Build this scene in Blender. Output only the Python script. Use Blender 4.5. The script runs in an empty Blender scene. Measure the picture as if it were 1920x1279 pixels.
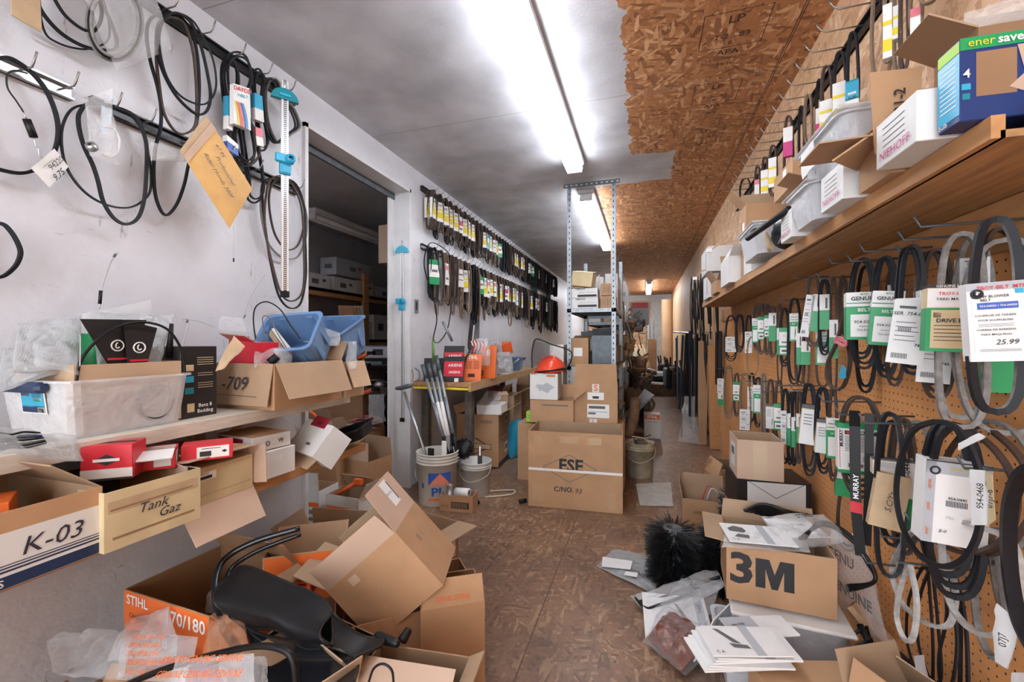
import bpy, math, random
from math import sin, cos, pi, radians as R, atan2, sqrt
from mathutils import Vector as V, Matrix as Mx, noise as NZ
SC = bpy.context.scene
COL = SC.collection
# ---------------- camera, world, exposure ----------------
FP = 800.0; TH = math.atan(249/800); CS, SN = cos(TH), sin(TH); CZ = 1.2
cd = bpy.data.cameras.new('camera'); cam = bpy.data.objects.new('camera', cd); COL.objects.link(cam)
cam.location = (0, 0, CZ); cam.rotation_euler = (pi/2, 0, TH)
cd.sensor_width = 36; cd.lens = 36*FP/1920; cd.clip_start = .02
SC.camera = cam
SC.view_settings.view_transform = 'Standard'; SC.view_settings.look = 'None'
SC.view_settings.gamma = 1; SC.view_settings.use_curve_mapping = False
SC.view_settings.exposure = 1.55
w = bpy.data.worlds.new('world'); SC.world = w; w.use_nodes = True
w.node_tree.nodes['Background'].inputs[0].default_value = (.92, .96, 1, 1)
w.node_tree.nodes['Background'].inputs[1].default_value = 2.4
XL, XR, ZC = -1.85, .79, 2.65          # left wall, right wall, ceiling

def P(px, py, X=None, Y=None, Z=None):
    u = px-960; v = 639.5-py
    d = V((u*CS-FP*SN, u*SN+FP*CS, v))
    t = X/d.x if X is not None else Y/d.y if Y is not None else (Z-CZ)/d.z
    return d*t+V((0, 0, CZ))

# ---------------- materials ----------------
MT = {}
def nt(m):
    m.use_nodes = True
    return m.node_tree, m.node_tree.nodes['Principled BSDF']
def mat(n, col, r=.6, m=0, var=0, vs=12, bump=0, bs=80, scuff=None, emit=0, alpha=1, trans=0, spec=.5, stretch=(1, 1, 1)):
    mt = bpy.data.materials.new(n); t, b = nt(mt); L = t.links.new
    b.inputs['Base Color'].default_value = (*col, 1); b.inputs['Roughness'].default_value = r
    b.inputs['Metallic'].default_value = m; b.inputs['Specular IOR Level'].default_value = spec
    if emit: b.inputs['Emission Color'].default_value = (*col, 1); b.inputs['Emission Strength'].default_value = emit
    if trans: b.inputs['Transmission Weight'].default_value = trans
    if alpha < 1: b.inputs['Alpha'].default_value = alpha
    if var or bump:
        tc = t.nodes.new('ShaderNodeTexCoord'); mp = t.nodes.new('ShaderNodeMapping')
        mp.inputs['Scale'].default_value = stretch; L(tc.outputs['Object'], mp.inputs[0])
        if var:
            nz = t.nodes.new('ShaderNodeTexNoise'); nz.inputs['Scale'].default_value = vs; nz.inputs['Detail'].default_value = 5
            L(mp.outputs[0], nz.inputs[0])
            cr = t.nodes.new('ShaderNodeValToRGB')
            cr.color_ramp.elements[0].position = .3; cr.color_ramp.elements[1].position = .7
            cr.color_ramp.elements[0].color = (*[c*(1-var) for c in col], 1)
            cr.color_ramp.elements[1].color = (*[min(1, c*(1+var*.6)) for c in col], 1)
            L(nz.outputs[0], cr.inputs[0]); L(cr.outputs[0], b.inputs['Base Color'])
            if scuff:
                for sc_, st_, th_ in ((5, (1, 3, .6), .635), (13, (1, .5, 3.2), .655), (70, (1, 1, 1), .70)):
                    m2 = t.nodes.new('ShaderNodeMapping'); m2.inputs['Scale'].default_value = st_; m2.inputs['Rotation'].default_value = (sc_*.09, 0, 0); L(tc.outputs['Object'], m2.inputs[0])
                    n3 = t.nodes.new('ShaderNodeTexNoise'); n3.inputs['Scale'].default_value = sc_; n3.inputs['Detail'].default_value = 10; n3.inputs['Roughness'].default_value = .75; L(m2.outputs[0], n3.inputs[0])
                    r3 = t.nodes.new('ShaderNodeMapRange'); r3.inputs[1].default_value = th_-.02; r3.inputs[2].default_value = th_+.03; r3.inputs[4].default_value = .75; L(n3.outputs[0], r3.inputs[0])
                    mx = t.nodes.new('ShaderNodeMix'); mx.data_type = 'RGBA'; L(r3.outputs[0], mx.inputs[0]); L(b.inputs['Base Color'].links[0].from_socket, mx.inputs[6]); mx.inputs[7].default_value = (*scuff, 1); L(mx.outputs[2], b.inputs['Base Color'])
        if bump:
            n2 = t.nodes.new('ShaderNodeTexNoise'); n2.inputs['Scale'].default_value = bs; n2.inputs['Detail'].default_value = 3
            bp = t.nodes.new('ShaderNodeBump'); bp.inputs['Strength'].default_value = bump; bp.inputs['Distance'].default_value = .01
            L(mp.outputs[0], n2.inputs[0]); L(n2.outputs[0], bp.inputs['Height']); L(bp.outputs[0], b.inputs['Normal'])
    MT[n] = mt; return mt
def plastic(n, col, op, gl=.12, tint=(1, 1, 1)):
    mt = bpy.data.materials.new(n); mt.use_nodes = True; t = mt.node_tree; L = t.links.new
    b = t.nodes['Principled BSDF']; o = t.nodes['Material Output']
    b.inputs['Base Color'].default_value = (*col, 1); b.inputs['Roughness'].default_value = gl
    b.inputs['Specular IOR Level'].default_value = .8
    tr = t.nodes.new('ShaderNodeBsdfTransparent'); tr.inputs[0].default_value = (*tint, 1)
    lw = t.nodes.new('ShaderNodeLayerWeight'); lw.inputs[0].default_value = .35
    mr = t.nodes.new('ShaderNodeMapRange'); mr.inputs[3].default_value = op; mr.inputs[4].default_value = min(1, op+.32)
    mx = t.nodes.new('ShaderNodeMixShader')
    L(lw.outputs['Facing'], mr.inputs[0]); L(mr.outputs[0], mx.inputs[0]); L(tr.outputs[0], mx.inputs[1]); L(b.outputs[0], mx.inputs[2]); L(mx.outputs[0], o.inputs[0])
    tc = t.nodes.new('ShaderNodeTexCoord'); n2 = t.nodes.new('ShaderNodeTexNoise'); n2.inputs['Scale'].default_value = 30; n2.inputs['Detail'].default_value = 4
    bp = t.nodes.new('ShaderNodeBump'); bp.inputs['Strength'].default_value = .5; bp.inputs['Distance'].default_value = .02
    L(tc.outputs['Object'], n2.inputs[0]); L(n2.outputs[0], bp.inputs['Height']); L(bp.outputs[0], b.inputs['Normal'])
    MT[n] = mt

def osb(n, tones, sc=1.0, rough=.6, bump=.3, paint=None, dirt=0, seams=(), rot=0):
    """wood strand board: three layers of long cells at different angles"""
    mt = bpy.data.materials.new(n); t, b = nt(mt); L = t.links.new; N = t.nodes.new
    tc = N('ShaderNodeTexCoord'); base = N('ShaderNodeMapping'); base.inputs['Rotation'].default_value = rot if rot else (0, 0, 0)
    L(tc.outputs['Object'], base.inputs[0])
    ds = N('ShaderNodeTexNoise'); ds.inputs['Scale'].default_value = 14*sc; ds.inputs['Detail'].default_value = 2
    L(base.outputs[0], ds.inputs[0])
    va = N('ShaderNodeVectorMath'); va.operation = 'MULTIPLY_ADD'; va.inputs[1].default_value = (.012, .012, .012)
    L(ds.outputs[1], va.inputs[0]); L(base.outputs[0], va.inputs[2])
    prev = None; hs = None
    for i, (ang, thr) in enumerate(((.2, 0), (1.15, .45), (-.75, .5), (2.0, .55), (.7, .6), (-.3, .65), (1.6, .72))):
        mp = N('ShaderNodeMapping'); mp.inputs['Rotation'].default_value = (0, 0, ang); mp.inputs['Location'].default_value = (i*3.1, i*1.7, 0)
        mp.inputs['Scale'].default_value = (13*sc, 58*sc, 13*sc)
        m0 = N('ShaderNodeMapping'); m0.inputs['Rotation'].default_value = (0, 0, ang); mp.inputs['Rotation'].default_value = (0, 0, 0); L(va.outputs[0], m0.inputs[0]); L(m0.outputs[0], mp.inputs[0])
        vo = N('ShaderNodeTexVoronoi'); vo.inputs['Scale'].default_value = 1; vo.voronoi_dimensions = '2D'; vo.distance = 'CHEBYCHEV'
        L(mp.outputs[0], vo.inputs[0])
        sp = N('ShaderNodeSeparateColor'); L(vo.outputs['Color'], sp.inputs[0])
        if prev is None: prev = sp.outputs[0]
        else:
            gt = N('ShaderNodeMath'); gt.operation = 'GREATER_THAN'; gt.inputs[1].default_value = thr; L(sp.outputs[1], gt.inputs[0])
            mx = N('ShaderNodeMix'); L(gt.outputs[0], mx.inputs[0]); L(prev, mx.inputs[2]); L(sp.outputs[0], mx.inputs[3]); prev = mx.outputs[0]
    cr = N('ShaderNodeValToRGB'); cr.color_ramp.interpolation = 'LINEAR'
    for i, c in enumerate(tones):
        e = cr.color_ramp.elements[i] if i < 2 else cr.color_ramp.elements.new(.5)
    for i, c in enumerate(tones):
        cr.color_ramp.elements[i].position = i/(len(tones)-1)
    for i, c in enumerate(tones): cr.color_ramp.elements[i].color = (*c, 1)
    L(prev, cr.inputs[0])
    fine = N('ShaderNodeTexNoise'); fine.inputs['Scale'].default_value = 60; fine.inputs['Detail'].default_value = 6; L(base.outputs[0], fine.inputs[0])
    col = cr.outputs[0]
    def mixc(fac, a, c, mode='MIX'):
        m = N('ShaderNodeMix'); m.data_type = 'RGBA'; m.blend_type = mode
        if isinstance(fac, float): m.inputs[0].default_value = fac
        else: L(fac, m.inputs[0])
        L(a, m.inputs[6])
        if isinstance(c, tuple): m.inputs[7].default_value = (*c, 1)
        else: L(c, m.inputs[7])
        return m.outputs[2]
    def math_(op, a, c):
        m = N('ShaderNodeMath'); m.operation = op
        for k, q in enumerate((a, c)):
            if q is None: continue
            if isinstance(q, (int, float)): m.inputs[k].default_value = q
            else: L(q, m.inputs[k])
        return m.outputs[0]
    col = mixc(.35, col, fine.outputs[0], 'SOFT_LIGHT')
    if dirt:
        dn = N('ShaderNodeTexNoise'); dn.inputs['Scale'].default_value = 1.7; dn.inputs['Detail'].default_value = 7; dn.inputs['Roughness'].default_value = .65
        L(base.outputs[0], dn.inputs[0])
        mr = N('ShaderNodeMapRange'); mr.inputs[1].default_value = .38; mr.inputs[2].default_value = .68; L(dn.outputs[0], mr.inputs[0])
        col = mixc(math_('MULTIPLY', mr.outputs[0], dirt), col, (.075, .05, .045))
    if paint:
        sx = N('ShaderNodeSeparateXYZ'); L(tc.outputs['Object'], sx.inputs[0])
        pn = N('ShaderNodeTexNoise'); pn.inputs['Scale'].default_value = 9; pn.inputs['Detail'].default_value = 6; L(base.outputs[0], pn.inputs[0])
        jit = math_('MULTIPLY', math_('SUBTRACT', pn.outputs[0], .5), .16)
        x = math_('ADD', sx.outputs[0], jit); y = math_('ADD', sx.outputs[1], jit)
        f = None
        for (x1, y0, y1) in paint:
            q = math_('MULTIPLY', math_('LESS_THAN', x, x1), math_('MULTIPLY', math_('GREATER_THAN', y, y0), math_('LESS_THAN', y, y1)))
            f = q if f is None else math_('MAXIMUM', f, q)
        gn = N('ShaderNodeTexNoise'); gn.inputs['Scale'].default_value = 3; gn.inputs['Detail'].default_value = 6; L(base.outputs[0], gn.inputs[0])
        gr = N('ShaderNodeValToRGB'); gr.color_ramp.elements[0].color = (.42, .42, .45, 1); gr.color_ramp.elements[1].color = (.60, .60, .64, 1)
        gr.color_ramp.elements[0].position = .35; gr.color_ramp.elements[1].position = .65
        L(gn.outputs[0], gr.inputs[0])
        m = N('ShaderNodeMix'); m.data_type = 'RGBA'; L(f, m.inputs[0]); L(col, m.inputs[6]); L(gr.outputs[0], m.inputs[7]); col = m.outputs[2]
    if seams:
        sx = N('ShaderNodeSeparateXYZ'); L(tc.outputs['Object'], sx.inputs[0])
        for ax, pos in seams:
            d = math_('ABSOLUTE', math_('SUBTRACT', sx.outputs[ax], pos), None)
            col = mixc(math_('LESS_THAN', d, .0025), col, (.09, .05, .035) if not paint or ax == 0 else (.30, .27, .26))
    L(col, b.inputs['Base Color']); b.inputs['Roughness'].default_value = rough
    bp = N('ShaderNodeBump'); bp.inputs['Strength'].default_value = bump; bp.inputs['Distance'].default_value = .004
    L(math_('ADD', prev, fine.outputs[0]), bp.inputs['Height']); L(bp.outputs[0], b.inputs['Normal'])
    MT[n] = mt

def pegmat(n, col):
    mt = bpy.data.materials.new(n); t, b = nt(mt); L = t.links.new; N = t.nodes.new
    tc = N('ShaderNodeTexCoord'); sx = N('ShaderNodeSeparateXYZ'); L(tc.outputs['Object'], sx.inputs[0])
    def ma(op, a, c=None):
        m = N('ShaderNodeMath'); m.operation = op
        for k, q in enumerate((a, c)):
            if q is None: continue
            if isinstance(q, (int, float)): m.inputs[k].default_value = q
            else: L(q, m.inputs[k])
        return m.outputs[0]
    sp = .0254
    ds = []
    for ax in (1, 2):
        q = ma('SUBTRACT', ma('FRACT', ma('MULTIPLY', sx.outputs[ax], 1/sp)), .5); ds.append(ma('MULTIPLY', q, q))
    hole = ma('LESS_THAN', ma('SQRT', ma('ADD', *ds)), .115)
    nz = N('ShaderNodeTexNoise'); nz.inputs['Scale'].default_value = 2.5; nz.inputs['Detail'].default_value = 6; L(tc.outputs['Object'], nz.inputs[0])
    cr = N('ShaderNodeValToRGB'); cr.color_ramp.elements[0].position = .3; cr.color_ramp.elements[1].position = .7
    cr.color_ramp.elements[0].color = (*[c*.78 for c in col], 1); cr.color_ramp.elements[1].color = (*[c*1.12 for c in col], 1)
    L(nz.outputs[0], cr.inputs[0])
    m = N('ShaderNodeMix'); m.data_type = 'RGBA'; L(hole, m.inputs[0]); L(cr.outputs[0], m.inputs[6]); m.inputs[7].default_value = (.03, .012, .006, 1)
    L(m.outputs[2], b.inputs['Base Color']); b.inputs['Roughness'].default_value = .45
    MT[n] = mt

# ---------------- mesh builder ----------------
DG = None; TXT = {}
def textmesh(s, off=0, shear=0):
    k = (s, off, shear)
    if k not in TXT:
        c = bpy.data.curves.new('t', 'FONT'); c.body = s; c.size = 1; c.offset = off; c.shear = shear; c.resolution_u = 2
        c.align_x = 'CENTER'; c.align_y = 'CENTER'
        o = bpy.data.objects.new('t', c); COL.objects.link(o)
        dg = bpy.context.evaluated_depsgraph_get(); dg.update()
        me = o.evaluated_get(dg).to_mesh()
        TXT[k] = ([tuple(v.co) for v in me.vertices], [tuple(p.vertices) for p in me.polygons])
        o.evaluated_get(dg).to_mesh_clear(); bpy.data.objects.remove(o); bpy.data.curves.remove(c)
    return TXT[k]

class MB:
    def __init__(s): s.v = []; s.f = []; s.m = []; s.sm = []; s.mats = []
    def mi(s, m):
        if m not in s.mats: s.mats.append(m)
        return s.mats.index(m)
    def add(s, vs, fs, m, smooth=False, M=None):
        b = len(s.v); k = s.mi(m)
        s.v += [(M @ V(p)) if M else V(p) for p in vs]
        for f in fs: s.f.append(tuple(i+b for i in f)); s.m.append(k); s.sm.append(smooth)
        return s
    def box(s, c, sz, m, M=None, bev=0):
        x, y, z = sz[0]/2, sz[1]/2, sz[2]/2; c = V(c)
        if bev:
            b = min(bev, x*.9, y*.9, z*.9)
            pts = []; F = []
            rings = [(x-b, y-b, -z), (x, y, -z+b), (x, y, z-b), (x-b, y-b, z)]
            for (rx, ry, rz) in rings:
                q = b if rx == x else 0
                pts += [c+V(p) for p in ((-rx+q, -ry, rz), (rx-q, -ry, rz), (rx, -ry+q, rz), (rx, ry-q, rz), (rx-q, ry, rz), (-rx+q, ry, rz), (-rx, ry-q, rz), (-rx, -ry+q, rz))]
            for k in range(3):
                for i in range(8): F.append((k*8+i, k*8+(i+1) % 8, (k+1)*8+(i+1) % 8, (k+1)*8+i))
            F.append(tuple(range(7, -1, -1))); F.append(tuple(range(24, 32)))
            return s.add(pts, F, m, False, M)
        vs = [c+V((i*x, j*y, k*z)) for k in (-1, 1) for j in (-1, 1) for i in (-1, 1)]
        return s.add(vs, [(0, 2, 3, 1), (4, 5, 7, 6), (0, 1, 5, 4), (2, 6, 7, 3), (0, 4, 6, 2), (1, 3, 7, 5)], m, False, M)
    def slab(s, q, th, m, m2=None, M=None):
        """quad q (4 points, any orientation) given thickness behind its normal"""
        q = [V(p) for p in q]; n = (q[1]-q[0]).cross(q[3]-q[0]).normalized()*th
        vs = q+[p-n for p in q]
        s.add(vs, [(0, 1, 2, 3)], m, False, M); b = len(s.v)-8; k = s.mi(m2 or m)
        for f in [(7, 6, 5, 4), (0, 4, 5, 1), (1, 5, 6, 2), (2, 6, 7, 3), (3, 7, 4, 0)]:
            s.f.append(tuple(i+b for i in f)); s.m.append(k); s.sm.append(False)
        return s
    def quad(s, q, m, M=None): return s.add(q, [(0, 1, 2, 3)], m, False, M)
    def tube(s, pts, r, m, n=8, closed=False, M=None, flat=None):
        """round (or flat=(w,t) rectangular) section swept along pts"""
        pts = [V(p) for p in pts]; N = len(pts); rr = r if isinstance(r, (list, tuple)) else [r]*N
        T = []
        for i in range(N):
            a = pts[(i-1) % N] if closed or i else pts[0]; b = pts[(i+1) % N] if closed or i < N-1 else pts[-1]
            d = (b-a); T.append(d.normalized() if d.length > 1e-9 else V((0, 0, 1)))
        up = V((0, 0, 1)) if abs(T[0].z) < .9 else V((1, 0, 0))
        nn = (up-T[0]*up.dot(T[0])).normalized(); vs = []; F = []
        for i in range(N):
            nn = (nn-T[i]*nn.dot(T[i]))
            nn = nn.normalized() if nn.length > 1e-6 else T[i].orthogonal().normalized()
            bb = T[i].cross(nn)
            for k in range(n):
                a = 2*pi*k/n; vs.append(pts[i]+nn*cos(a)*rr[i]+bb*sin(a)*rr[i])
        for i in range(N if closed else N-1):
            j = (i+1) % N
            for k in range(n): F.append((i*n+k, i*n+(k+1) % n, j*n+(k+1) % n, j*n+k))
        if not closed: F.append(tuple(range(n-1, -1, -1))); F.append(tuple(range((N-1)*n, N*n)))
        return s.add(vs, F, m, True, M)
    def ribbon(s, pts, w, t, m, side, closed=True, M=None, m2=None):
        """belt: rectangular section, width w along the fixed axis `side`, thickness t; m2 on the inner face"""
        pts = [V(p) for p in pts]; N = len(pts); side = V(side).normalized(); vs = []
        for i in range(N):
            a = pts[(i-1) % N] if closed or i else pts[0]; b = pts[(i+1) % N] if closed or i < N-1 else pts[-1]
            d = (b-a).normalized(); sd = (side-d*side.dot(d)).normalized(); n = d.cross(sd)
            p = pts[i]; k = .32
            vs += [p-sd*w/2+n*t/2, p+sd*w/2+n*t/2, p+sd*w*k-n*t/2, p-sd*w*k-n*t/2]
        F = []; G = []
        for i in range(N if closed else N-1):
            j = (i+1) % N
            for k in range(4): (G if k == 2 else F).append((i*4+k, i*4+(k+1) % 4, j*4+(k+1) % 4, j*4+k))
        if not closed: F += [(3, 2, 1, 0), tuple(range((N-1)*4, N*4))]
        s.add(vs, F, m, False, M)
        b = len(s.v)-len(vs); kk = s.mi(m2 or m)
        for f in G: s.f.append(tuple(i+b for i in f)); s.m.append(kk); s.sm.append(False)
        return s
    def lathe(s, prof, m, n=28, M=None, smooth=True, ax=None):
        vs = []; F = []
        for (r, z) in prof:
            for k in range(n): a = 2*pi*k/n; vs.append((r*cos(a), r*sin(a), z))
        for i in range(len(prof)-1):
            for k in range(n): F.append((i*n+k, i*n+(k+1) % n, (i+1)*n+(k+1) % n, (i+1)*n+k))
        return s.add(vs, F, m, smooth, M)
    def disc(s, r, z, m, n=28, M=None):
        return s.add([(r*cos(2*pi*k/n), r*sin(2*pi*k/n), z) for k in range(n)], [tuple(range(n))], m, False, M)
    def text(s, t, o, x, y, size, m, off=0, shear=0, M=None, sx=1):
        vs, fs = textmesh(t, off, shear); x = V(x).normalized(); y = V(y).normalized(); o = V(o); n = x.cross(y)*.0012
        return s.add([o+n+x*p[0]*size*sx+y*p[1]*size for p in vs], fs, m, False, M)
    def build(s, name, parent=None, world=False, kind=None, origin=None):
        vs = s.v
        if world and parent is not None:
            I = parent['_m'] if False else PM[parent.name].inverted(); vs = [I @ p for p in vs]
        off = V((0, 0, 0))
        if parent is None:
            if origin is None:
                off = V(((min(p.x for p in vs)+max(p.x for p in vs))/2, (min(p.y for p in vs)+max(p.y for p in vs))/2, min(p.z for p in vs)))
            else: off = V(origin)
            vs = [p-off for p in vs]
        me = bpy.data.meshes.new(name); me.from_pydata([tuple(p) for p in vs], [], s.f)
        for m in s.mats: me.materials.append(MT[m])
        me.polygons.foreach_set('material_index', s.m); me.polygons.foreach_set('use_smooth', s.sm)
        me.validate(); me.update()
        o = bpy.data.objects.new(name, me); COL.objects.link(o)
        if parent is not None: o.parent = parent
        else: o.location = off
        if kind: o['kind'] = kind
        return o
PM = {}
LAB = {}
def tag(o, label, cat, group=None, kind=None):
    if label in LAB and not group: print('DUPLICATE LABEL', label)
    LAB[label] = 1
    if not 4 <= len(label.split()) <= 16: print('LABEL LEN', len(label.split()), label)
    o['label'] = label; o['category'] = cat
    if group: o['group'] = group
    if kind: o['kind'] = kind
    return o
def thing(name, label, cat, loc=(0, 0, 0), rz=0, group=None, M=None):
    o = bpy.data.objects.new(name, None); COL.objects.link(o); o.empty_display_size = .05
    if M is not None:
        o.location, q, _ = M.decompose(); o.rotation_euler = q.to_euler()
        PM[o.name] = Mx.LocRotScale(o.location, q, None)
    else:
        o.location = loc; o.rotation_euler = (0, 0, rz); PM[o.name] = Mx.Translation(V(loc)) @ Mx.Rotation(rz, 4, 'Z')
    return tag(o, label, cat, group)
def one(mb, name, label, cat, group=None, kind=None): return tag(mb.build(name), label, cat, group, kind)
def struct(name, mb, parent=None):
    o = mb.build(name, parent, origin=(0, 0, 0), world=parent is not None)
    if parent is None: o['kind'] = 'structure'
    return o
def kids(o): return [c for c in bpy.data.objects if c.parent == o]
def dup(root, M, label, group=None):
    r = root.copy(); COL.objects.link(r); r.location, q, _ = M.decompose(); r.rotation_euler = q.to_euler()
    PM[r.name] = Mx.LocRotScale(r.location, q, None)
    tag(r, label, root['category'], group)
    for ch in root['_kids'] if '_kids' in root else KID[root.name]:
        c = ch.copy(); COL.objects.link(c); c.parent = r
        for g in KID.get(ch.name, []):
            d = g.copy(); COL.objects.link(d); d.parent = c
    return r
KID = {}
def TR(loc, rz=0, rx=0, ry=0):
    return Mx.Translation(V(loc)) @ Mx.Rotation(rz, 4, 'Z') @ Mx.Rotation(ry, 4, 'Y') @ Mx.Rotation(rx, 4, 'X')
def ORD(n):
    return ['first', 'second', 'third', 'fourth', 'fifth', 'sixth', 'seventh', 'eighth', 'ninth', 'tenth', 'eleventh', 'twelfth', 'thirteenth', 'fourteenth', 'fifteenth', 'sixteenth', 'seventeenth', 'eighteenth', 'nineteenth', 'twentieth'][n] if n < 20 else str(n+1)+('st' if (n+1) % 10 == 1 else 'nd' if (n+1) % 10 == 2 else 'rd' if (n+1) % 10 == 3 else 'th')

# ---------------- cartons ----------------
def carton(name, label, cat, M, size, flaps=(None,)*4, mt='card', inner=None, prints=(), closed=False, t=.004, fl=None, group=None, flabel=None, tape=None, solid=False, fprints=None, fmt=None):
    """local frame: base centre at origin, front = -Y. flaps (front, back, left, right): degrees opened from shut"""
    w, d, h = size; inner = inner or mt
    th = thing(name, label, cat, M=M, group=group)
    b = MB()
    fr = {'F': (V((0, -d/2, h/2)), V((1, 0, 0)), V((0, 0, 1))), 'B': (V((0, d/2, h/2)), V((-1, 0, 0)), V((0, 0, 1))),
          'L': (V((-w/2, 0, h/2)), V((0, -1, 0)), V((0, 0, 1))), 'R': (V((w/2, 0, h/2)), V((0, 1, 0)), V((0, 0, 1))),
          'T': (V((0, 0, h)), V((1, 0, 0)), V((0, 1, 0)))}
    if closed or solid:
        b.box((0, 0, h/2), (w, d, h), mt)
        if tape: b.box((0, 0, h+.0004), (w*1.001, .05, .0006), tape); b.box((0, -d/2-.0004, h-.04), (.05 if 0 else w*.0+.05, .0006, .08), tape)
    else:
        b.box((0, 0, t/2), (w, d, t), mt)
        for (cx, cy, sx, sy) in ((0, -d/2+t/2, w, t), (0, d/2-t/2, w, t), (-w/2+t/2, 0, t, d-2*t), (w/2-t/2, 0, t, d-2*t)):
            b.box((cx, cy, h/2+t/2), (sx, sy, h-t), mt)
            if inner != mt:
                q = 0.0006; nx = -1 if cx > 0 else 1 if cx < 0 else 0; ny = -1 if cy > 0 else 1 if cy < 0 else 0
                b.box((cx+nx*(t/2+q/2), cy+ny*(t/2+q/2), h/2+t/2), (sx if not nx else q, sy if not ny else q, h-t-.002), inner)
    def pr(bb, items, frames):
        for it in items:
            o, x, y = frames[it[0]]; n = x.cross(y)
            u, vv = it[2], it[3]; c = o+x*u+y*vv
            if it[1] == 'r': ww, hh = it[4]/2, it[5]/2; bb.quad([c-x*ww-y*hh+n*.0006*(it[7] if len(it) > 7 else 1), c+x*ww-y*hh+n*.0006*(it[7] if len(it) > 7 else 1), c+x*ww+y*hh+n*.0006*(it[7] if len(it) > 7 else 1), c-x*ww+y*hh+n*.0006*(it[7] if len(it) > 7 else 1)], it[6])
            elif it[1] == 't': bb.text(it[4], c+n*.001, x, y, it[5], it[6], it[7] if len(it) > 7 else 0, it[8] if len(it) > 8 else 0, sx=it[9] if len(it) > 9 else 1)
            elif it[1] == 'p': bb.add([c+x*p[0]+y*p[1]+n*.0012 for p in it[4]], [tuple(range(len(it[4])))], it[5])
            elif it[1] == 'l':
                pts = [c+x*p[0]+y*p[1]+n*.0014 for p in it[4]]
                for a, e in zip(pts, pts[1:]):
                    dd = (e-a).normalized().cross(n)*it[5]/2; bb.quad([a-dd, e-dd, e+dd, a+dd], it[6])
    pr(b, prints, fr)
    b.build('body', th)
    if not closed:
        # hinge, outward normal, width dir, span, length
        H = [(V((0, -d/2, h)), V((0, 1, 0)), V((1, 0, 0)), w), (V((0, d/2, h)), V((0, -1, 0)), V((-1, 0, 0)), w),
             (V((-w/2, 0, h)), V((1, 0, 0)), V((0, -1, 0)), d), (V((w/2, 0, h)), V((-1, 0, 0)), V((0, 1, 0)), d)]
        for i, a in enumerate(flaps):
            if a is None: continue
            o, inn, wd, sp = H[i]; ln = (fl[i] if isinstance(fl, (list, tuple)) else fl) or min(w, d)/2
            ar = R(a); dr = inn*cos(ar)+V((0, 0, 1))*sin(ar); nn = wd.cross(dr)
            e = sp/2*.985; sk = sp*.02
            f = MB(); f.slab([o-wd*e, o+wd*e, o+wd*(e-sk)+dr*ln, o-wd*(e-sk)+dr*ln], t*.9, fmt or mt, inner)
            if fprints and i in fprints:
                # frame on outer side of the flap, y pointing back to the hinge
                c = o+dr*ln/2; ff = {'O': (c, wd, dr), 'I': (c-nn*t, -wd, dr)}; pr(f, fprints[i], ff)
            f.build('flap', th)
    return th
def carton3(name, label, cat, p0, p1, p2, depth, **k):
    """p0 p1 bottom front corners, p2 top of the left front corner (world)"""
    x = (p1-p0); w_ = x.length; x.normalize(); z = p2-p0; z = z-x*z.dot(x); h_ = z.length; z.normalize(); y = z.cross(x)
    M = Mx((x, y, z)).transposed().to_4x4(); M.translation = p0+x*w_/2+y*depth/2
    return carton(name, label, cat, M, (w_, depth, h_), **k)
def parcel(name, label, cat, M, size, mt, prints=(), group=None, top=None):
    """closed small box, one mesh"""
    w, d, h = size; b = MB(); b.box((0, 0, h/2), (w, d, h), mt, bev=.0015)
    fr = {'F': (V((0, -d/2, h/2)), V((1, 0, 0)), V((0, 0, 1))), 'L': (V((-w/2, 0, h/2)), V((0, -1, 0)), V((0, 0, 1))),
          'R': (V((w/2, 0, h/2)), V((0, 1, 0)), V((0, 0, 1))), 'T': (V((0, 0, h)), V((1, 0, 0)), V((0, 1, 0)))}
    for it in prints:
        o, x, y = fr[it[0]]; n = x.cross(y); c = o+x*it[2]+y*it[3]
        if it[1] == 'r':
            ww, hh = it[4]/2, it[5]/2; k = .0006*(it[7] if len(it) > 7 else 1)
            b.quad([c-x*ww-y*hh+n*k, c+x*ww-y*hh+n*k, c+x*ww+y*hh+n*k, c-x*ww+y*hh+n*k], it[6])
        elif it[1] == 't': b.text(it[4], c+n*.001, x, y, it[5], it[6], it[7] if len(it) > 7 else 0, it[8] if len(it) > 8 else 0, sx=it[9] if len(it) > 9 else 1)
        elif it[1] == 'p': b.add([c+x*p[0]+y*p[1]+n*.0012 for p in it[4]], [tuple(range(len(it[4])))], it[5])
    o = b.build(name, origin=(0, 0, 0)); o.location, q, _ = M.decompose(); o.rotation_euler = q.to_euler()
    return tag(o, label, cat, group)

# ---------------- film bags, sheets ----------------
def sheetgrid(q, nu, nv, amp, sc, seed, puff=0, sag=0):
    q = [V(p) for p in q]; n = (q[1]-q[0]).cross(q[3]-q[0]).normalized(); out = []
    for j in range(nv+1):
        for i in range(nu+1):
            a, b = i/nu, j/nv
            p = (q[0]*(1-a)+q[1]*a)*(1-b)+(q[3]*(1-a)+q[2]*a)*b
            e = min(1, 6*min(a, 1-a, b, 1-b)) if puff else 1
            nzv = NZ.noise(p*sc+V((seed*7.3, 0, seed)))+.5*NZ.noise(p*sc*2.7+V((0, seed*3.1, 0)))
            fold = abs(NZ.noise(p*sc*.8+V((seed, seed, 0))))*1.4
            p = p+n*(amp*(nzv+fold-.4+.45*abs(NZ.noise(p*sc*3.6+V((9, seed, 2)))))*(.35+.65*e)+puff*sqrt(max(0, sin(pi*a)*sin(pi*b))))
            p = p+(q[1]-q[0]).normalized()*amp*.5*NZ.noise(p*sc*1.3+V((seed*2, 5, 5)))
            out.append(p)
    return out
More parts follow.
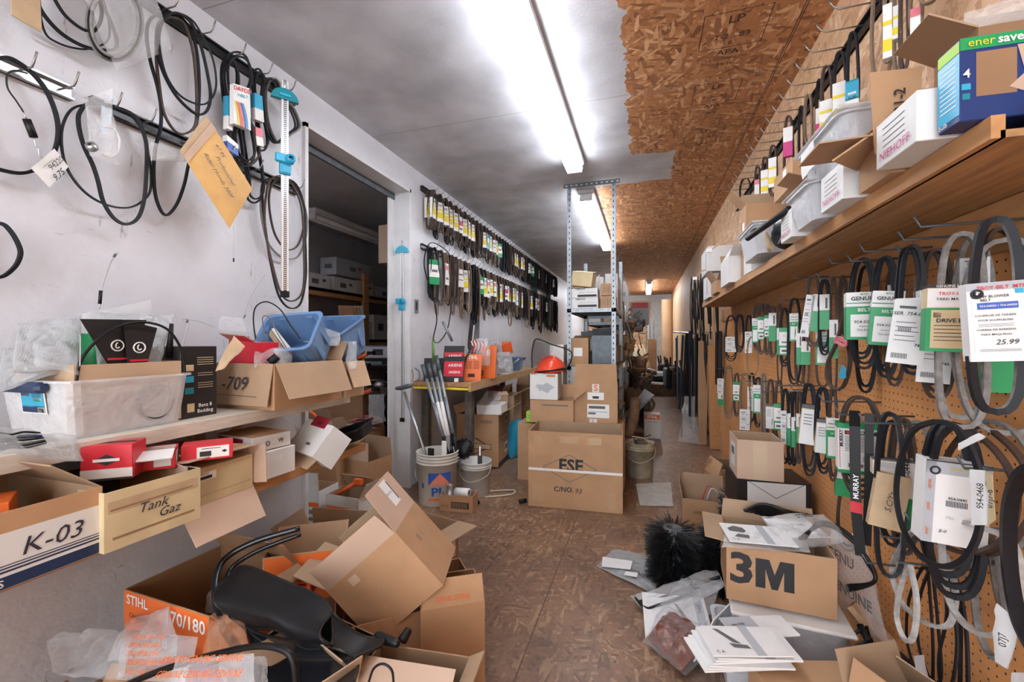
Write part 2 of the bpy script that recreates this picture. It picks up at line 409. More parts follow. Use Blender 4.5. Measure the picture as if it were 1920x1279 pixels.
def gridfaces(nu, nv): return [(j*(nu+1)+i, j*(nu+1)+i+1, (j+1)*(nu+1)+i+1, (j+1)*(nu+1)+i) for j in range(nv) for i in range(nu)]
def bag(name, label, q, m='film', puff=.02, amp=.012, sc=14, seed=1, nu=24, nv=24, cat='plastic bag', prints=(), group=None, th=None, part=False):
    b = MB()
    A = sheetgrid(q, nu, nv, amp, sc, seed, puff); B = sheetgrid(q, nu, nv, amp*.8, sc, seed+9, -puff)
    nn = (V(q[1])-V(q[0])).cross(V(q[3])-V(q[0])).normalized()*.0015
    B = [p-nn for p in B]
    # seal the edges
    for j in range(nv+1):
        for i in range(nu+1):
            if i in (0, nu) or j in (0, nv): k = j*(nu+1)+i; B[k] = A[k]-nn
    b.add(A, gridfaces(nu, nv), m, False); b.add(B, [f[::-1] for f in gridfaces(nu, nv)], m, True)
    for (s, a, c, size, mm, off) in prints:
        q_ = [V(p) for p in q]; x = (q_[1]-q_[0]).normalized(); n = x.cross(q_[3]-q_[0]).normalized(); y = n.cross(x)
        o = (q_[0]*(1-a)+q_[1]*a)*(1-c)+(q_[3]*(1-a)+q_[2]*a)*c
        b.text(s, o+n*(puff*sqrt(max(0, sin(pi*a)*sin(pi*c)))+amp*.8+.003), x, y, size, mm, off)
    if part: return b.build(name, th, world=True)
    return one(b, name, label, cat, group)
def paper(b, q, m, amp=.003, sc=8, seed=1, th=.0015, nu=8, nv=8):
    A = sheetgrid(q, nu, nv, amp, sc, seed); n = (V(q[1])-V(q[0])).cross(V(q[3])-V(q[0])).normalized()*th
    b.add(A, gridfaces(nu, nv), m, True); b.add([p-n for p in A], [f[::-1] for f in gridfaces(nu, nv)], m, True)
    return b

# ---------------- belts ----------------
def loop(L, wt, wm, wb, n=36, z0=0, ph=0):
    """closed hanging loop in the local XZ plane, hung from the origin"""
    out = []
    for i in range(n):
        t = 2*pi*i/n; c = cos(t); zn = (1-c)/2
        wdt = wt*(1-zn)**2+2*wm*zn*(1-zn)+wb*zn**2 if wm is not None else wt*(1-zn)+wb*zn
        s_ = sin(t); s_ = (abs(s_)**.75)*(1 if s_ > 0 else -1)
        out.append(V((s_*wdt/2, ph*s_*.004, z0-L*zn)))
    return out
# ---------------- palette ----------------
random.seed(4)
mat('white_wall', (.62, .63, .68), .42, var=.08, vs=5, bump=.35, bs=22, scuff=(.22, .20, .20))
mat('white_trim', (.66, .67, .69), .45, var=.08, vs=8)
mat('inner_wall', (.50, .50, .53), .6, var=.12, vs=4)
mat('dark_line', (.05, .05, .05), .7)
mat('card', (.46, .27, .145), .75, var=.12, vs=6, bump=.05, bs=60)
mat('card_light', (.52, .36, .235), .75, var=.10, vs=6)
mat('card_pink', (.53, .375, .28), .75, var=.06, vs=5)
mat('card_dark', (.30, .17, .09), .8, var=.15, vs=6)
mat('card_in', (.40, .27, .17), .8, var=.1, vs=6)
mat('card_cream', (.62, .50, .30), .7, var=.15, vs=10)
mat('kraft', (.50, .36, .22), .7, var=.12, vs=20)
mat('env', (.62, .36, .12), .6, var=.12, vs=12, bump=.3, bs=30)
mat('tape', (.50, .33, .19), .25, var=.05, vs=10)
mat('tape_clear', (.58, .45, .32), .2)
mat('white_card', (.70, .70, .69), .5, var=.05, vs=8)
mat('white', (.78, .78, .77), .45)
mat('paperw', (.74, .74, .74), .6, var=.04, vs=20)
mat('greyp', (.42, .44, .48), .6)
mat('ink', (.02, .02, .025), .6)
mat('ink_soft', (.12, .12, .13), .7)
mat('pen', (.03, .03, .05), .6)
mat('orange', (.78, .16, .03), .45, var=.06, vs=8)
mat('orange_b', (.85, .13, .02), .35)
mat('red', (.62, .02, .04), .35, var=.1, vs=5)
mat('red_dark', (.30, .012, .03), .4)
mat('helmet', (.80, .07, .03), .25)
mat('blue', (.03, .10, .45), .4)
mat('navy', (.012, .03, .09), .5)
mat('navy_sign', (.01, .035, .16), .35)
mat('binblue', (.13, .24, .44), .38, var=.08, vs=5)
mat('bindark', (.045, .075, .15), .4)
mat('cyan', (.03, .35, .55), .4)
mat('teal', (.01, .22, .28), .3)
mat('tealblue', (.03, .38, .62), .35)
mat('green', (.01, .30, .10), .4, var=.05, vs=10)
mat('lime', (.35, .62, .05), .5)
mat('yellow', (.75, .60, .03), .45)
mat('pink', (.70, .20, .25), .5)
mat('magenta', (.55, .04, .22), .5)
mat('black', (.006, .006, .007), .45, spec=.35)
mat('black_gloss', (.012, .014, .018), .22, var=.2, vs=4)
mat('black_soft', (.009, .010, .012), .45, spec=.35, var=.3, vs=5)
mat('blackbox', (.018, .016, .018), .4)
mat('rubber', (.008, .009, .013), .55, spec=.3, var=.2, vs=30)
mat('rubber_brown', (.065, .040, .030), .65, var=.25, vs=30)
mat('rubber_tan', (.22, .15, .10), .7, var=.2, vs=40)
mat('rubber_grey', (.22, .21, .20), .8, var=.35, vs=60)
mat('rubber_white', (.45, .44, .42), .8, var=.3, vs=60)
mat('rubber_inner', (.022, .022, .026), .6, spec=.3)
mat('steel', (.45, .46, .48), .35, m=.8, var=.1, vs=20)
mat('galv', (.28, .31, .34), .42, m=.6, var=.2, vs=25)
mat('galv_dark', (.12, .14, .16), .5, m=.5, var=.2, vs=20)
mat('alu', (.62, .63, .65), .3, m=.7, var=.1, vs=30)
mat('wire', (.30, .29, .28), .35, m=.8)
mat('rail', (.03, .032, .036), .35, m=.3)
mat('pine', (.52, .33, .18), .6, var=.22, vs=6, stretch=(8, 1, 8))
mat('pine_white', (.62, .56, .48), .6, var=.2, vs=8, stretch=(8, 1, 8))
mat('pine_warm', (.50, .25, .10), .55, var=.2, vs=6, stretch=(8, 1, 8))
mat('ply', (.42, .22, .09), .6, var=.35, vs=5, stretch=(10, .8, 10))
mat('pail', (.66, .64, .58), .4, var=.12, vs=9)
mat('pail_dirty', (.42, .36, .25), .6, var=.45, vs=9)
mat('pailtin', (.58, .58, .56), .4, var=.1, vs=9)
mat('jug_green', (.04, .12, .04), .5)
mat('stickgreen', (.10, .22, .05), .5, var=.2, vs=20)
mat('rope', (.62, .56, .46), .8)
mat('straw', (.40, .36, .26), .8)
mat('glass_dark', (.05, .06, .07), .1)
mat('tube_on', (.93, .96, 1), .4, emit=10.5)
mat('lampwhite', (.72, .73, .75), .35)
mat('bristle', (.008, .009, .011), .45)
mat('bristle_hub', (.08, .085, .09), .5)
mat('redrubber', (.15, .035, .015), .35, var=.4, vs=20)
mat('rustpart', (.17, .07, .035), .5, var=.5, vs=25)
mat('clutter', (.10, .085, .07), .7, var=.5, vs=12)
mat('clutter_brown', (.16, .09, .05), .7, var=.5, vs=10)
mat('daylight_osb', (.62, .40, .20), .6, var=.3, vs=30)
mat('slab_grey', (.48, .47, .44), .7, var=.15, vs=12)
mat('post_tan', (.58, .38, .22), .6, var=.12, vs=3)
mat('stamp', (.07, .03, .018), .7)
plastic('film', (.76, .77, .79), .19, .07)
plastic('film_grey', (.46, .48, .50), .46, .08)
plastic('film_clear', (.85, .87, .9), .05, .06)
plastic('film_orange', (.80, .42, .25), .25)
plastic('tub', (.80, .82, .86), .36, .3)
plastic('tub_frost', (.74, .76, .80), .45, .3)
plastic('visor', (.05, .05, .055), .35, .2)
T_OR = ((.22, .085, .035), (.38, .16, .06), (.46, .20, .08), (.50, .235, .10), (.72, .44, .24))
osb('osb_ceiling', T_OR, .9, .55, .35, paint=((-.10, -5, 3.45), (.22, 3.45, 4.05), (-.44, 4.0, 40)),
    seams=((1, 1.38), (1, 2.60), (1, 3.80), (1, 5.02), (1, 6.24), (1, 7.46), (1, 9.9), (0, .66), (0, .67)))
osb('osb_wall', ((.42, .23, .12), (.55, .33, .18), (.58, .35, .20), (.62, .39, .23), (.76, .54, .36)), .9, .55, .3,
    rot=(0, R(90), 0), seams=((1, 3.0),))
osb('osb_floor', ((.17, .10, .065), (.25, .14, .085), (.275, .155, .095), (.31, .18, .11), (.46, .30, .18)), 1.15, .36, .15, dirt=.75, seams=((0, -.44), (1, 2.9)))
osb('osb_far', ((.44, .24, .10), (.58, .35, .17), (.70, .46, .25), (.80, .56, .33), (.9, .68, .44)), .8, .6, .3, rot=(R(90), 0, 0))
pegmat('peg', (.74, .34, .125))

# ---------------- setting ----------------
YF = 14.2
b = MB(); b.box((-1.2, 6, -.05), (5.4, 17.6, .1), 'osb_floor'); struct('floor', b)
b = MB(); b.box((-1.2, 6, ZC+.05), (5.4, 17.6, .1), 'osb_ceiling')
for (y, s_) in ((2.22, 0), (2.75, 1), (3.28, 1), (1.70, 0)):     # ink stamps on the panels, read along the aisle
    X_, Y_ = V((0, 1, 0)), V((1, 0, 0)); X_, Y_ = V((1, 0, 0)), V((0, -1, 0)); o = V((.395, y, ZC-.001)); k = 1-.12*s_
    for (tt, v_, sz) in (('LP', .09, .07), ('1-2   83', -.02, .05), ('B', -.07, .035), ('APA', -.14, .055), ('RATED SHEATHING', -.19, .022), ('24/16', -.235, .035)): b.text(tt, o+Y_*v_*k, X_, Y_, sz*k, 'stamp', .012 if sz > .03 else 0)
    for (u0, v0, u1, v1) in ((-.14, .14, .14, .144), (-.14, -.10, .14, -.104), (-.14, -.10, -.136, .14), (.136, -.10, .14, .14)): b.quad([o+X_*u0*k+Y_*v0*k, o+X_*u1*k+Y_*v0*k, o+X_*u1*k+Y_*v1*k, o+X_*u0*k+Y_*v1*k], 'stamp')
struct('ceiling', b)
D0, D1, DH = 1.953, 3.10, 2.44
b = MB()
b.box((XL-.06, (D0-2.8)/2, ZC/2), (.12, D0+2.8, ZC), 'white_wall')
b.box((XL-.06, (D1+YF)/2, ZC/2), (.12, YF-D1, ZC), 'white_wall')
b.box((XL-.06, (D0+D1)/2, (ZC+DH)/2), (.12, D1-D0, ZC-DH), 'white_wall')
struct('wall_left', b)
b = MB()
b.box((XL-.055, D1-.012, DH/2), (.15, .024, DH), 'white_trim'); b.box((XL-.055, D0+.012, DH/2), (.15, .024, DH), 'white_trim')
b.box((XL-.055, (D0+D1)/2, DH-.012), (.15, D1-D0, .024), 'white_trim')
b.box((XL-.135, D1-.05, DH/2-.03), (.012, .10, DH-.06), 'white_trim'); b.box((XL-.13, (D0+D1)/2, DH-.05), (.02, D1-D0, .05), 'galv_dark')
struct('trim_1', b)
b = MB(); b.box((XR+.05, 6, ZC/2), (.1, 17.6, ZC), 'osb_wall'); struct('wall_right', b)
b = MB(); b.box((XR-.004, (-.5+5.0)/2, .74), (.008, 5.5, 1.48), 'peg')
struct('trim_2', b)      # hardboard panel with holes over the lower wall
b = MB()   # far end: white header beam, strand board wall
b.box((-.5, YF+.05, ZC/2), (2.8, .1, ZC), 'osb_far'); struct('wall_far', b)
b = MB(); b.box((-.5, YF-.05, ZC-.09), (2.8, .1, .18), 'white_trim'); struct('trim_3', b)
# side room seen through the doorway
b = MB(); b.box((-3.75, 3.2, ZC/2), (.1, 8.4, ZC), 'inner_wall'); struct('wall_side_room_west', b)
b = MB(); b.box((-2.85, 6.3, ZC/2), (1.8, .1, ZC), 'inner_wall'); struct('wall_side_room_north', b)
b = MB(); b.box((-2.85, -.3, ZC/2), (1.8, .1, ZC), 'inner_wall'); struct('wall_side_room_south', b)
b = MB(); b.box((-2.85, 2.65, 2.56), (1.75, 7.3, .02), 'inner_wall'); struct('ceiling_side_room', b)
# board that rises at the back of the aisle
b = MB()
b.box((XR-.012, 9.3, 1.3), (.024, 7.6, 2.3), 'post_tan'); struct('trim_4', b)

# ceiling lamps, plus added fill lights
def lamp(label, y0, y1, x, z, lit=True, rz=0):
    t = thing('ceiling_light', label, 'ceiling light', ((x), (y0+y1)/2, z), rz)
    L = y1-y0; b = MB(); b.box((0, 0, .025), (.15, L, .05), 'lampwhite', bev=.008)
    b.build('housing', t)
    for e in (-1, 1):
        s = MB(); s.box((0, e*(L/2-.012), -.02), (.12, .024, .075), 'lampwhite', bev=.004); s.build('lamp_holder', t)
    for s_ in (-1, 1):
        c = MB(); c.tube([(s_*.045, -L/2+.03, -.03), (s_*.045, L/2-.03, -.03)], .019, 'tube_on' if lit else 'lampwhite', 12)
        c.build('fluorescent_tube', t)
    return t
lamp('long twin tube fluorescent lamp on the ceiling, nearest to the viewer', 1.0, 3.42, -.535, 2.60)
lamp('twin tube fluorescent lamp on the ceiling behind the tall steel rack', 4.1, 6.5, -.535, 2.60)
lamp('added fill light built as a twin tube lamp, unseen behind the viewer', -2.6, -.2, -.535, 2.60)  # unseen lamp added to lift the ambient light
lamp('added twin tube fill light brightening the far end of the aisle', 10.6, 13.0, 0.1, 2.60)  # added lamp, brightens the far wall
lamp('unlit lamp on the ceiling of the side room', 3.25, 5.5, -3.0, 2.40, lit=False)
lamp('second added fill light over the left of the aisle end, standing in for daylight', 10.6, 13.0, -1.0, 2.60)  # another added lamp, stands in for daylight at the far end
def spl(pts, n=6, closed=True):
    pts = [V(p) for p in pts]; N = len(pts); out = []
    for i in range(N if closed else N-1):
        p0 = pts[(i-1) % N] if closed or i else pts[0]; p1 = pts[i]; p2 = pts[(i+1) % N]; p3 = pts[(i+2) % N] if closed or i < N-2 else pts[-1]
        for k in range(n):
            t = k/n
            out.append(.5*((2*p1)+(p2-p0)*t+(2*p0-5*p1+4*p2-p3)*t*t+(3*p1-p0-3*p2+p3)*t**3))
    if not closed: out.append(pts[-1])
    return out
def Z1(pts): return [(x/2.907, y/2.907) for x, y in pts]      # zoomed crop of the upper left
def onwall(pts, X=None, Y=None, dx=0):
    n = len(pts)
    return [P(x, y, X=X, Y=Y)+V((dx*sin(2*pi*i/n) if X is not None else 0, 0, 0)) for i, (x, y) in enumerate(pts)]
def wbelt(name, label, pts, X, w=.012, t=.007, m='rubber', cat='drive belt', dx=.006, n=6, group=None):
    b = MB(); b.ribbon(spl(onwall(pts, X=X, dx=dx), n), w, t, m, (1, 0, 0), True, None, 'rubber_inner' if m == 'rubber' else m)
    return one(b, name, label, cat, group)

# rails with their hooks
def rail(label, X, z, y0, y1, side, hooks, hl=.13, m='rail', h=.045):
    t = thing('wall_rail', label, 'hook rail', (X, y0, z))
    b = MB(); L = y1-y0
    b.box((side*.004, L/2, 0), (.008, L, h), m); b.box((side*.012, L/2, h/2-.003), (.024, L, .006), m); b.box((side*.012, L/2, -h/2+.003), (.024, L, .006), m)
    b.build('rail_channel', t)
    for y in hooks:
        c = MB(); c.tube([(0, y-y0, .0), (side*hl*.8, y-y0, -.002), (side*hl*.9, y-y0, .010), (side*(hl*.9+.016), y-y0, .04)], .003, 'wire', 6)
        c.build('hook', t)
    return t
HS = .11
rail('black hook rail high on the white wall left of the doorway', XL, 2.51, .55, 1.88, 1, [.62+i*.145 for i in range(9)], .12)
rail('black hook rail at middle height on the white wall, left part', XL, 2.03, .45, .93, 1, [.52, .66, .80, .90], .1, 'steel')
rail('black hook rail at middle height on the white wall, beside the doorway', XL, 2.03, .98, 1.90, 1, [1.02, 1.13, 1.3, 1.45, 1.6, 1.75, 1.86], .1)
NB = 50
up_y = [3.36+HS*i for i in range(NB)]; lo_y = [3.38+HS*i for i in range(NB)]
rail('long upper hook rail on the white wall beyond the doorway', XL, 2.52, 3.28, 8.95, 1, up_y, .14)
rail('long lower hook rail on the white wall beyond the doorway', XL, 2.02, 3.28, 8.95, 1, lo_y, .13)

# ---- hanging belts with card sleeves: prototypes ----
PROTO = {}
def mkbelt(key, strands, m, L, wt, wb, bw, bt, sleeve=None, name='drive_belt', waist=None, inner=None):
    """sleeve: (z centre, w, h, d, [bands (material, from, to)], texts, label rect)"""
    o = bpy.data.objects.new(name, None); COL.objects.link(o); o['category'] = 'drive belt'; kk = []
    rnd = random.Random(key)
    for k in range(strands):
        b = MB(); l = L*(1-.035*k*rnd.uniform(.5, 1.3)); pts = loop(l, wt*(1-.10*k), waist, wb*(1-.10*k), 30)
        y = (k-(strands-1)/2)*bw*1.05; a = rnd.uniform(-.05, .05)
        pts = [V((p.x*cos(a)-p.z*sin(a)*.4, y+.004*sin(p.z*20+k), p.z)) for p in pts]
        b.ribbon(pts, bw, bt, m[k % len(m)], (0, 1, 0), True, None, inner)
        kk.append(b.build('belt_loop', o) if strands > 1 else b.build('belt_loop', o))
    if sleeve:
        zc, w, h, d, bands, texts, rects = sleeve; b = MB()
        for (mm, a, c) in bands: b.box((0, 0, zc-h/2+h*(a+c)/2), (w, d, h*(c-a)), mm)
        for s_ in (-1, 1):
            y = s_*(d/2+.0006); x = V((-s_, 0, 0)) if s_ > 0 else V((1, 0, 0))
            for (mm, cx, cz, ww, hh, *kz) in rects:
                e = .0005*(kz[0] if kz else 1)
                c = V((0, y+s_*e, zc))+x*cx*w+V((0, 0, cz*h)); b.quad([c-x*ww*w/2-V((0, 0, hh*h/2)), c+x*ww*w/2-V((0, 0, hh*h/2)), c+x*ww*w/2+V((0, 0, hh*h/2)), c-x*ww*w/2+V((0, 0, hh*h/2))], mm)
            for (tt, cx, cz, sz, mm, off, *sxx) in texts:
                b.text(tt, V((0, y+s_*.0015, zc))+x*cx*w+V((0, 0, cz*h)), x, (0, 0, 1), sz, mm, off, sx=sxx[0] if sxx else 1)
        kk.append(b.build('sleeve', o))
    KID[o.name] = kk; PROTO[key] = o; o['_used'] = 0
    return o
def put(key, M, label, group=None, sc=None):
    o = PROTO[key]
    if not o['_used']:
        o['_used'] = 1; o.location, q, _ = M.decompose(); o.rotation_euler = q.to_euler(); o.scale = sc or (1, 1, 1); return tag(o, label, 'drive belt', group)
    r = o.copy(); COL.objects.link(r); r.location, q, _ = M.decompose(); r.rotation_euler = q.to_euler(); r.scale = sc or (1, 1, 1)
    tag(r, label, 'drive belt', group)
    for ch in KID[o.name]: c = ch.copy(); COL.objects.link(c); c.parent = r
    return r
SL_Y = (-.14, .075, .15, .022, [('white', 0, 1)], [('HI', .0, .33, .03, 'ink', .01)], [('yellow', 0, -.17, .98, .3), ('yellow', 0, .1, .98, .08)])
SL_R = (-.14, .07, .14, .022, [('white', 0, 1)], [], [('magenta', 0, .1, .98, .3), ('ink_soft', 0, -.25, .7, .12)])
SL_P = (-.14, .07, .14, .022, [('white', 0, 1)], [], [('pink', 0, .3, .98, .2), ('ink_soft', 0, -.2, .6, .1)])
SL_G = (-.15, .07, .15, .022, [('green', 0, .3), ('white', .3, .8), ('green', .8, 1)], [], [('ink_soft', 0, .05, .6, .1)])
SL_B = (-.14, .07, .15, .022, [('cyan', 0, 1)], [], [('white', 0, .1, .7, .3)])
SL_W = (-.14, .07, .13, .022, [('paperw', 0, 1)], [], [('ink_soft', 0, .2, .6, .08), ('ink_soft', 0, -.1, .7, .05)])
BN, BK, TN, GY = ['rubber_brown'], ['rubber'], ['rubber_tan'], ['rubber_grey']
kinds = {
 'by': (3, BN, .30, .05, .07, .010, .006, SL_Y), 'ky': (2, BK, .32, .05, .07, .011, .007, SL_Y), 'br': (2, BN, .31, .05, .07, .010, .006, SL_R),
 'kg': (2, BK, .33, .05, .07, .011, .007, SL_G), 'bb': (2, BN, .30, .05, .065, .010, .006, SL_B), 'kw': (3, BK, .34, .05, .07, .010, .006, SL_W),
 'bp': (2, TN, .33, .05, .07, .010, .006, SL_P), 'k': (3, BK, .35, .04, .06, .011, .007, None), 'b': (3, BN, .34, .05, .07, .010, .006, None), 'n': (2, TN, .42, .05, .08, .010, .006, None),
 'K': (4, BK, .46, .05, .07, .012, .008, None), 't': (2, TN, .36, .05, .075, .010, .006, SL_W)}
for k, a in kinds.items(): mkbelt(k, *a)
DESC = {'by': 'brown belts in a white and yellow sleeve', 'ky': 'black belt in a white and yellow sleeve', 'br': 'brown belt in a white and magenta sleeve', 'kg': 'black belt in a green and white sleeve',
 'bb': 'brown belt in a light blue sleeve', 'kw': 'black belts with a small white tag', 'bp': 'tan belt in a white and pink sleeve', 'k': 'bare black belts', 'b': 'bare brown belts', 'n': 'bare long tan belt', 'K': 'thick bundle of long black belts', 't': 'tan belt with a white tag'}
useq = 'by by by by by br by by by b b by bb by t ky kg k k k b b by by b by br b k kw kw kg k K k kw k b k k kw k k K k k kw k k k'.split()
lseq = 'kg b bp b b t by n K n kg ky bp by bp b by b br by b by bb bp b by k k n b by K k kw br n K b k k kw K k n K k k K k K'.split()
rnd = random.Random(8)
for row, (ys, seq, z, nm) in enumerate(((up_y, useq, 2.515, 'upper'), (lo_y, lseq, 2.015, 'lower'))):
    for i, y in enumerate(ys):
        for q in range(2 if i % 3 != 2 else 1):
            k = seq[i] if q == 0 else rnd.choice(['b', 'k', 'n', 'k'] if row else ['b', 'k', seq[i]])
            x = XL+(.085 if q == 0 else .045)
            put(k, TR((x, y+rnd.uniform(-.01, .01), z+.004), pi/2+rnd.uniform(-.75, .1) if q == 0 else pi/2+rnd.uniform(-.3, .3)), '%s, %s, hook %s from doorway, %s rail' % (DESC[k], 'front' if q == 0 else 'rear', ORD(i).split()[0], nm), 'belts hanging on the %s rail beyond the doorway' % nm, sc=((1.25, 1, 1.15), (1.3, 1, rnd.uniform(1.25, 1.5)))[row])
wbelt('drive_belt', 'long thin black belt looping down from the lower rail just beyond the doorway', [(803, 460), (795, 500), (812, 560), (818, 600), (812, 635), (822, 642), (838, 620), (846, 580), (848, 520), (845, 480), (820, 458)], XL+.06, .010, .006)
b = MB(); 
for k in range(4):
    b.ribbon(spl(onwall([(880+k*3, 505), (884+k*3, 560), (882+k*2, 600), (878+k*2, 650), (886+k*3, 655), (892+k*2, 600), (892+k*2, 540), (889+k*2, 505)], X=XL+.05+.012*k), 5), .01, .006, 'rubber', (1, 0, 0))
one(b, 'drive_belt', 'bundle of long black belts reaching down towards the parts table', 'drive belt')

# ---- near wall, big loops ----
X0 = XL+.05
wbelt('drive_belt', 'long black belt twisted into a figure eight on the top rail above the envelope', Z1([(880, 75), (815, 110), (797, 200), (815, 330), (850, 460), (872, 580), (870, 700), (845, 800), (835, 930), (850, 1080), (900, 1172), (960, 1120), (1005, 1010), (1030, 900), (1060, 760), (1085, 600), (1090, 430), (1070, 250), (1020, 130), (950, 75)]), X0, .012, .008)
wbelt('drive_belt', 'ribbed black belt hung as a wide oval on the top rail', Z1([(930, 75), (870, 130), (850, 250), (880, 380), (940, 500), (1010, 580), (1080, 625), (1130, 600), (1150, 520), (1135, 400), (1100, 250), (1050, 130), (990, 80)]), X0+.02, .012, .008, 'rubber')
wbelt('drive_belt', 'thin black belt, outermost of the oval coils on the top rail', Z1([(960, 70), (900, 100), (865, 180), (870, 300), (910, 430), (990, 530), (1100, 570), (1160, 530), (1183, 450), (1165, 320), (1110, 200), (1050, 110)]), X0+.04, .007, .006)
wbelt('drive_belt', 'brown and black belt whose lower end rests on the black middle rail', Z1([(870, 120), (850, 300), (865, 480), (890, 620), (950, 715), (1010, 728), (1065, 680), (1075, 550), (1070, 400), (1050, 250), (990, 110)]), X0+.005, .011, .007, 'rubber_brown')
wbelt('drive_belt', 'thin black belt in a wide ring below the clear parts bag', Z1([(560, 572), (440, 575), (370, 615), (330, 720), (340, 860), (390, 970), (480, 1065), (590, 1120), (700, 1132), (780, 1095), (825, 1030), (822, 880), (790, 740), (730, 640), (640, 590)]), X0, .008, .006)
wbelt('drive_belt', 'thick black belt sagging in a long drop below the middle rail', Z1([(500, 560), (435, 610), (425, 680), (450, 790), (500, 900), (530, 990), (560, 1100), (620, 1190), (690, 1222), (755, 1185), (790, 1080), (803, 920), (803, 790), (775, 690), (735, 630), (650, 590)]), X0+.015, .012, .009)
wbelt('drive_belt', 'thick black belt at the left edge with a curved white price tag', Z1([(-90, 360), (20, 315), (100, 345), (190, 420), (260, 520), (305, 640), (315, 740), (295, 830), (240, 900), (150, 940), (50, 935), (-60, 890), (-150, 750), (-160, 520)]), X0, .014, .009)
wbelt('drive_belt', 'black belt loop at the left edge of the view, lowest on the white wall', [(0, 419), (19, 434), (34, 462), (36, 481), (25, 503), (0, 520), (-40, 512), (-62, 470), (-40, 428)], X0-.01, .013, .009)
wbelt('drive_belt', 'black belt hanging at the top left from the rail, left of the film bag', Z1([(205, -200), (190, -60), (205, 30), (260, 115), (340, 190), (450, 250), (560, 272), (640, 250), (600, 100), (480, -100), (330, -260)]), X0, .012, .008)
wbelt('drive_belt', 'second black belt at the top left, partly behind the film bag', Z1([(280, -220), (275, -60), (330, 60), (400, 130), (470, 168), (520, 165), (560, 60), (500, -120), (380, -240)]), X0+.02, .010, .007)
wbelt('drive_belt', 'thin black belt at the top left hanging lower than its neighbours behind the film bag', Z1([(230, -150), (215, 60), (240, 180), (300, 230), (400, 262), (500, 262), (600, 200), (560, -20), (400, -200)]), X0-.02, .006, .005)
# coil group beside the doorway, lower
coil = [[(1440, 990), (1420, 1080), (1425, 1200), (1460, 1330), (1540, 1405), (1620, 1400), (1665, 1300), (1675, 1180), (1640, 1060), (1600, 1000), (1520, 975)],
        [(1500, 985), (1465, 1060), (1470, 1180), (1500, 1290), (1560, 1360), (1620, 1340), (1655, 1250), (1665, 1150), (1630, 1040), (1580, 985)],
        [(1450, 980), (1430, 1100), (1450, 1300), (1480, 1480), (1520, 1620), (1580, 1680), (1640, 1650), (1670, 1500), (1668, 1300), (1660, 1120), (1600, 990)],
        [(1480, 975), (1445, 1090), (1440, 1240), (1470, 1400), (1530, 1600), (1600, 1640), (1655, 1570), (1660, 1350), (1645, 1120), (1570, 975)]]
for i, (c, lb, m) in enumerate(zip(coil, ['short grey belt, widest of the coils under the ruler by the doorway', 'short brown belt, inner of the coils under the ruler by the doorway', 'long grey belt reaching almost to the blue bins by the doorway', 'long brown belt hanging behind the ruler beside the doorway'], ['rubber_grey', 'rubber_brown', 'rubber', 'rubber_brown'])):
    wbelt('drive_belt', lb, Z1(c), XL+.03+.018*i, .011, .007, m)
# DAYCO sleeves
def sleeve_belt(label, pts, X, q, bands, texts=(), m='rubber', th=.016, extra=(), w=.011, nstr=2, cx=0):
    b0 = onwall(pts, X=X); c = sum(b0, V((0, 0, 0)))/len(b0)
    t = thing('drive_belt', label, 'drive belt', tuple(c), 0)
    for k in range(nstr):
        b = MB(); cc = [p+(c-p)*(.09*k)+V((.013*k, 0, 0)) for p in b0]; b.ribbon(spl(cc, 5), w, .007, m, (1, 0, 0), True, None, 'rubber_inner' if m == 'rubber' else None)
        b.build('belt_loop', t, world=True)
    Q = [P(x, y, X=X+th+.013*nstr) for x, y in q]           # tl, tr, br, bl
    b = MB(); n = (Q[1]-Q[0]).cross(Q[3]-Q[0]).normalized()
    if n.x < 0: n = -n
    for (mm, a, e) in bands:
        k = [Q[0].lerp(Q[3], a), Q[1].lerp(Q[2], a), Q[1].lerp(Q[2], e), Q[0].lerp(Q[3], e)]
        b.slab(k[::-1], -(-th*1.6), mm) if True else None
    for (s, a, e, sz, mm, off) in texts:
        o = Q[0].lerp(Q[1], a).lerp(Q[3].lerp(Q[2], a), e); x = (Q[1]-Q[0]); y = (Q[0]-Q[3]); b.text(s, o+n*.003, x, y, sz, mm, off)
    for (mm, pp) in extra:
        b.add([Q[0].lerp(Q[1], a).lerp(Q[3].lerp(Q[2], a), e)+n*.002 for a, e in pp], [tuple(range(len(pp)))], mm)
    b.build('sleeve', t, world=True)
    return t
def curve_band(a0, w0, k):
    top = [(a0-.25*(1-s)**2, .42+.58*s) for s in [i/6 for i in range(7)]]
    return [(x, y) for x, y in top]+[(x+w0, y) for x, y in reversed(top)]
sleeve_belt('black belt in a white sleeve with a red DAYCO heading and curved rainbow stripes', Z1([(1275, 285), (1225, 340), (1235, 500), (1290, 650), (1270, 760), (1290, 860), (1340, 905), (1385, 850), (1365, 700), (1330, 560), (1365, 420), (1340, 310)]), XL+.07,
    Z1([(1275, 455), (1360, 482), (1368, 712), (1276, 672)]), [('white', 0, 1)], [('DAYCO', .5, .1, .026, 'red', .02), ('V-BELT', .5, .25, .018, 'cyan', .02)], extra=[(m_, [(min(1, max(0, x)), y) for x, y in curve_band(.22+.13*i, .09, i)]) for i, m_ in enumerate(['yellow', 'orange', 'pink', 'blue', 'cyan'])])
sleeve_belt('black belt in a narrow teal sleeve left of the rainbow striped sleeve', Z1([(1250, 300), (1208, 370), (1215, 520), (1240, 640), (1245, 740), (1275, 850), (1320, 890), (1310, 760), (1280, 600), (1290, 400)]), XL+.04, Z1([(1240, 520), (1270, 535), (1268, 712), (1240, 700)]), [('cyan', 0, .6), ('white', .6, 1)])
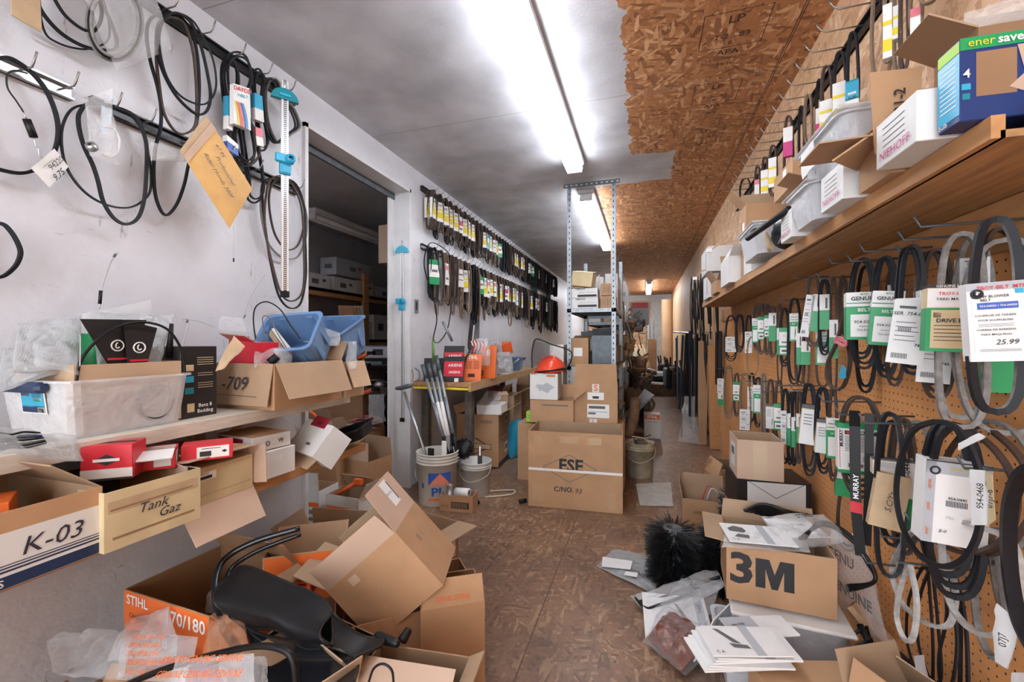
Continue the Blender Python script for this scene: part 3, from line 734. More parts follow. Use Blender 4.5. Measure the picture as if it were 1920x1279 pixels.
sleeve_belt('black belt in a bright teal sleeve right of the rainbow striped sleeve', Z1([(1400, 375), (1375, 430), (1385, 560), (1400, 700), (1395, 780), (1430, 822), (1455, 780), (1440, 660), (1425, 520), (1430, 410)]), XL+.06, Z1([(1388, 505), (1430, 525), (1440, 668), (1392, 650)]), [('cyan', 0, .55), ('paperw', .55, 1)], w=.01)
sleeve_belt('black belt in a low white and pink sleeve under the rainbow striped sleeve', Z1([(1330, 640), (1310, 700), (1330, 850), (1350, 1000), (1350, 1080), (1390, 1105), (1430, 1060), (1425, 940), (1400, 800), (1370, 680)]), XL+.045, Z1([(1392, 690), (1430, 705), (1438, 800), (1400, 790)]), [('pink', 0, .5), ('white', .5, 1)], w=.01)
sleeve_belt('brown belt in a small blue sleeve, lowest of the hanging sleeves before the doorway', Z1([(1280, 620), (1260, 760), (1290, 870), (1350, 905), (1410, 850), (1390, 760), (1340, 640)]), XL+.055, Z1([(1238, 735), (1300, 790), (1300, 850), (1240, 815)]), [('white', 0, .4), ('blue', .4, 1)], m='rubber_brown', w=.01)
for i, (dx, mm) in enumerate(((0, 'rubber'), (12, 'rubber_grey'), (-14, 'rubber'))):
    wbelt('drive_belt', ['black belt folded small behind the teal ruler head', 'grey belt folded small behind the teal ruler head', 'black belt left of the teal ruler head'][i], Z1([(1470+dx, 430), (1437+dx, 500), (1440+dx, 620), (1465+dx, 720), (1510+dx, 780), (1570+dx, 735), (1625+dx, 690), (1600+dx, 600), (1540+dx, 520), (1510+dx, 445)]), XL+.035+.02*i, .011, .007, mm)
# cable with a weight and paper tag
t = thing('control_cable', 'thin black control cable with a black stop and spring hung on the left rail', 'cable', tuple(P(50, 140, X=XL+.12)))
b = MB(); b.tube(spl(onwall(Z1([(150, 400), (80, 385), (40, 410), (42, 480), (85, 545), (115, 590), (128, 612)]), X=XL+.09), 6, False), .0025, 'black', 6); b.build('cable', t, world=True)
b = MB(); b.tube(onwall(Z1([(145, 650), (185, 750)]), X=XL+.09), .010, 'black', 10); b.build('stop', t, world=True)
b = MB(); b.tube(spl(onwall(Z1([(185, 755), (195, 795), (208, 810), (214, 845), (230, 862)]), X=XL+.09), 6, False), .0018, 'steel', 6); b.tube(onwall(Z1([(128, 612), (146, 650)]), X=XL+.09), .0018, 'steel', 6); b.build('spring_wire', t, world=True)
b = MB(); q = [P(x, y, X=XL+.075) for x, y in Z1([(170, 915), (270, 1022), (375, 910), (300, 810)])]; paper(b, q, 'paperw', .004, 10, 3)
xx = (q[3]-q[0]); yy = (q[0]-q[1]); o = (q[0]+q[2])/2
b.text('94220', o+V((.004, 0, 0))+xx.normalized()*.02, xx, yy, .022, 'ink'); b.text('9.75', o+V((.004, 0, 0))-yy.normalized()*.025, xx, yy, .024, 'pen', .01, .3); b.text('____', o+V((.004, 0, 0))+yy.normalized()*.02, xx, yy, .02, 'ink')
one(b, 'price_tag', 'curled white paper tag with number and price on the left black belt', 'tag')
b = MB(); b.slab([P(x, y, X=XL+.1) for x, y in [(20, -40), (72, -60), (79, 61), (22, 28)]][::-1], .004, 'kraft'); one(b, 'card_tag', 'blank cream card tag at the top left corner', 'tag')
# bags
b = MB()
for k in range(3): b.tube(spl(onwall([(215+52*cos(a)*(1-.08*k), 42+72*sin(a)*(1-.06*k)) for a in [i*pi/7 for i in range(14)]], X=XL+.07+.01*k), 4), .005, ('rubber_grey', 'rubber', 'rubber_grey')[k], 7, True)
one(b, 'hose_coil', 'coil of grey hose inside the film bag at the top left', 'hose')
bag('film_bag', 'clear grey film bag holding a coiled hose at the top left', [P(x, y, X=XL+.085) for x, y in [(218, 134), (322, 92), (270, -80), (130, -60)]], 'film', .03, .012, 9, 3, cat='plastic bag')
bag('film_bag', 'small clear film bag hanging on a hook left of the padded envelope', [P(x, y, X=XL+.10) for x, y in Z1([(490, 850), (650, 905), (610, 480), (470, 540)])], 'film', .015, .012, 16, 5)
b = MB(); b.tube(spl(onwall(Z1([(560, 690), (620, 700), (650, 760), (640, 830), (600, 855), (560, 845)]), X=XL+.1), 5, False), .0035, 'white', 6); one(b, 'cable_piece', 'short white bent cable inside the small film bag on the wall', 'cable')
b = MB(); b.lathe([(.006, 0), (.014, 0), (.016, .008), (.014, .02), (.006, .02)], 'steel', 12, TR(P(510/2.907, 815/2.907, X=XL+.1), .5, 1)); one(b, 'metal_bushing', 'small steel bushing at the bottom of the hanging film bag', 'bushing')
b = MB(); paper(b, [P(x, y, X=XL+.06) for x, y in Z1([(545, 720), (600, 720), (620, 540), (555, 560)])], 'galv', .002); one(b, 'metal_plate', 'grey metal plate inside the small film bag on the wall', 'plate')
bag('film_bag', 'crumpled clear bag sticking out at the left of the padded envelope', [P(x, y, X=XL+.12) for x, y in Z1([(820, 875), (1010, 885), (1020, 830), (815, 770)])], 'film', .015, .01, 20, 8, 8, 8)
# padded envelope
Q = [P(x, y, X=XL+d) for (x, y), d in zip(Z1([(1010, 870), (1250, 1245), (1375, 1030), (1165, 690)]), (.16, .20, .20, .16))]
b = MB(); A = sheetgrid(Q, 12, 10, .003, 14, 3, .014); B = sheetgrid(Q, 12, 10, .003, 14, 9, -.014)
b.add(A, gridfaces(12, 10), 'env', True); b.add(B, [f[::-1] for f in gridfaces(12, 10)], 'env', True)
x = (Q[1]-Q[0]).normalized(); n = x.cross(Q[3]-Q[0]).normalized(); y = n.cross(x)
if n.x < 0: n = -n
c = (Q[0]+Q[2])/2
for (s, u, v_, sz) in (('47.95', -.085, .04, .024), ('Professional', -.01, .012, .024), ('Rider Honda 300F', .0, -.028, .024)):
    b.text(s, c+x*u+y*v_+n*.022, x, y, sz, 'pen', 0, .35)
env = one(b, 'padded_envelope', 'brown padded envelope with handwriting hung on the middle rail', 'envelope')
b = MB(); b.slab([P(x, y, X=XL+.165) for x, y in Z1([(985, 818), (1010, 872), (1167, 690), (1122, 628)])], .004, 'kraft'); b.slab([P(x, y, X=XL+.17) for x, y in Z1([(1000, 850), (1025, 885), (1180, 705), (1150, 668)])], .002, 'card_pink')
f = b.build('flap', None); f.parent = env; f.location = f.location-env.location
# measuring sticks with blue clamps
def ruler(label, px, y0, y1, X, Y=None, m='alu', clamps=()):
    top = P(px, y0, X=X) if Y is None else P(px, y0, Y=Y); bot = P(px, y1, X=X) if Y is None else P(px, y1, Y=Y)
    L = top.z-bot.z; t = thing('measuring_stick', label, 'measuring stick', (bot.x, bot.y, bot.z), R(55) if Y is None else 0)
    b = MB(); b.box((0, 0, L/2), (.034, .006, L), m); b.box((-.011, -.004, L/2), (.004, .004, L), 'white'); b.box((.013, -.004, L/2), (.004, .004, L), 'white')
    k = .02
    while k < L-.02: b.box((0.001, -.0036, k), (.012, .001, .003), 'ink'); k += .010
    b.build('scale_bar', t)
    b = MB(); b.box((0, 0, .012), (.042, .014, .034), 'black', bev=.004); b.build('end_cap', t)
    for (yy, kind) in clamps:
        z = (P(px, yy, X=X) if Y is None else P(px, yy, Y=Y)).z-bot.z; b = MB()
        if kind == 0:
            pts = [(.062*cos(a), .055*sin(a)) for a in [i*pi/12 for i in range(13)]]
            b.add([(x_, -.012, z+z_) for x_, z_ in pts]+[(x_, .012, z+z_) for x_, z_ in pts], [tuple(range(12, -1, -1)), tuple(range(13, 26))]+[(i, i+1, i+14, i+13) for i in range(12)]+[(12, 0, 13, 25)], 'teal' if Y is None else 'tealblue')
            b.box((0, -.014, z+.02), (.05, .006, .012), 'cyan'); b.tube([(0, 0, z+.05), (0, 0, z+.10)], .006, 'alu', 8)
        else:
            b.box((0, -.006, z), (.052, .026, .085), 'tealblue', bev=.004); b.box((-.005, -.024, z+.03), (.085, .02, .045), 'tealblue', bev=.006)
            b.lathe([(.022, 0), (.022, .018), (.012, .022)], 'tealblue', 14, TR((.02, -.03, z+.03), 0, pi/2)); b.box((0, -.02, z-.02), (.03, .006, .03), 'cyan')
        b.build('clamp', t)
    return t
ruler('tall measuring stick with teal sliders hanging before the doorway', 534, 152, 556, XL+.13, clamps=((188, 0), (312, 1)))
ruler('measuring stick with blue sliders fixed to the right doorpost', 754, 466, 790, None, 3.07, clamps=((474, 0), (572, 1)))
# loose wires on the wall
def wire(label, pts, X=None, Y=None, r=.0016, m='steel', ends=(), cat='cable', name='control_cable', n=6):
    b = MB(); b.tube(spl(onwall(pts, X=X, Y=Y), n, False), r, m, 6)
    for (a, c, rr, mm) in ends: b.tube(onwall([a, c], X=X, Y=Y), rr, mm, 8)
    return one(b, name, label, cat)
wire('stiff steel cable end with black ferrule sticking up from the film bags', [(186, 580), (190, 545), (204, 500), (213, 482), (216, 476), (222, 475)], X=XL+.15, ends=[((189, 545), (187, 570), .005, 'black'), ((213, 482), (217, 477), .004, 'galv_dark')])
wire('thin wire with a small black end hanging below the envelope', [(437, 425), (439, 460), (438, 488)], X=XL+.15, r=.0009, ends=[((438, 484), (438, 491), .003, 'black')])
wire('thin curved steel cable beside the ruler above the blue bins', [(498, 515), (480, 540), (465, 570), (459, 590), (456, 597)], X=XL+.12, r=.001, ends=[((460, 590), (457, 597), .003, 'galv_dark')])
lamp('unseen fill light added on the side room ceiling behind the near wall', -.1, 1.6, -2.75, 2.42)  # out-of-view lamp added to light the side room
# ---------------- shelves on the near left wall ----------------
def board(name, label, x0, x1, y0, y1, z0, z1, m, cat='shelf', extra=None):
    t = thing(name, label, cat, ((x0+x1)/2, (y0+y1)/2, z0)); b = MB()
    b.box((0, 0, (z1-z0)/2), (x1-x0, y1-y0, z1-z0), m, bev=.002); b.build('board', t)
    if extra: extra(t)
    return t
def brackets(ys, x, dz, m='pine'):
    def f(t):
        for y in ys:
            b = MB(); yy = y-t.location.y; xx = x-t.location.x
            b.box((xx+.015, yy, -dz/2), (.03, .04, dz), m); b.tube([(xx+.03, yy, -dz), (xx+.28, yy, -.005)], .012, m, 6); b.build('bracket', t)
    return f
board('wall_shelf', 'white-stained pine shelf board under the clear storage tub', -1.845, -1.44, -.1, 1.84, .885, .93, 'pine_white', extra=brackets([.2, 1.35], -1.845, .2))
board('wall_shelf', 'lower wooden shelf board carrying opened parts cartons on the left wall', -1.845, -1.39, -.1, 1.90, .63, .668, 'pine_warm', extra=brackets([.2, 1.5], -1.845, .25))

def tub(name, label, M, size, taper, m, cat='bin', t=.004, rim=.012, rim_m=None, inner=None, extra=None, group=None):
    """open tapered plastic bin, base centre at origin, opening +Z"""
    w, d, h = size; th = thing(name, label, cat, M=M, group=group); b = MB()
    def ring(sx, sy, z, r=.03, n=3):
        out = []
        for (qx, qy, a0) in ((1, 1, 0), (-1, 1, pi/2), (-1, -1, pi), (1, -1, 3*pi/2)):
            for k in range(n+1):
                a = a0+k*pi/2/n; out.append((qx*(sx/2-r)+r*cos(a), qy*(sy/2-r)+r*sin(a), z))
        return out
    lv = [(w-taper, d-taper, 0), (w-taper*.4, d-taper*.4, h*.55), (w, d, h), (w+rim*1.6, d+rim*1.6, h), (w+rim*1.6, d+rim*1.6, h+rim*.5), (w-2*t, d-2*t, h+rim*.5), (w-taper-2*t, d-taper-2*t, t)]
    vs = []; 
    for l in lv: vs += ring(*l)
    n = 16; F = [(i*n+k, i*n+(k+1) % n, (i+1)*n+(k+1) % n, (i+1)*n+k) for i in range(len(lv)-1) for k in range(n)]
    F.append(tuple(range(n-1, -1, -1))); F.append(tuple((len(lv)-1)*n+k for k in range(n)))
    b.add(vs, F, m)
    # ribs
    if extra != 'plain':
        for s_ in (-1, 1):
            for k in (-.25, .25): b.box((k*w, s_*(d-taper*.35)/2, h*.6), (.03, .008, h*.7), m)
            for k in (-.2, .2): b.box((s_*(w-taper*.35)/2, k*d, h*.6), (.008, .03, h*.7), m)
    b.build('bin_body', th)
    if rim_m:
        for s_ in (-1, 1): r = MB(); r.box((s_*(w/2+.012), 0, h-.012), (.035, d*.55, .03), rim_m, bev=.01); r.build('handle', th)
    return th
# clear tub
tb = tub('storage_tub', 'clear plastic storage tub with blue handles and a product sticker on upper shelf', TR((-1.622, .893, .931), pi/2), (.325, .31, .155), .03, 'tub', rim_m='navy', extra='plain', cat='storage tub')
KK = [c for c in tb.children]
b = MB(); M_ = Mx.Identity(4)
q = [P(x, y, X=-1.455) for x, y in [(38, 775), (86, 774), (84, 733), (36, 733)]]
def stick(q, m, items, name='sticker', parent=None, n_off=.002):
    """flat sticker with contents: items (material, polygon in unit coords) or (text,u,v,size,mat,off)"""
    b = MB(); q = [V(p) for p in q]; n = (q[1]-q[0]).cross(q[3]-q[0]).normalized()
    L = lambda a, c: q[0].lerp(q[1], a).lerp(q[3].lerp(q[2], a), c)
    if m: b.slab([p+n*n_off for p in q], .0008, m)
    for it in items:
        if len(it) == 2: b.add([L(a, c)+n*(n_off+.001) for a, c in it[1]], [tuple(range(len(it[1])))], it[0])
        else: b.text(it[0], L(it[1], it[2])+n*(n_off+.0015), q[1]-q[0], q[3]-q[0], it[3], it[4], it[5])
    return b.build(name, parent, world=parent is not None)
def RC(x0, y0, x1, y1): return [(x0, y0), (x1, y0), (x1, y1), (x0, y1)]
# sticker on the end facing the viewer
Q0 = [V((-1.665, .736, 1.0)), V((-1.555, .736, 1.0)), V((-1.555, .729, 1.062)), V((-1.665, .729, 1.062))]
stick(Q0, 'white', [('cyan', RC(.05, .3, .95, .95)), ('navy', RC(.05, .05, .95, .35)), ('red', RC(.08, .78, .42, .93)), ('white', RC(.5, .62, .85, .88)), ('green', RC(.55, .55, .8, .68)), ('white', RC(.66, .05, .95, .3)), ('ink', RC(.7, .08, .9, .24))], parent=tb)
# things in the tub and behind it
carton('cardboard_box', 'long brown carton standing in the clear tub, holding film bags', 'box', TR((-1.575, .905, .938), pi/2), (.285, .15, .195), t=.005, mt='card_light', inner='card_in')
carton('cardboard_box', 'brown carton with a white sticker at the left edge, behind the clear tub', 'box', TR((-1.70, .835, .938), pi/2), (.17, .08, .225), mt='card', closed=True, prints=[('R', 'r', 0, 0, .05, .06, 'white')])
b = MB()
for k in range(3): b.tube(spl([(-1.487+.003*k, .96+.055*cos(a)*(1-.07*k), 1.005+.055*sin(a)*(1-.05*k)) for a in [i*pi/6 for i in range(12)]], 3), .0028, 'black_soft', 6, True)
one(b, 'cable_coil', 'coiled dark cable seen through the wall of the clear tub', 'cable')
wire('thick black hose arching over the clear tub', [(143, 716), (150, 680), (175, 645), (215, 615), (265, 604), (310, 615), (335, 645), (345, 680), (346, 706)], X=-1.50, r=.004, m='black', name='black_hose', cat='hose')
def std(px0, py0, px1, py1, X, tilt=0, dX=0):
    """quad standing parallel to the left wall from pixel box"""
    return [P(px0, py1, X=X), P(px1, py1, X=X), P(px1+tilt, py0, X=X+dX), P(px0+tilt, py0, X=X+dX)]
bag('film_bag', 'grey film bag of parts, leftmost in the pile above the clear tub', [P(0, 735, X=-1.62), P(120, 700, X=-1.56), P(150, 640, X=-1.66), P(0, 655, X=-1.70)], 'film_grey', .02, .02, 9, 11)
bag('film_bag', 'broad clear film bag leaning over the left end of the clear tub', [P(20, 700, X=-1.54), P(150, 690, X=-1.52), P(155, 590, X=-1.66), P(35, 606, X=-1.68)], 'film_grey', .016, .018, 9, 12)
bag('film_bag', 'tall grey film bag holding black printed cards over the clear tub', [P(185, 690, X=-1.56), P(300, 688, X=-1.53), P(325, 590, X=-1.62), P(170, 585, X=-1.66)], 'film_grey', .02, .014, 9, 13)
bag('film_bag', 'large grey film bag peaked highest above the clear tub, behind the black hose', [P(120, 690, X=-1.66), P(290, 680, X=-1.64), P(282, 562, X=-1.70), P(120, 596, X=-1.73)], 'film', .015, .015, 9, 14)
bag('film_bag', 'clear film bag hanging out over the left rim of the clear tub', [P(70, 690, X=-1.50), P(150, 700, X=-1.48), P(140, 640, X=-1.60), P(55, 640, X=-1.62)], 'film_clear', .015, .018, 12, 15)
b = MB(); b.add(sheetgrid([P(135, 690, X=-1.60), P(197, 690, X=-1.57), P(180, 628, X=-1.62), P(120, 620, X=-1.66)], 10, 10, .012, 12, 5), gridfaces(10, 10), 'green', True)
one(b, 'green_bag', 'bright green plastic bag among the film bags over the clear tub', 'plastic bag')
for i, (q, lb) in enumerate(((((205, 688), (240, 688), (275, 600), (150, 598)), 'black backing card with round logo, left of two, in the grey film bag'), (((240, 690), (275, 686), (295, 615), (232, 600)), 'black backing card with round logo, right of two, in the grey film bag'))):
    b = MB(); Q = [P(x, y, X=-1.525+.012*i) for x, y in q]; b.slab(Q, .002, 'blackbox')
    c = Q[0].lerp(Q[1], .5).lerp(Q[3].lerp(Q[2], .5), .45); n = (Q[1]-Q[0]).cross(Q[3]-Q[0]).normalized(); xx = (Q[1]-Q[0]).normalized(); yy = n.cross(xx)
    ring = [c+n*.002+xx*.016*cos(a)+yy*.016*sin(a) for a in [k*pi/8 for k in range(16)]]; b.tube(ring, .0022, 'white', 5, True); b.tube([c+n*.002+xx*.005*cos(a)+yy*.008*sin(a) for a in [k*pi/6 for k in range(3, 12)]], .002, 'white', 5)
    b.box(tuple(c+n*.002+V((0, .0, -.04))), (.004, .05, .006), 'red')
    one(b, 'backing_card', lb, 'card')
wire('thin S-shaped steel cable end over the green plastic bag', [(150, 688), (151, 650), (150, 628), (143, 622), (140, 619)], X=-1.49, r=.0015)
wire('short cable end with black ferrule right of the clear tub', [(336, 680), (345, 640), (351, 612), (353, 600), (348, 598), (343, 600)], X=-1.53, r=.0016, ends=[((336, 678), (337, 670), .004, 'black'), ((350, 605), (352, 600), .0035, 'galv_dark')])
wire('thin steel cable running from the ferrule to the red box', [(351, 600), (365, 601), (385, 607), (402, 614)], X=-1.53, r=.0012)
b = MB(); b.tube(onwall([(316, 672), (322, 607)], X=-1.56), [.012, .006], 'black', 8); one(b, 'black_rod', 'short black rod standing at the right end of the film bags', 'rod')
# black product box
parcel('product_box', 'black retail box with small printed text standing right of the clear tub', 'box', TR((-1.635, 1.12, .931), pi/2), (.13, .24, .25), 'blackbox',
       [('F', 'r', -.035, .05, .03, .022, 'card_cream'), ('F', 'r', -.035, .01, .03, .022, 'cyan'), ('F', 'r', -.035, -.03, .03, .022, 'teal'), ('F', 'r', -.03, -.09, .025, .03, 'card_cream'), ('F', 't', .02, -.085, 'Benz 8', .018, 'white', .01), ('F', 't', .02, -.105, 'Bedding', .018, 'white', .01)]+
       [('F', 'r', .022, .085-.008*k, .06, .0022, 'card_cream') for k in range(4)]+[('F', 'r', .022, .03-.008*k, .055, .002, 'card_cream') for k in range(2)]+[('F', 'r', .022, -.005-.008*k, .055, .002, 'card_cream') for k in range(3)])
# carton 709
A0, A1 = V((-1.68, 1.31, .931)), V((-1.365, 1.30, .931))
c7 = carton3('cardboard_box', 'opened carton marked 709 with drooping flaps on the upper shelf', 'box', A0, A1, A0+V((0, 0, .18)), .37, flaps=(262, 120, None, 245), mt='card', inner='card_in', fl=(.165, .1, .1, .15), fmt='card_light',
             fprints={0: [('O', 'l', .0, .0, [(-.09, -.04), (-.07, -.045), (-.085, .03)], .003, 'pen')]})
Qf = [V((-1.53-.10, 1.275, 1.0)), V((-1.53+.10, 1.27, 1.0))]
b = MB(); b.text('-709', V((-1.55, 1.283, 1.03)), V((1, -.02, 0)), V((0, .10, 1)), .075, 'pen', 0, .2); b.tube([(-1.66, 1.272, .99), (-1.42, 1.268, .985)], .001, 'pen', 4); b.build('handwriting', c7, world=True)
carton('parts_box', 'bright red parts box standing open in the 709 carton', 'box', TR((-1.575, 1.385, 1.0), R(-8), 0, R(4)), (.17, .10, .20), flaps=(150, None, None, None), mt='red', inner='card_in', fl=.05, prints=[('F', 'r', .03, -.035, .06, .04, 'white'), ('F', 't', .03, -.035, '692236', .018, 'ink')])
b = MB(); paper(b, [P(403, 696, X=-1.45), P(420, 690, X=-1.43), P(460, 650, X=-1.45), P(438, 628, X=-1.48)], 'kraft', .006, 12, 4, .003); one(b, 'torn_card', 'torn strip of brown card hanging over the 709 carton rim', 'card')
bag('film_bag', 'crumpled clear bag on top of the red parts box', [P(410, 618, X=-1.52), P(462, 622, X=-1.50), P(455, 596, X=-1.55), P(415, 592, X=-1.55)], 'film_clear', .015, .014, 16, 21, 10, 10)
b = MB(); b.box((0, 0, .008), (.05, .03, .016), 'black', bev=.004, M=TR((-1.60, 1.36, 1.203), .5)); one(b, 'plastic_clip', 'small black plastic block lying on the red parts box', 'plastic block')
bag('film_bag', 'crumpled clear bag of fittings between red box and blue bin', [P(475, 690, X=-1.44), P(535, 688, X=-1.42), P(530, 648, X=-1.5), P(480, 640, X=-1.52)], 'film', .02, .02, 16, 22, 12, 12)
bag('film_bag', 'small clear bag in the mouth of the 709 carton, lowest of the bags', [P(520, 690, X=-1.40), P(545, 685, X=-1.39), P(548, 655, X=-1.44), P(515, 652, X=-1.45)], 'film', .015, .015, 18, 23, 10, 10)
b = MB(); b.tube([P(505, 680, X=-1.42), P(520, 668, X=-1.40)], .016, 'rubber', 12); one(b, 'rubber_boot', 'short black rubber pipe in the bags beside the blue bin', 'pipe')
# blue bins: opening centre by pixel, axis chosen
def frameM(o, zax, xax):
    z = V(zax).normalized(); x = V(xax); x = (x-z*x.dot(z)).normalized(); y = z.cross(x); M = Mx((x, y, z)).transposed().to_4x4(); M.translation = V(o); return M
zb = V((.02, -.62, .62)).normalized()
tub('storage_bin', 'blue plastic bin with dark inside tipped towards the viewer, left of two', frameM(P(575, 668, Y=1.60), (.10, -.62, .52), (1, .25, .05)), (.25, .20, .17), .05, 'binblue', t=.004, inner='bindark', cat='bin')
tub('storage_bin', 'light blue plastic bin tipped beside its darker neighbour, right of two', frameM(P(634, 668, Y=1.86), (.0, -.40, .80), (1, .2, -.38)), (.29, .24, .17), .05, 'binblue', t=.004, cat='bin')
bag('film_bag', 'clear bag of small parts inside the right blue bin', [P(565, 640, Y=1.62), P(635, 650, Y=1.60), P(640, 625, Y=1.68), P(562, 600, Y=1.68)], 'film', .02, .02, 14, 31, 12, 12)
bag('film_bag', 'crumpled bag hanging from the right side of the right blue bin', [P(650, 695, Y=1.70), P(668, 690, Y=1.70), P(668, 640, Y=1.74), P(652, 640, Y=1.74)], 'film', .015, .015, 16, 32, 8, 10)
wire('black cable arching out of the left blue bin', [(480, 640), (475, 600), (480, 575), (500, 566), (525, 580), (545, 610), (563, 635)], Y=1.42, r=.003, m='black')
wire('thin cable curling inside the left blue bin', [(497, 625), (492, 600), (497, 592), (508, 600), (520, 625), (545, 665)], Y=1.44, r=.002, m='galv_dark')
b = MB(); b.slab([P(505, 625, Y=1.5), P(512, 620, Y=1.5), P(545, 668, Y=1.46), P(538, 672, Y=1.46)], .01, 'kraft'); b.slab([P(512, 618, Y=1.5), P(517, 616, Y=1.5), P(553, 662, Y=1.46), P(548, 668, Y=1.46)], .01, 'white'); one(b, 'wrapped_part', 'narrow part in white and brown paper lying in the left blue bin', 'part')
carton('cardboard_box', 'plain brown carton with a drooping flap under the right blue bin', 'box', TR((-1.52, 1.765, .931), 0), (.33, .14, .17), flaps=(None, None, None, 250), mt='card_light', fl=.13)
# items under the upper shelf at the far left
b = MB(); A = sheetgrid([P(-30, 852, X=-1.34), P(158, 862, X=-1.38), P(140, 820, X=-1.435), P(-30, 806, X=-1.435)], 12, 10, .012, 12, 44); b.add(A, gridfaces(12, 10), 'film_grey', True)
one(b, 'film_bag', 'flat grey film bag drooping over the lower cartons at the left edge', 'plastic bag')
for i in range(7):
    wire(['%s dark cable lying on the film bag at the left edge' % w_ for w_ in ('upper', 'lower', 'middle', 'shortest', 'longest', 'innermost', 'outermost')][i], [(-5, 812+6*i), (20, 815+4*i), (45, 810+5*i), (75+i*2, 812+3*i)], X=-1.40+.004*i, r=.0025, m=('black', 'steel', 'navy', 'black', 'steel', 'black', 'galv_dark')[i])

# ---------------- lower shelf cartons ----------------
ZS = .669
k3 = carton('cardboard_box', 'open carton marked K-03 with a white front and navy stripes', 'box', TR((-1.50, .475, ZS), pi/2), (.49, .39, .165), flaps=(None, None, 170, 40), mt='card', inner='card_in', fl=.12,
       prints=[('F', 'r', 0, -.022, .488, .12, 'white_card'), ('F', 'r', 0, -.068, .488, .026, 'navy', 2), ('F', 'r', 0, -.045, .488, .004, 'navy', 2), ('F', 'r', 0, -.038, .488, .003, 'navy', 2), ('F', 'r', 0, -.032, .488, .002, 'navy', 2),
               ('F', 't', .15, -.005, 'K-03', .055, 'pen', 0, .25), ('F', 't', .04, -.069, 'PARTS', .022, 'white', .01), ('F', 't', .03, -.03, 'NJ', .03, 'ink', .02)])
for lb, px, y, w_, h_, mm in (('plain orange parts box inside the K-03 carton', (82, 142), .60, .09, .10, 'orange'),):
    parcel('parts_box', lb, 'box', TR((-1.45, .57, ZS+.075), R(60)), (.10, .11, .09), 'orange')
parcel('parts_box', 'flat red edged card inside the K-03 carton', 'box', TR((-1.55, .50, ZS+.006), R(70)), (.2, .22, .06), 'card')
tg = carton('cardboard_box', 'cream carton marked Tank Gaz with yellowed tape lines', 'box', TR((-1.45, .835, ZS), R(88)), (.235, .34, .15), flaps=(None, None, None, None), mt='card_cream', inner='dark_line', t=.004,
       prints=[('F', 'r', 0, .035, .22, .030, 'kraft'), ('F', 'r', 0, -.045, .20, .006, 'card_dark'), ('F', 'r', -.005, .028, .2, .004, 'card_dark', 2), ('F', 't', -.01, .01, 'Tank', .036, 'pen', .0, .3), ('F', 't', .03, -.018, 'Gaz', .036, 'pen', .0, .3)])
BS = lambda u, v, s: [('F', 'p', u, v, [(-s, 0), (0, -s*.45), (s, 0), (0, s*.45)], 'ink'), ('F', 'r', u, v, s*2.1, s*.3, 'white', 3), ('F', 't', u, v, 'BRIGGS & STRATTON', s*.2, 'ink', .01)]
parcel('parts_box', 'dark red and white engine parts box with black diamond logo, tallest of the red boxes', 'box', TR(P(207, 901, Z=.821)+V((-.035, .03, 0)), R(38)), (.112, .085, .095), 'red', [('F', 'r', 0, -.029, .112, .026, 'white'), ('F', 'r', 0, -.044, .112, .006, 'ink', 2), ('L', 'r', 0, -.029, .085, .026, 'white'), ('T', 'r', 0, 0, .10, .02, 'ink')]+[('F', 'p', 0, .008, [(-.03, 0), (0, -.015), (.03, 0), (0, .015)], 'ink'), ('F', 'r', 0, .008, .058, .008, 'white', 4), ('F', 't', 0, .008, 'BRIGGS & STRATTON', .0055, 'ink', .01)])
carton('parts_box', 'red flip-top box lying open between two red parts boxes', 'box', TR(P(292, 880, Z=.821)+V((-.03, .02, 0)), R(50)), (.10, .085, .055), flaps=(200, None, None, None), mt='red', inner='white_card', fl=.05, prints=[('R', 'r', 0, 0, .05, .035, 'white'), ('F', 'r', .02, 0, .04, .04, 'white')])
parcel('parts_box', 'bright red long box with a white barcode label on the lower shelf', 'box', TR(P(392, 862, Z=.821)+V((-.03, .02, 0)), R(50)), (.135, .08, .05), 'red', [('F', 'r', .015, 0, .085, .036, 'white'), ('F', 'r', -.005, -.004, .03, .016, 'ink', 2), ('F', 'p', .045, 0, [(-.008, 0), (0, -.005), (.008, 0), (0, .005)], 'ink'), ('F', 'r', .01, .012, .05, .002, 'ink', 2)])
# second carton opened to the front
M2 = frameM((-1.70, 1.065, ZS+.075), (1, 0, .04), (0, 1, 0))
cc = carton('cardboard_box', 'carton lying on its side on the lower shelf, flaps opened to the aisle', 'box', M2, (.26, .14, .34), flaps=(150, 95, 105, 100), mt='card', inner='card_pink', fl=(.13, .04, .075, .06), fmt='card_pink')
parcel('cardboard_box', 'cream carton with a barcode sticker inside the carton with opened flaps', 'box', TR((-1.52, 1.07, ZS+.008), pi/2), (.235, .35, .118), 'card_cream', [('F', 'r', -.06, .03, .08, .025, 'white'), ('F', 'r', -.06, .026, .05, .010, 'ink', 2), ('F', 't', -.06, .038, '497163', .009, 'ink', .01, 0), ('F', 'r', 0, -.03, .22, .004, 'kraft')])
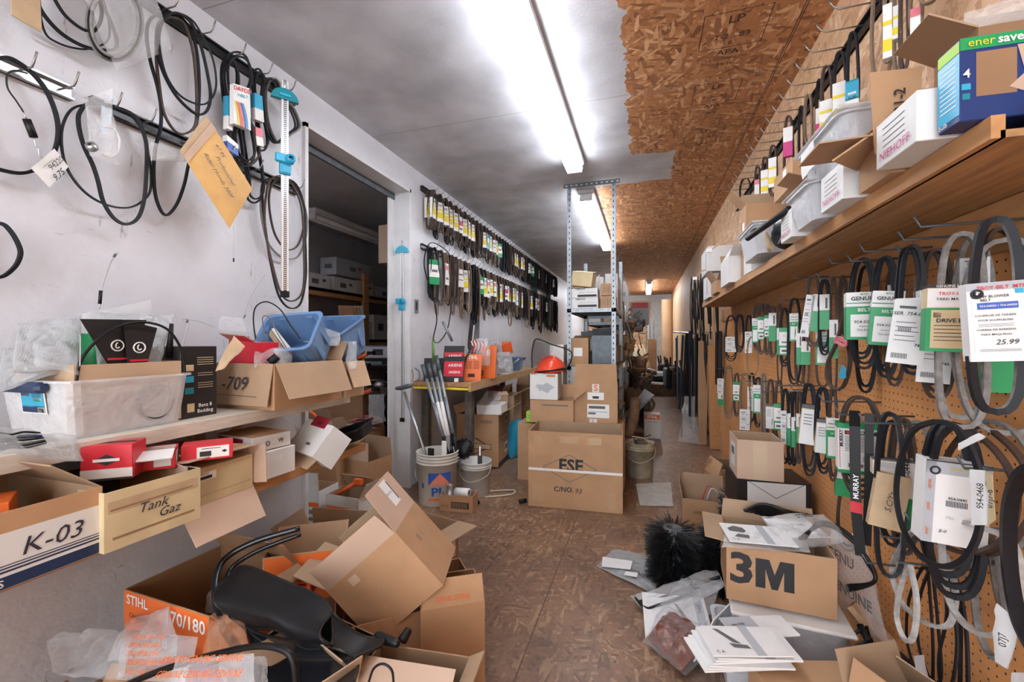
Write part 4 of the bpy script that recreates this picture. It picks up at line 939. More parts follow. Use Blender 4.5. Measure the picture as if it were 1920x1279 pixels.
# white/red boxes
WR = [('F', 'r', -.0, .012, .17, .02, 'red_dark'), ('R', 't', .03, 0, 'W', .025, 'ink', .02), ('R', 't', -.03, 0, 'O', .035, 'ink', 0)]
parcel('parts_box', 'white box with dark red band, upper of two stacked behind the red boxes', 'box', TR((-1.50, 1.33, ZS+.11), R(-8)), (.22, .16, .055), 'white_card', [('F', 'r', -.02, .008, .15, .022, 'red_dark'), ('R', 't', .035, 0, 'W', .022, 'ink', .02), ('R', 't', -.02, 0, 'o', .04, 'ink', 0), ('T', 'r', 0, 0, .218, .158, 'card')])
parcel('parts_box', 'white box, lower of two stacked behind the red boxes', 'box', TR((-1.49, 1.33, ZS+.001), R(-4)), (.23, .17, .105), 'white_card', [('R', 'r', 0, .02, .05, .02, 'paperw')])
carton3('parts_box', 'white and red parts box tipped forward at the shelf end by the doorway', 'box', P(537, 838, Y=1.52), P(585, 857, Y=1.46), P(570, 782, Y=1.62), .12, solid=True, mt='white_card', prints=[('F', 'r', 0, .075, .11, .05, 'red_dark'), ('F', 'r', .02, -.03, .03, .012, 'ink_soft'), ('F', 'p', 0, .07, [(-.02, 0), (0, -.01), (.02, 0), (0, .01)], 'ink')])
b = MB(); 
tub('parts_tray', 'black plastic tray tipped up at the end of the lower shelf', frameM((-1.42, 1.80, .70), (-.3, -.2, .95), (1, .2, .3)), (.24, .18, .05), .02, 'black', extra='plain', cat='tray')
b = MB(); b.slab([P(530, 862, Y=1.5), P(575, 880, Y=1.45), P(640, 820, Y=1.6), P(610, 800, Y=1.7)], .004, 'card_light'); one(b, 'card_sheet', 'loose brown card sheet between white box and black tray', 'card')
# ---------------- pile of cartons, lower left ----------------
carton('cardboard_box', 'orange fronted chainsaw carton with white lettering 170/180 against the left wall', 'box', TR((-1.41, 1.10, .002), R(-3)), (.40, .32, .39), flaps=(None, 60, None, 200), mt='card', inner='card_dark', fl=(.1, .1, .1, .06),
       prints=[('F', 'r', 0, .06, .396, .265, 'orange'), ('F', 't', -.13, .168, 'STIHL', .042, 'white', .02), ('F', 't', .095, .155, '170/180', .056, 'white', .02), ('F', 't', -.12, .12, 'Chain saws', .022, 'ink', 0), ('F', 't', -.02, .07, '018', .05, 'white', .02),
               ('R', 'r', 0, .06, .316, .265, 'orange'), ('R', 't', 0, .12, 'STIHL', .05, 'white', .02)])
b = MB()
for (lb, q, s_) in (('crumpled kraft paper wad, larger, in the orange fronted carton', [(300, 1150), (360, 1155), (370, 1090), (310, 1095)], 3), ('crumpled kraft paper bag, upper, in the orange fronted carton', [(325, 1110), (400, 1105), (385, 1070), (330, 1075)], 5)):
    b = MB(); Q = [P(x, y, Y=1.10+.03*s_) for x, y in q]; A = sheetgrid(Q, 10, 10, .015, 16, s_, .04); B = sheetgrid(Q, 10, 10, .01, 16, s_+3, -.03)
    b.add(A, gridfaces(10, 10), 'kraft', False); b.add(B, [f[::-1] for f in gridfaces(10, 10)], 'kraft', False); one(b, 'paper_wad', lb, 'paper')
bag('film_bag', 'small clear bag at the right end of the orange fronted carton', [P(385, 1150, Y=1.1), P(420, 1150, Y=1.1), P(425, 1100, Y=1.15), P(395, 1105, Y=1.15)], 'film', .02, .02, 16, 51, 10, 10)
carton('cardboard_box', 'carton with orange end reading 180 behind the black chute', 'box', TR((-1.27, 1.38, .002), R(34)), (.27, .27, .42), flaps=(None, None, None, None), mt='card', inner='card_light', prints=[('F', 'r', 0, .12, .26, .17, 'orange'), ('F', 't', .06, .15, '/180', .06, 'ink', .03), ('F', 't', -.06, .08, 'STIHL', .04, 'white', .02)])
carton('cardboard_box', 'plain brown carton behind the carton reading 180, by the wall', 'box', TR((-1.50, 1.76, .002), R(10)), (.34, .26, .20), flaps=(None, 80, 120, None), mt='card', inner='card_in', fl=.12)
# orange shroud
b = MB(); M_ = TR(P(570, 1105, Y=1.30), R(20), R(15)); b.box((0, 0, .05), (.12, .07, .11), 'orange_b', M_, .015)
for k in range(5): b.box((.0, -.036, .02+.018*k), (.08, .006, .008), 'red_dark', M_)
b.tube([(.03, -.045, .03), (.05, -.06, .05), (.045, -.045, .08)], .01, 'orange_b', 8, M=M_)
one(b, 'engine_shroud', 'bright orange slotted engine shroud among the cartons', 'engine part')
# black chute deflector with tube frame
t = thing('chute_deflector', 'black plastic chute deflector with a bent black tube handle on the cartons', 'machine part', tuple(P(560, 1200, Y=1.0)))
def surf(top, bot, mid_bulge, m, th=.006, nu=20, nv=8):
    T = spl(top, nu//(len(top)-1), False); B = spl(bot, nu//(len(bot)-1), False); n_ = min(len(T), len(B)); g = []
    for j in range(nv+1):
        f = j/nv
        for i in range(n_): p = T[i].lerp(B[i], f); g.append(p+V(mid_bulge)*sin(pi*f))
    F = [(j*n_+i, j*n_+i+1, (j+1)*n_+i+1, (j+1)*n_+i) for j in range(nv) for i in range(n_-1)]
    b = MB(); b.add(g, F, m, True); off = V(mid_bulge).normalized()*-th; b.add([p+off for p in g], [f[::-1] for f in F], m, True)
    # rim
    for row in ([g[i] for i in range(n_)], [g[nv*n_+i] for i in range(n_)], [g[j*n_] for j in range(nv+1)], [g[j*n_+n_-1] for j in range(nv+1)]): b.tube([p+off*.5 for p in row], th*.75, m, 6)
    return b
def PL(l): return [P(x, y, Y=Y) for x, y, Y in l]
surf(PL([(430, 1080, 1.02), (458, 1062, 1.03), (540, 1094, 1.03), (598, 1120, 1.02), (622, 1150, 1.0)]), PL([(425, 1150, .93), (468, 1178, .93), (520, 1182, .92), (570, 1216, .92), (622, 1212, .92)]), (.0, -.05, .02), 'black_soft').build('deflector_panel', t, world=True)
surf(PL([(432, 1155, .93), (480, 1185, .93), (540, 1200, .92), (622, 1214, .92)]), PL([(440, 1270, .80), (500, 1300, .80), (580, 1310, .8), (660, 1290, .8)]), (.0, .06, -.03), 'black_gloss').build('deflector_body', t, world=True)
surf(PL([(622, 1150, 1.0), (624, 1190, .97), (622, 1212, .93)]), PL([(720, 1195, 1.06), (712, 1215, 1.0), (655, 1238, .92)]), (.01, .0, -.03), 'black_soft', nu=8).build('deflector_lip', t, world=True)
b = MB(); b.tube(spl(PL([(562, 991, 1.22), (480, 1015, 1.14), (425, 1045, 1.08), (405, 1080, 1.02), (405, 1130, .97), (420, 1180, .93), (445, 1215, .90)]), 6, False), .010, 'black_gloss', 10); b.build('tube_handle', t, world=True)
b = MB(); b.tube(spl(PL([(564, 1002, 1.24), (490, 1030, 1.16), (442, 1058, 1.10), (424, 1085, 1.05), (425, 1120, 1.0)]), 6, False), .008, 'black_gloss', 10); b.build('tube_handle', t, world=True)
# black bin below
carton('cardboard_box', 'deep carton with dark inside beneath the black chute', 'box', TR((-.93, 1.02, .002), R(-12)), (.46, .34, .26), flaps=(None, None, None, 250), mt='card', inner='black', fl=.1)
# large tilted carton
C_, B_, D_ = P(702, 1208, Y=1.25), P(831, 1098, Y=1.30), P(613, 1110, Y=1.20)
bx = carton3('cardboard_box', 'big brown carton tipped on its corner with open flaps, topmost of the pile', 'box', C_, B_, D_, .24, flaps=(96, 75, 118, 92), mt='card', inner='card_in', fl=(.09, .10, .13, .16), fmt='card_pink',
        prints=[('R', 'r', 0, 0, .236, 9, 'card_pink')] if 0 else [('R', 't', -.02, .04, '|||  |', .03, 'ink_soft'), ('F', 'r', -.06, .09, .035, .03, 'tape_clear')], fprints={3: [('O', 'r', .02, .02, .06, .10, 'white'), ('O', 'r', .045, .02, .006, .08, 'ink', 2), ('O', 't', .01, .02, 'FRAGILE', .012, 'ink_soft')]})
# supports and neighbours
carton('cardboard_box', 'long carton under the big tipped carton, edge towards the aisle', 'box', TR((-.86, 1.42, .002), R(40)), (.50, .30, .26), flaps=(None, None, None, None), mt='card', inner='card_dark')
carton('cardboard_box', 'half open carton with orange printed flap edge beside the bare floor', 'box', TR((-.685, 1.43, .002), R(32)), (.22, .22, .29), flaps=(75, None, 80, None), mt='card', inner='card_dark', fl=.09, fprints={0: [('O', 't', 0, -.02, 'STIHL STIHL', .022, 'orange', .01)]}, prints=[('R', 'r', .03, -.04, .05, .08, 'white_card')])
carton('cardboard_box', 'carton at the bottom edge with one pale flap folded in', 'box', TR((-.60, 1.00, .002), R(6)), (.28, .22, .30), flaps=(22, None, None, 150), mt='card', inner='card_in', fl=(.12, .1, .1, .05), fmt='card_pink')
carton('cardboard_box', 'carton at the bottom edge below the black chute, left of the pale flap', 'box', TR((-.83, .86, .002), R(-20)), (.22, .2, .34), flaps=(200, 60, 160, 110), mt='card_light', inner='card_in', fl=.08)
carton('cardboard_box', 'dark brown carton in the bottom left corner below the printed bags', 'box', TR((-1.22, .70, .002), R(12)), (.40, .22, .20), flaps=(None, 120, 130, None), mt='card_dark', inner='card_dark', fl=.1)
wire('black cable loop poking up at the bottom edge before the pale flap', [(690, 1285), (700, 1255), (718, 1245), (735, 1258), (738, 1290)], Y=.88, r=.003, m='black')
for lb, a, c in (('black rubber grip handle lying left to right on the cartons', (703, 1192, 1.06), (748, 1208, 1.05)), ('short black grip handle standing beside the lying grip', (752, 1205, 1.10), (768, 1178, 1.13))):
    b = MB(); A_, B2 = P(a[0], a[1], Y=a[2]), P(c[0], c[1], Y=c[2]); b.tube([A_, A_.lerp(B2, .08), A_.lerp(B2, .2), A_.lerp(B2, .8), A_.lerp(B2, .95), B2], [.008, .014, .015, .012, .010, .006], 'black_soft', 12); one(b, 'grip_handle', lb, 'handle')
# film bags with orange print
def printed_bag(label, q, m, seed, rows, s='STIHL', sz=.016, amp=.02, puff=.02, mm='orange'):
    pr = [(' '.join([s]*3), .5, (i+.7)/(rows+.5), sz, mm, .01) for i in range(rows)]
    return bag('film_bag', label, q, m, puff, amp, 9, seed, 18, 18, prints=pr)
printed_bag('clear bag with rows of small orange print in front of the orange fronted carton', [P(222, 1275, Y=.80), P(345, 1279, Y=.80), P(375, 1195, Y=.88), P(235, 1180, Y=.88)], 'film', 61, 5)
bag('film_bag', 'crumpled clear bag peaked against the orange fronted carton', [P(200, 1240, Y=.84), P(330, 1230, Y=.84), P(318, 1135, Y=.93), P(250, 1160, Y=.93)], 'film', .03, .03, 10, 62)
bag('film_bag', 'loose clear bag spreading along the left wall at the bottom', [P(95, 1260, Y=.72), P(240, 1279, Y=.74), P(235, 1180, Y=.84), P(90, 1200, Y=.80)], 'film_clear', .025, .03, 9, 63)
bag('film_bag', 'orange tinted bag under the black chute, right of the lettering 170/180', [P(375, 1240, Y=.88), P(470, 1240, Y=.88), P(455, 1140, Y=.95), P(400, 1160, Y=.95)], 'film_orange', .02, .02, 12, 64)
printed_bag('shiny clear bag with dark red contents at the bottom edge', [P(310, 1300, Y=.70), P(470, 1300, Y=.70), P(475, 1225, Y=.76), P(330, 1235, Y=.76)], 'film', 65, 2, 'GENUINE', .02)
bag('film_bag', 'crumpled film bag at the bottom edge below the black hose', [P(430, 1300, Y=.74), P(500, 1300, Y=.74), P(500, 1230, Y=.8), P(440, 1230, Y=.8)], 'film', .03, .03, 14, 66)
b = MB(); A = sheetgrid([P(350, 1300, Y=.74), P(460, 1300, Y=.74), P(455, 1250, Y=.8), P(355, 1250, Y=.8)], 12, 12, .02, 14, 6, .03); b.add(A, gridfaces(12, 12), 'red_dark', True); one(b, 'rubber_part', 'dark red moulded part inside the shiny bag at the bottom edge', 'part')
wire('thick black hose arching over the film bags at the bottom edge', [(225, 1290), (300, 1258), (400, 1228), (480, 1212), (530, 1218), (550, 1240), (556, 1290)], Y=.78, r=.008, m='black', name='black_hose', cat='hose')
# chain oil cartons and others in the doorway
OIL = [('F', 'r', 0, .055, .236, .028, 'orange'), ('F', 't', .0, .01, 'Chain Oil', .040, 'ink', .02), ('F', 't', .0, -.032, 'Huile à chaîne', .036, 'ink', .02), ('L', 'r', 0, .055, .176, .028, 'orange')]
carton('cardboard_box', 'white chain oil carton with orange band and a red tool on top', 'box', TR((-1.72, 2.22, .002), R(-4)), (.25, .18, .27), flaps=(None, 60, None, 120), mt='white_card', inner='card_in', prints=OIL, fl=.1)
carton('cardboard_box', 'white chain oil carton with two hand holes behind the green stick', 'box', TR((-2.02, 2.22, .002), R(2)), (.24, .18, .28), flaps=(92, 80, None, None), mt='white_card', inner='card', prints=OIL, fl=.11, fprints={0: [('O', 'r', -.02, -.0, .010, .03, 'card_light'), ('O', 'r', .03, -.0, .010, .03, 'card_light')]})
b = MB(); b.tube([P(623, 932, Y=2.2), P(668, 905, Y=2.2)], .012, 'orange_b', 8); b.box(tuple(P(672, 903, Y=2.2)), (.05, .03, .03), 'orange_b'); one(b, 'red_tool', 'bright red plastic wand lying on the chain oil carton', 'tool')
b = MB(); b.tube([P(568, 880, Y=2.02), P(575, 975, Y=2.02)], .008, 'stickgreen', 8); b.tube([P(568, 880, Y=2.02), P(567, 860, Y=2.02)], .006, 'stickgreen', 8); one(b, 'green_stick', 'green stick standing by the left doorpost', 'stick')
carton('cardboard_box', 'brown carton with raised flaps inside the doorway, nearer of two', 'box', TR((-1.98, 2.72, .002), R(-10)), (.27, .24, .34), flaps=(88, 85, None, None), mt='card', inner='card_in', fl=.13, fmt='card_pink')
carton('cardboard_box', 'taller brown carton inside the doorway left of the one with raised flaps', 'box', TR((-2.27, 2.60, .002), R(18)), (.34, .25, .42), flaps=(None, 95, 100, 160), mt='card', inner='card_in', fl=.11)
carton('cardboard_box', 'small carton with printed panel and orange flap beside the big tipped carton', 'box', TR((-1.12, 1.88, .002), R(-14)), (.42, .25, .30), flaps=(None, None, None, 178), mt='card', inner='card_in', fl=.12, prints=[('R', 'r', .0, .05, .2, .12, 'white_card'), ('R', 't', 0, .06, 'STIHL', .05, 'orange', .03)])
# ---------------- side room ----------------
def wshelf(label, x0, x1, y0, y1, zs, posts, m='pine_warm', th=.035):
    t = thing('wooden_shelving', label, 'shelving', ((x0+x1)/2, (y0+y1)/2, 0))
    for z in zs:
        b = MB(); b.box((0, 0, z-th/2), (x1-x0, y1-y0, th), m); b.box(((x1-x0)/2-.01, 0, z-.04), (.02, y1-y0, .08), m); b.build('shelf_board', t)
    for (x, y) in posts:
        b = MB(); b.box((x-(x0+x1)/2, y-(y0+y1)/2, zs[-1]/2 if 0 else 1.0), (.04, .09, 2.0 if len(zs) > 1 else 1.0), m); b.build('post', t)
    return t
wshelf('wooden shelving with boxes seen through the doorway', -3.68, -3.2, 2.4, 6.2, [.45, 1.22, 1.75], [(-3.2, 3.2), (-3.2, 4.36), (-3.2, 5.8)])
GB = lambda s: [('R', 'r', 0, .0, .2, .03, 'greyp'), ('F', 'r', -.05, 0, .1, .04, 'ink_soft'), ('F', 'r', .06, .03, .03, .02, 'red')]
for i, (px0, px1, py0, py1, lb, mt, zz) in enumerate((
    (577, 620, 503, 532, 'white box with small pictures, leftmost on the upper side room shelf', 'white_card', 1.751), (627, 672, 517, 545, 'white box with black pictures under the grey box on the upper side room shelf', 'white_card', 1.751),
    (632, 700, 488, 519, 'grey box with red corner stacked highest in the side room', 'greyp', 1.95), (673, 702, 520, 548, 'white box right of the box with black pictures in the side room', 'white_card', 1.751),
    (706, 745, 530, 552, 'grey flat box at the right of the upper side room shelf', 'greyp', 1.751))):
    a = P(px0, py1, X=-3.3); c = P(px1, py1, X=-3.3); h = (P((px0+px1)/2, py0, X=-3.3).z-P((px0+px1)/2, py1, X=-3.3).z)
    parcel('stock_box', lb, 'box', TR((-3.42, (a.y+c.y)/2, zz), pi/2), (c.y-a.y, .22, h), mt, [('F', 'r', -.05, 0, .10, .05, 'ink_soft'), ('F', 'r', .08, .02, .05, .03, 'red' if i == 2 else 'ink_soft'), ('L', 'r', 0, 0, .1, .05, 'ink_soft')])
rnd = random.Random(5); k = 0
cols = ['card', 'greyp', 'card_dark', 'white_card', 'card', 'blackbox', 'orange', 'card_light']
for z, nm in ((1.221, 'middle'), (.451, 'bottom')):
    y = 2.6
    while y < 5.9:
        wd = rnd.uniform(.14, .34); c = rnd.choice(cols); hh = rnd.uniform(.12, .32)
        parcel('stock_box', '%s box, %s from the near end of the %s side room shelf' % ({'card': 'brown', 'greyp': 'grey', 'card_dark': 'dark brown', 'white_card': 'white', 'blackbox': 'black', 'orange': 'orange', 'card_light': 'light brown'}[c], ORD(k), nm), 'box', TR((-3.42, y+wd/2, z), pi/2+rnd.uniform(-.1, .1)), (wd, .3, hh), c, [('F', 'r', 0, 0, wd*.4, hh*.3, rnd.choice(['white', 'ink_soft', 'paperw'])), ('L', 'r', 0, 0, .1, hh*.3, rnd.choice(['white', 'ink_soft']))], group='boxes on the side room shelves')
        y += wd+.04; k += 1
    k = 0
# heap by the side room floor
HE = [('brown carton on the side room floor, largest behind the doorpost', (-2.75, 3.5, .002), (.5, .4, .72), 'card_dark', 8), ('brown carton holding pink papers in the side room', (-2.45, 3.25, .002), (.34, .3, .42), 'card', -14),
      ('white carton with picture of a tool in the side room', (-2.72, 2.95, .002), (.25, .3, .50), 'white_card', 12), ('dark carton behind the blue bins in the side room', (-2.9, 2.4, .002), (.3, .5, .85), 'card_dark', 5)]
for lb, p, s_, m, rz in HE: carton('cardboard_box', lb, 'box', TR(p, R(rz)), s_, flaps=(None, 70, 130, None), mt=m, inner='card_in', fl=.1, prints=[('F', 'r', 0, .05, .08, .06, 'ink_soft')])
b = MB(); 
for k in range(14):
    a = rnd.uniform(0, pi); p = V((-2.45+rnd.uniform(-.13, .13), 3.25+rnd.uniform(-.1, .1), .43+.006*k)); d = V((cos(a), sin(a), rnd.uniform(-.2, .2)))*.08; e = V((-sin(a), cos(a), 0))*.03
    b.slab([p-d-e, p+d-e, p+d+e, p-d+e], .001, 'pink' if k % 3 else 'paperw')
one(b, 'loose_papers', 'pile of pink and white slips on a carton in the side room', 'papers', kind='stuff')
tub('storage_bin', 'black barrel like bin standing in the side room by the doorpost', TR((-2.35, 3.62, .002)), (.36, .34, .80), .03, 'black', cat='bin')
bag('film_bag', 'white film bag hanging over the black bin in the side room', [P(690, 800, Y=3.2), P(722, 790, Y=3.2), P(720, 740, Y=3.25), P(692, 740, Y=3.25)], 'film', .03, .03, 12, 71, 10, 10)
for i, (px, py, Y_, m, lb) in enumerate(((680, 668, 3.3, 'orange', 'orange handled tool lying over boxes in the side room'), (672, 690, 3.3, 'orange', 'second orange handled tool lower on the boxes in the side room'), (688, 735, 3.3, 'orange_b', 'round orange cap among dark parts in the side room'))):
    b = MB(); p = P(px, py, Y=Y_); b.tube([p+V((-.06, 0, -.02)), p, p+V((.06, .02, .03))], [.012, .02, .014], m, 8); b.box(tuple(p+V((.09, 0, .03))), (.06, .04, .03), 'black'); one(b, 'hand_tool', lb, 'tool')
M_ = TR(P(700, 690, Y=3.6), R(20), R(-20))
b = MB(); b.box((0, 0, 0), (.42, .2, .012), 'clutter', M_, .004); b.box((0, 0, .03), (.2, .12, .05), 'galv_dark', M_, .01); one(b, 'metal_housing', 'flat grey metal housing on the heap in the side room', 'machine part')
M_ = TR(P(700, 730, Y=3.5), R(-10), R(10)); b = MB(); b.box((0, 0, 0), (.5, .24, .06), 'clutter', M_, .02); b.lathe([(.05, 0), (.07, .03), (.03, .06)], 'steel', 14, M_ @ Mx.Translation(V((.1, 0, .03)))); one(b, 'engine_cover', 'dark engine cover with round cap on the heap in the side room', 'machine part')
M_ = TR(P(715, 660, Y=3.7), R(15), 0); b = MB(); b.box((0, 0, 0), (.28, .2, .13), 'steel', M_, .01); b.box((0, -.101, .0), (.1, .004, .06), 'ink', M_); one(b, 'steel_box', 'grey steel box with a dark slot in the side room', 'box')
carton('cardboard_box', 'upright pinkish carton high above the side room shelves by the doorpost', 'box', TR((-2.17, 3.40, 1.90), R(-6)), (.22, .2, .34), mt='card_pink', closed=True)
carton('cardboard_box', 'tall carton stacked in the side room behind the right doorpost', 'box', TR((-2.11, 3.42, 1.24), R(0)), (.15, .2, .655), mt='card', closed=True)
carton('cardboard_box', 'carton supporting the tall carton behind the right doorpost', 'box', TR((-2.11, 3.42, .002), 0), (.16, .22, 1.235), mt='card_dark', closed=True)
for i in range(4):
    b = MB(); p = P(650+6*i, 592, Y=3.6+.03*i); M_ = TR(p, R(30), R(-55)); b.box((0, 0, 0), (.14, .22, .03), ('card', 'card_light', 'kraft', 'greyp')[i], M_, .003)
    one(b, 'flat_box', '%s of four flat boxes leaning together in the side room' % ('leftmost', 'second', 'third', 'rightmost')[i], 'box')

b = MB(); b.tube(spl([P(566, 768, Y=2.15), P(582, 772, Y=2.12), P(598, 786, Y=2.12), P(606, 800, Y=2.15)], 5, False), .008, 'orange_b', 8); one(b, 'red_hose', 'short red hose behind the lower shelf end in the doorway', 'hose')
# ---------------- parts table and things beyond the doorway ----------------
TZ = .86
t = thing('parts_table', 'long wall table with pine front edge and a yellow end strip', 'table', (-1.59, 4.28, 0)); b = MB()
b.box((0, 0, TZ-.015), (.50, 2.26, .03), 'ply'); b.build('table_top', t)
b = MB(); b.box((.255, 0, TZ-.03), (.02, 2.26, .07), 'pine'); b.build('front_edge', t)
b = MB(); b.box((0, -1.135, TZ-.045), (.49, .012, .018), 'yellow'); b.build('end_strip', t)
for (x, y) in ((.2, -1.0), (.2, 1.05), (-.2, -1.0), (-.2, 1.05)): b = MB(); b.box((x, y, (TZ-.03)/2), (.06, .06, TZ-.032), 'clutter'); b.build('leg', t)
AR = lambda: [('F', 'r', 0, 0, .165, .13, 'red'), ('F', 't', .01, .03, 'ARIENS', .036, 'white', .02), ('F', 't', .01, -.03, 'ARIENS', .030, 'white', .02), ('F', 'r', .03, -.10, .035, .04, 'white')]
def card(name, label, cat, base, w_, h_, tilt, rz, m, prints, th=.006):
    return parcel(name, label, cat, TR(base, rz, tilt), (w_, th, h_), m, prints)
card('parts_card', 'red card pack reading ARIENS leaning at the near end of the table, upper', 'card pack', (-1.56, 3.30, TZ+.06), .18, .25, R(-18), R(8), 'blackbox', AR())
card('parts_card', 'red card pack reading ARIENS leaning on the table, in front of its twin', 'card pack', (-1.52, 3.23, TZ+.002), .18, .22, R(-20), R(12), 'blackbox', AR())
card('parts_card', 'plain black plastic sheet leaning at the left end of the table', 'card pack', (-1.68, 3.20, TZ+.002), .17, .20, R(-15), R(20), 'black', [])
ST = [('F', 't', 0, .085, 'STIHL', .04, 'white', .02)]+[('F', 'r', -.03, .05-.012*k, .06, .004, 'ink', 1) for k in range(6)]+[('F', 'r', .04, .05-.012*k, .05, .004, 'ink', 1) for k in range(6)]+[('F', 'r', 0, -.07, .06, .03, 'black')]
card('parts_card', 'orange card pack with black print, larger of two, on the parts table', 'card pack', (-1.41, 3.36, TZ+.002), .17, .23, R(-12), R(10), 'orange', ST)
card('parts_card', 'orange card pack with white looped drawing behind the larger orange pack', 'card pack', (-1.36, 3.62, TZ+.002), .15, .30, R(-8), R(0), 'orange', [('F', 't', 0, .08, '8', .08, 'white', .01)])
carton('parts_box', 'open dark box holding card packs at the near end of the table', 'box', TR((-1.62, 3.42, TZ+.002), R(10)), (.24, .13, .16), mt='blackbox')
b = MB(); M_ = TR((-1.45, 3.40, TZ+.23), R(-60), R(60))
for k in range(8): b.box((0, .018*k-.06, 0), (.05, .012, .012), 'black', M_)
b.box((0, 0, .008), (.012, .16, .006), 'black_soft', M_); one(b, 'saw_chain', 'short black chain like strip sticking up from the card packs', 'chain')
b = MB(); b.tube([P(830, 603, Y=3.4), P(848, 640, Y=3.45)], .013, 'galv', 8); one(b, 'metal_tube', 'grey metal tube sticking up behind the red card packs', 'tube')
for i, (px, py, w_, h_, Y_, m, lb) in enumerate(((905, 660, 30, 50, 3.5, 'film', 'clear film bag upright behind the orange packs'), (928, 665, 34, 50, 3.8, 'film_grey', 'grey film bag of parts in the middle of the parts table'), (945, 680, 34, 40, 3.7, 'film_grey', 'shiny grey bag lying before the small blue bin'), (893, 655, 25, 40, 3.7, 'film_orange', 'film bag with pink and red cord on the parts table'))):
    bag('film_bag', lb, [P(px-w_/2, py+h_/2, Y=Y_), P(px+w_/2, py+h_/2, Y=Y_), P(px+w_/2-4, py-h_/2, Y=Y_+.05), P(px-w_/2+4, py-h_/2, Y=Y_+.05)], m, .04, .03, 10, 80+i, 12, 12)
b = MB()
for k in range(9): b.tube([P(880+3*k, 668, Y=3.68), P(887+3*k, 648, Y=3.66), P(884+3*k, 640, Y=3.68)], .008, 'red' if k % 2 else 'paperw', 6)
one(b, 'cord_coil', 'red and white cord coil inside the film bag on the table', 'cord')
parcel('parts_box', 'small bright orange box balanced on the bags of the parts table', 'box', TR((-1.42, 4.30, TZ+.20), R(-25), R(15)), (.13, .13, .12), 'orange_b', [('F', 't', 0, 0, 'STIHL', .03, 'white', .02)])
parcel('parts_box', 'white box with a black V on the parts table under the orange box', 'box', TR((-1.38, 4.12, TZ+.002), R(5)), (.12, .1, .15), 'white', [('F', 't', -.01, .04, 'V', .05, 'ink', .02), ('F', 'r', 0, -.03, .08, .05, 'pink')])
parcel('parts_box', 'open white flat box lying at the front of the parts table', 'box', TR((-1.40, 3.78, TZ+.002), R(25)), (.14, .09, .05), 'white')
tub('storage_bin', 'small dark blue plastic bin on the parts table', TR((-1.50, 4.80, TZ+.002), R(10)), (.26, .34, .14), .04, 'binblue', cat='bin', extra='plain')
parcel('stock_box', 'dark carton under the small parts behind the white V box', 'box', TR((-1.55, 4.38, TZ+.002), R(5)), (.26, .2, .18), 'clutter')
for i in range(9):
    b = MB(); x = -1.72+rnd.uniform(0, .3); y = 3.6+.19*i; M_ = TR((x, y, TZ+.05), rnd.uniform(0, 3), rnd.uniform(-.4, .4)); m = rnd.choice(['black', 'galv_dark', 'black_soft', 'steel', 'clutter_brown'])
    b.box((0, 0, 0), (.14, .07, .05), m, M_, .01); b.tube([(.05, 0, 0), (.12, .02, .06), (.16, .0, .09)], .012, m, 8, M=M_); b.lathe([(.03, 0), (.035, .03), (.012, .05)], m, 12, M_ @ Mx.Translation(V((-.03, 0, .02))))
    one(b, 'machine_part', '%s dark machine part from the doorway end of the parts table' % ORD(i), 'machine part', 'machine parts on the table')
# wall bracket slot plates
# under the table
def diamond(u, v, s, t_='BRIGGS & STRATTON', f='F'):
    L = [(-s, 0), (0, -s*.5), (s, 0), (0, s*.5), (-s, 0)]
    return [(f, 'l', u, v, L, s*.05, 'ink'), (f, 'r', u, v, s*2.1, s*.36, 'ink', 3), (f, 'r', u, v, s*2.02, s*.29, 'card_light', 4), (f, 't', u, v, t_, s*.215, 'ink', .03)]
bs = carton('cardboard_box', 'large carton with black diamond logo reading Briggs & Stratton below the table', 'box', TR((-1.53, 3.98, .002), R(3)), (.42, .42, .50), flaps=(None, None, None, 150), mt='card', inner='card_in', closed=False, fl=.14,
       prints=diamond(-.02, -.05, .15)+[('F', 'r', .09, .185, .12, .03, 'ink_soft'), ('F', 'r', .09, .185, .115, .024, 'card', 2)]+[('F', 'r', .05+.027*k, .185, .016, .016, 'ink_soft', 3) for k in range(4)]+diamond(-.02, .02, .10, 'STRATTON', 'R')+[('R', 'r', .06, .18, .10, .08, 'white_card'), ('R', 'r', .06, -.10, .10, .10, 'white_card'), ('R', 'r', .06, .18, .07, .05, 'ink_soft', 2), ('R', 'r', .06, -.1, .07, .05, 'ink_soft', 2), ('R', 'r', 0, -.225, .42, .05, 'ink'), ('F', 'r', 0, -.243, .42, .012, 'ink')])
parcel('foam_tray', 'white foam tray with bagged metal part on the Briggs & Stratton carton', 'tray', TR((-1.42, 3.92, .503), R(6)), (.24, .28, .09), 'white')
bag('film_bag', 'clear bag with metal fittings in the white foam tray', [V((-1.54, 3.80, .60)), V((-1.32, 3.82, .60)), V((-1.34, 3.98, .70)), V((-1.50, 3.98, .70))], 'film', .03, .03, 12, 91, 12, 12)
M_ = TR((-1.66, 3.83, .52), R(10), R(-10), R(-20)); b = MB(); b.box((0, 0, .04), (.18, .12, .09), 'card', M_, .003); one(b, 'small_carton', 'small brown box leaning at the left of the foam tray', 'box')
parcel('small_carton', 'small brown box standing above the foam tray', 'box', TR((-1.40, 4.10, .59), R(30), R(20)), (.14, .08, .09), 'card_light')
carton('cardboard_box', 'narrow carton with orange stripe behind the foam tray', 'box', TR((-1.40, 4.45, .002), 0), (.16, .3, .62), flaps=(None, None, 60, 150), mt='card_light', prints=[('F', 'r', -.04, .2, .03, .15, 'orange')], fl=.12)
carton('cardboard_box', 'brown carton with open lid low under the table, left of the ESE carton', 'box', TR((-1.42, 5.1, .002), R(-6)), (.34, .3, .28), flaps=(120, 60, None, None), mt='card', inner='card_in', fl=.12)
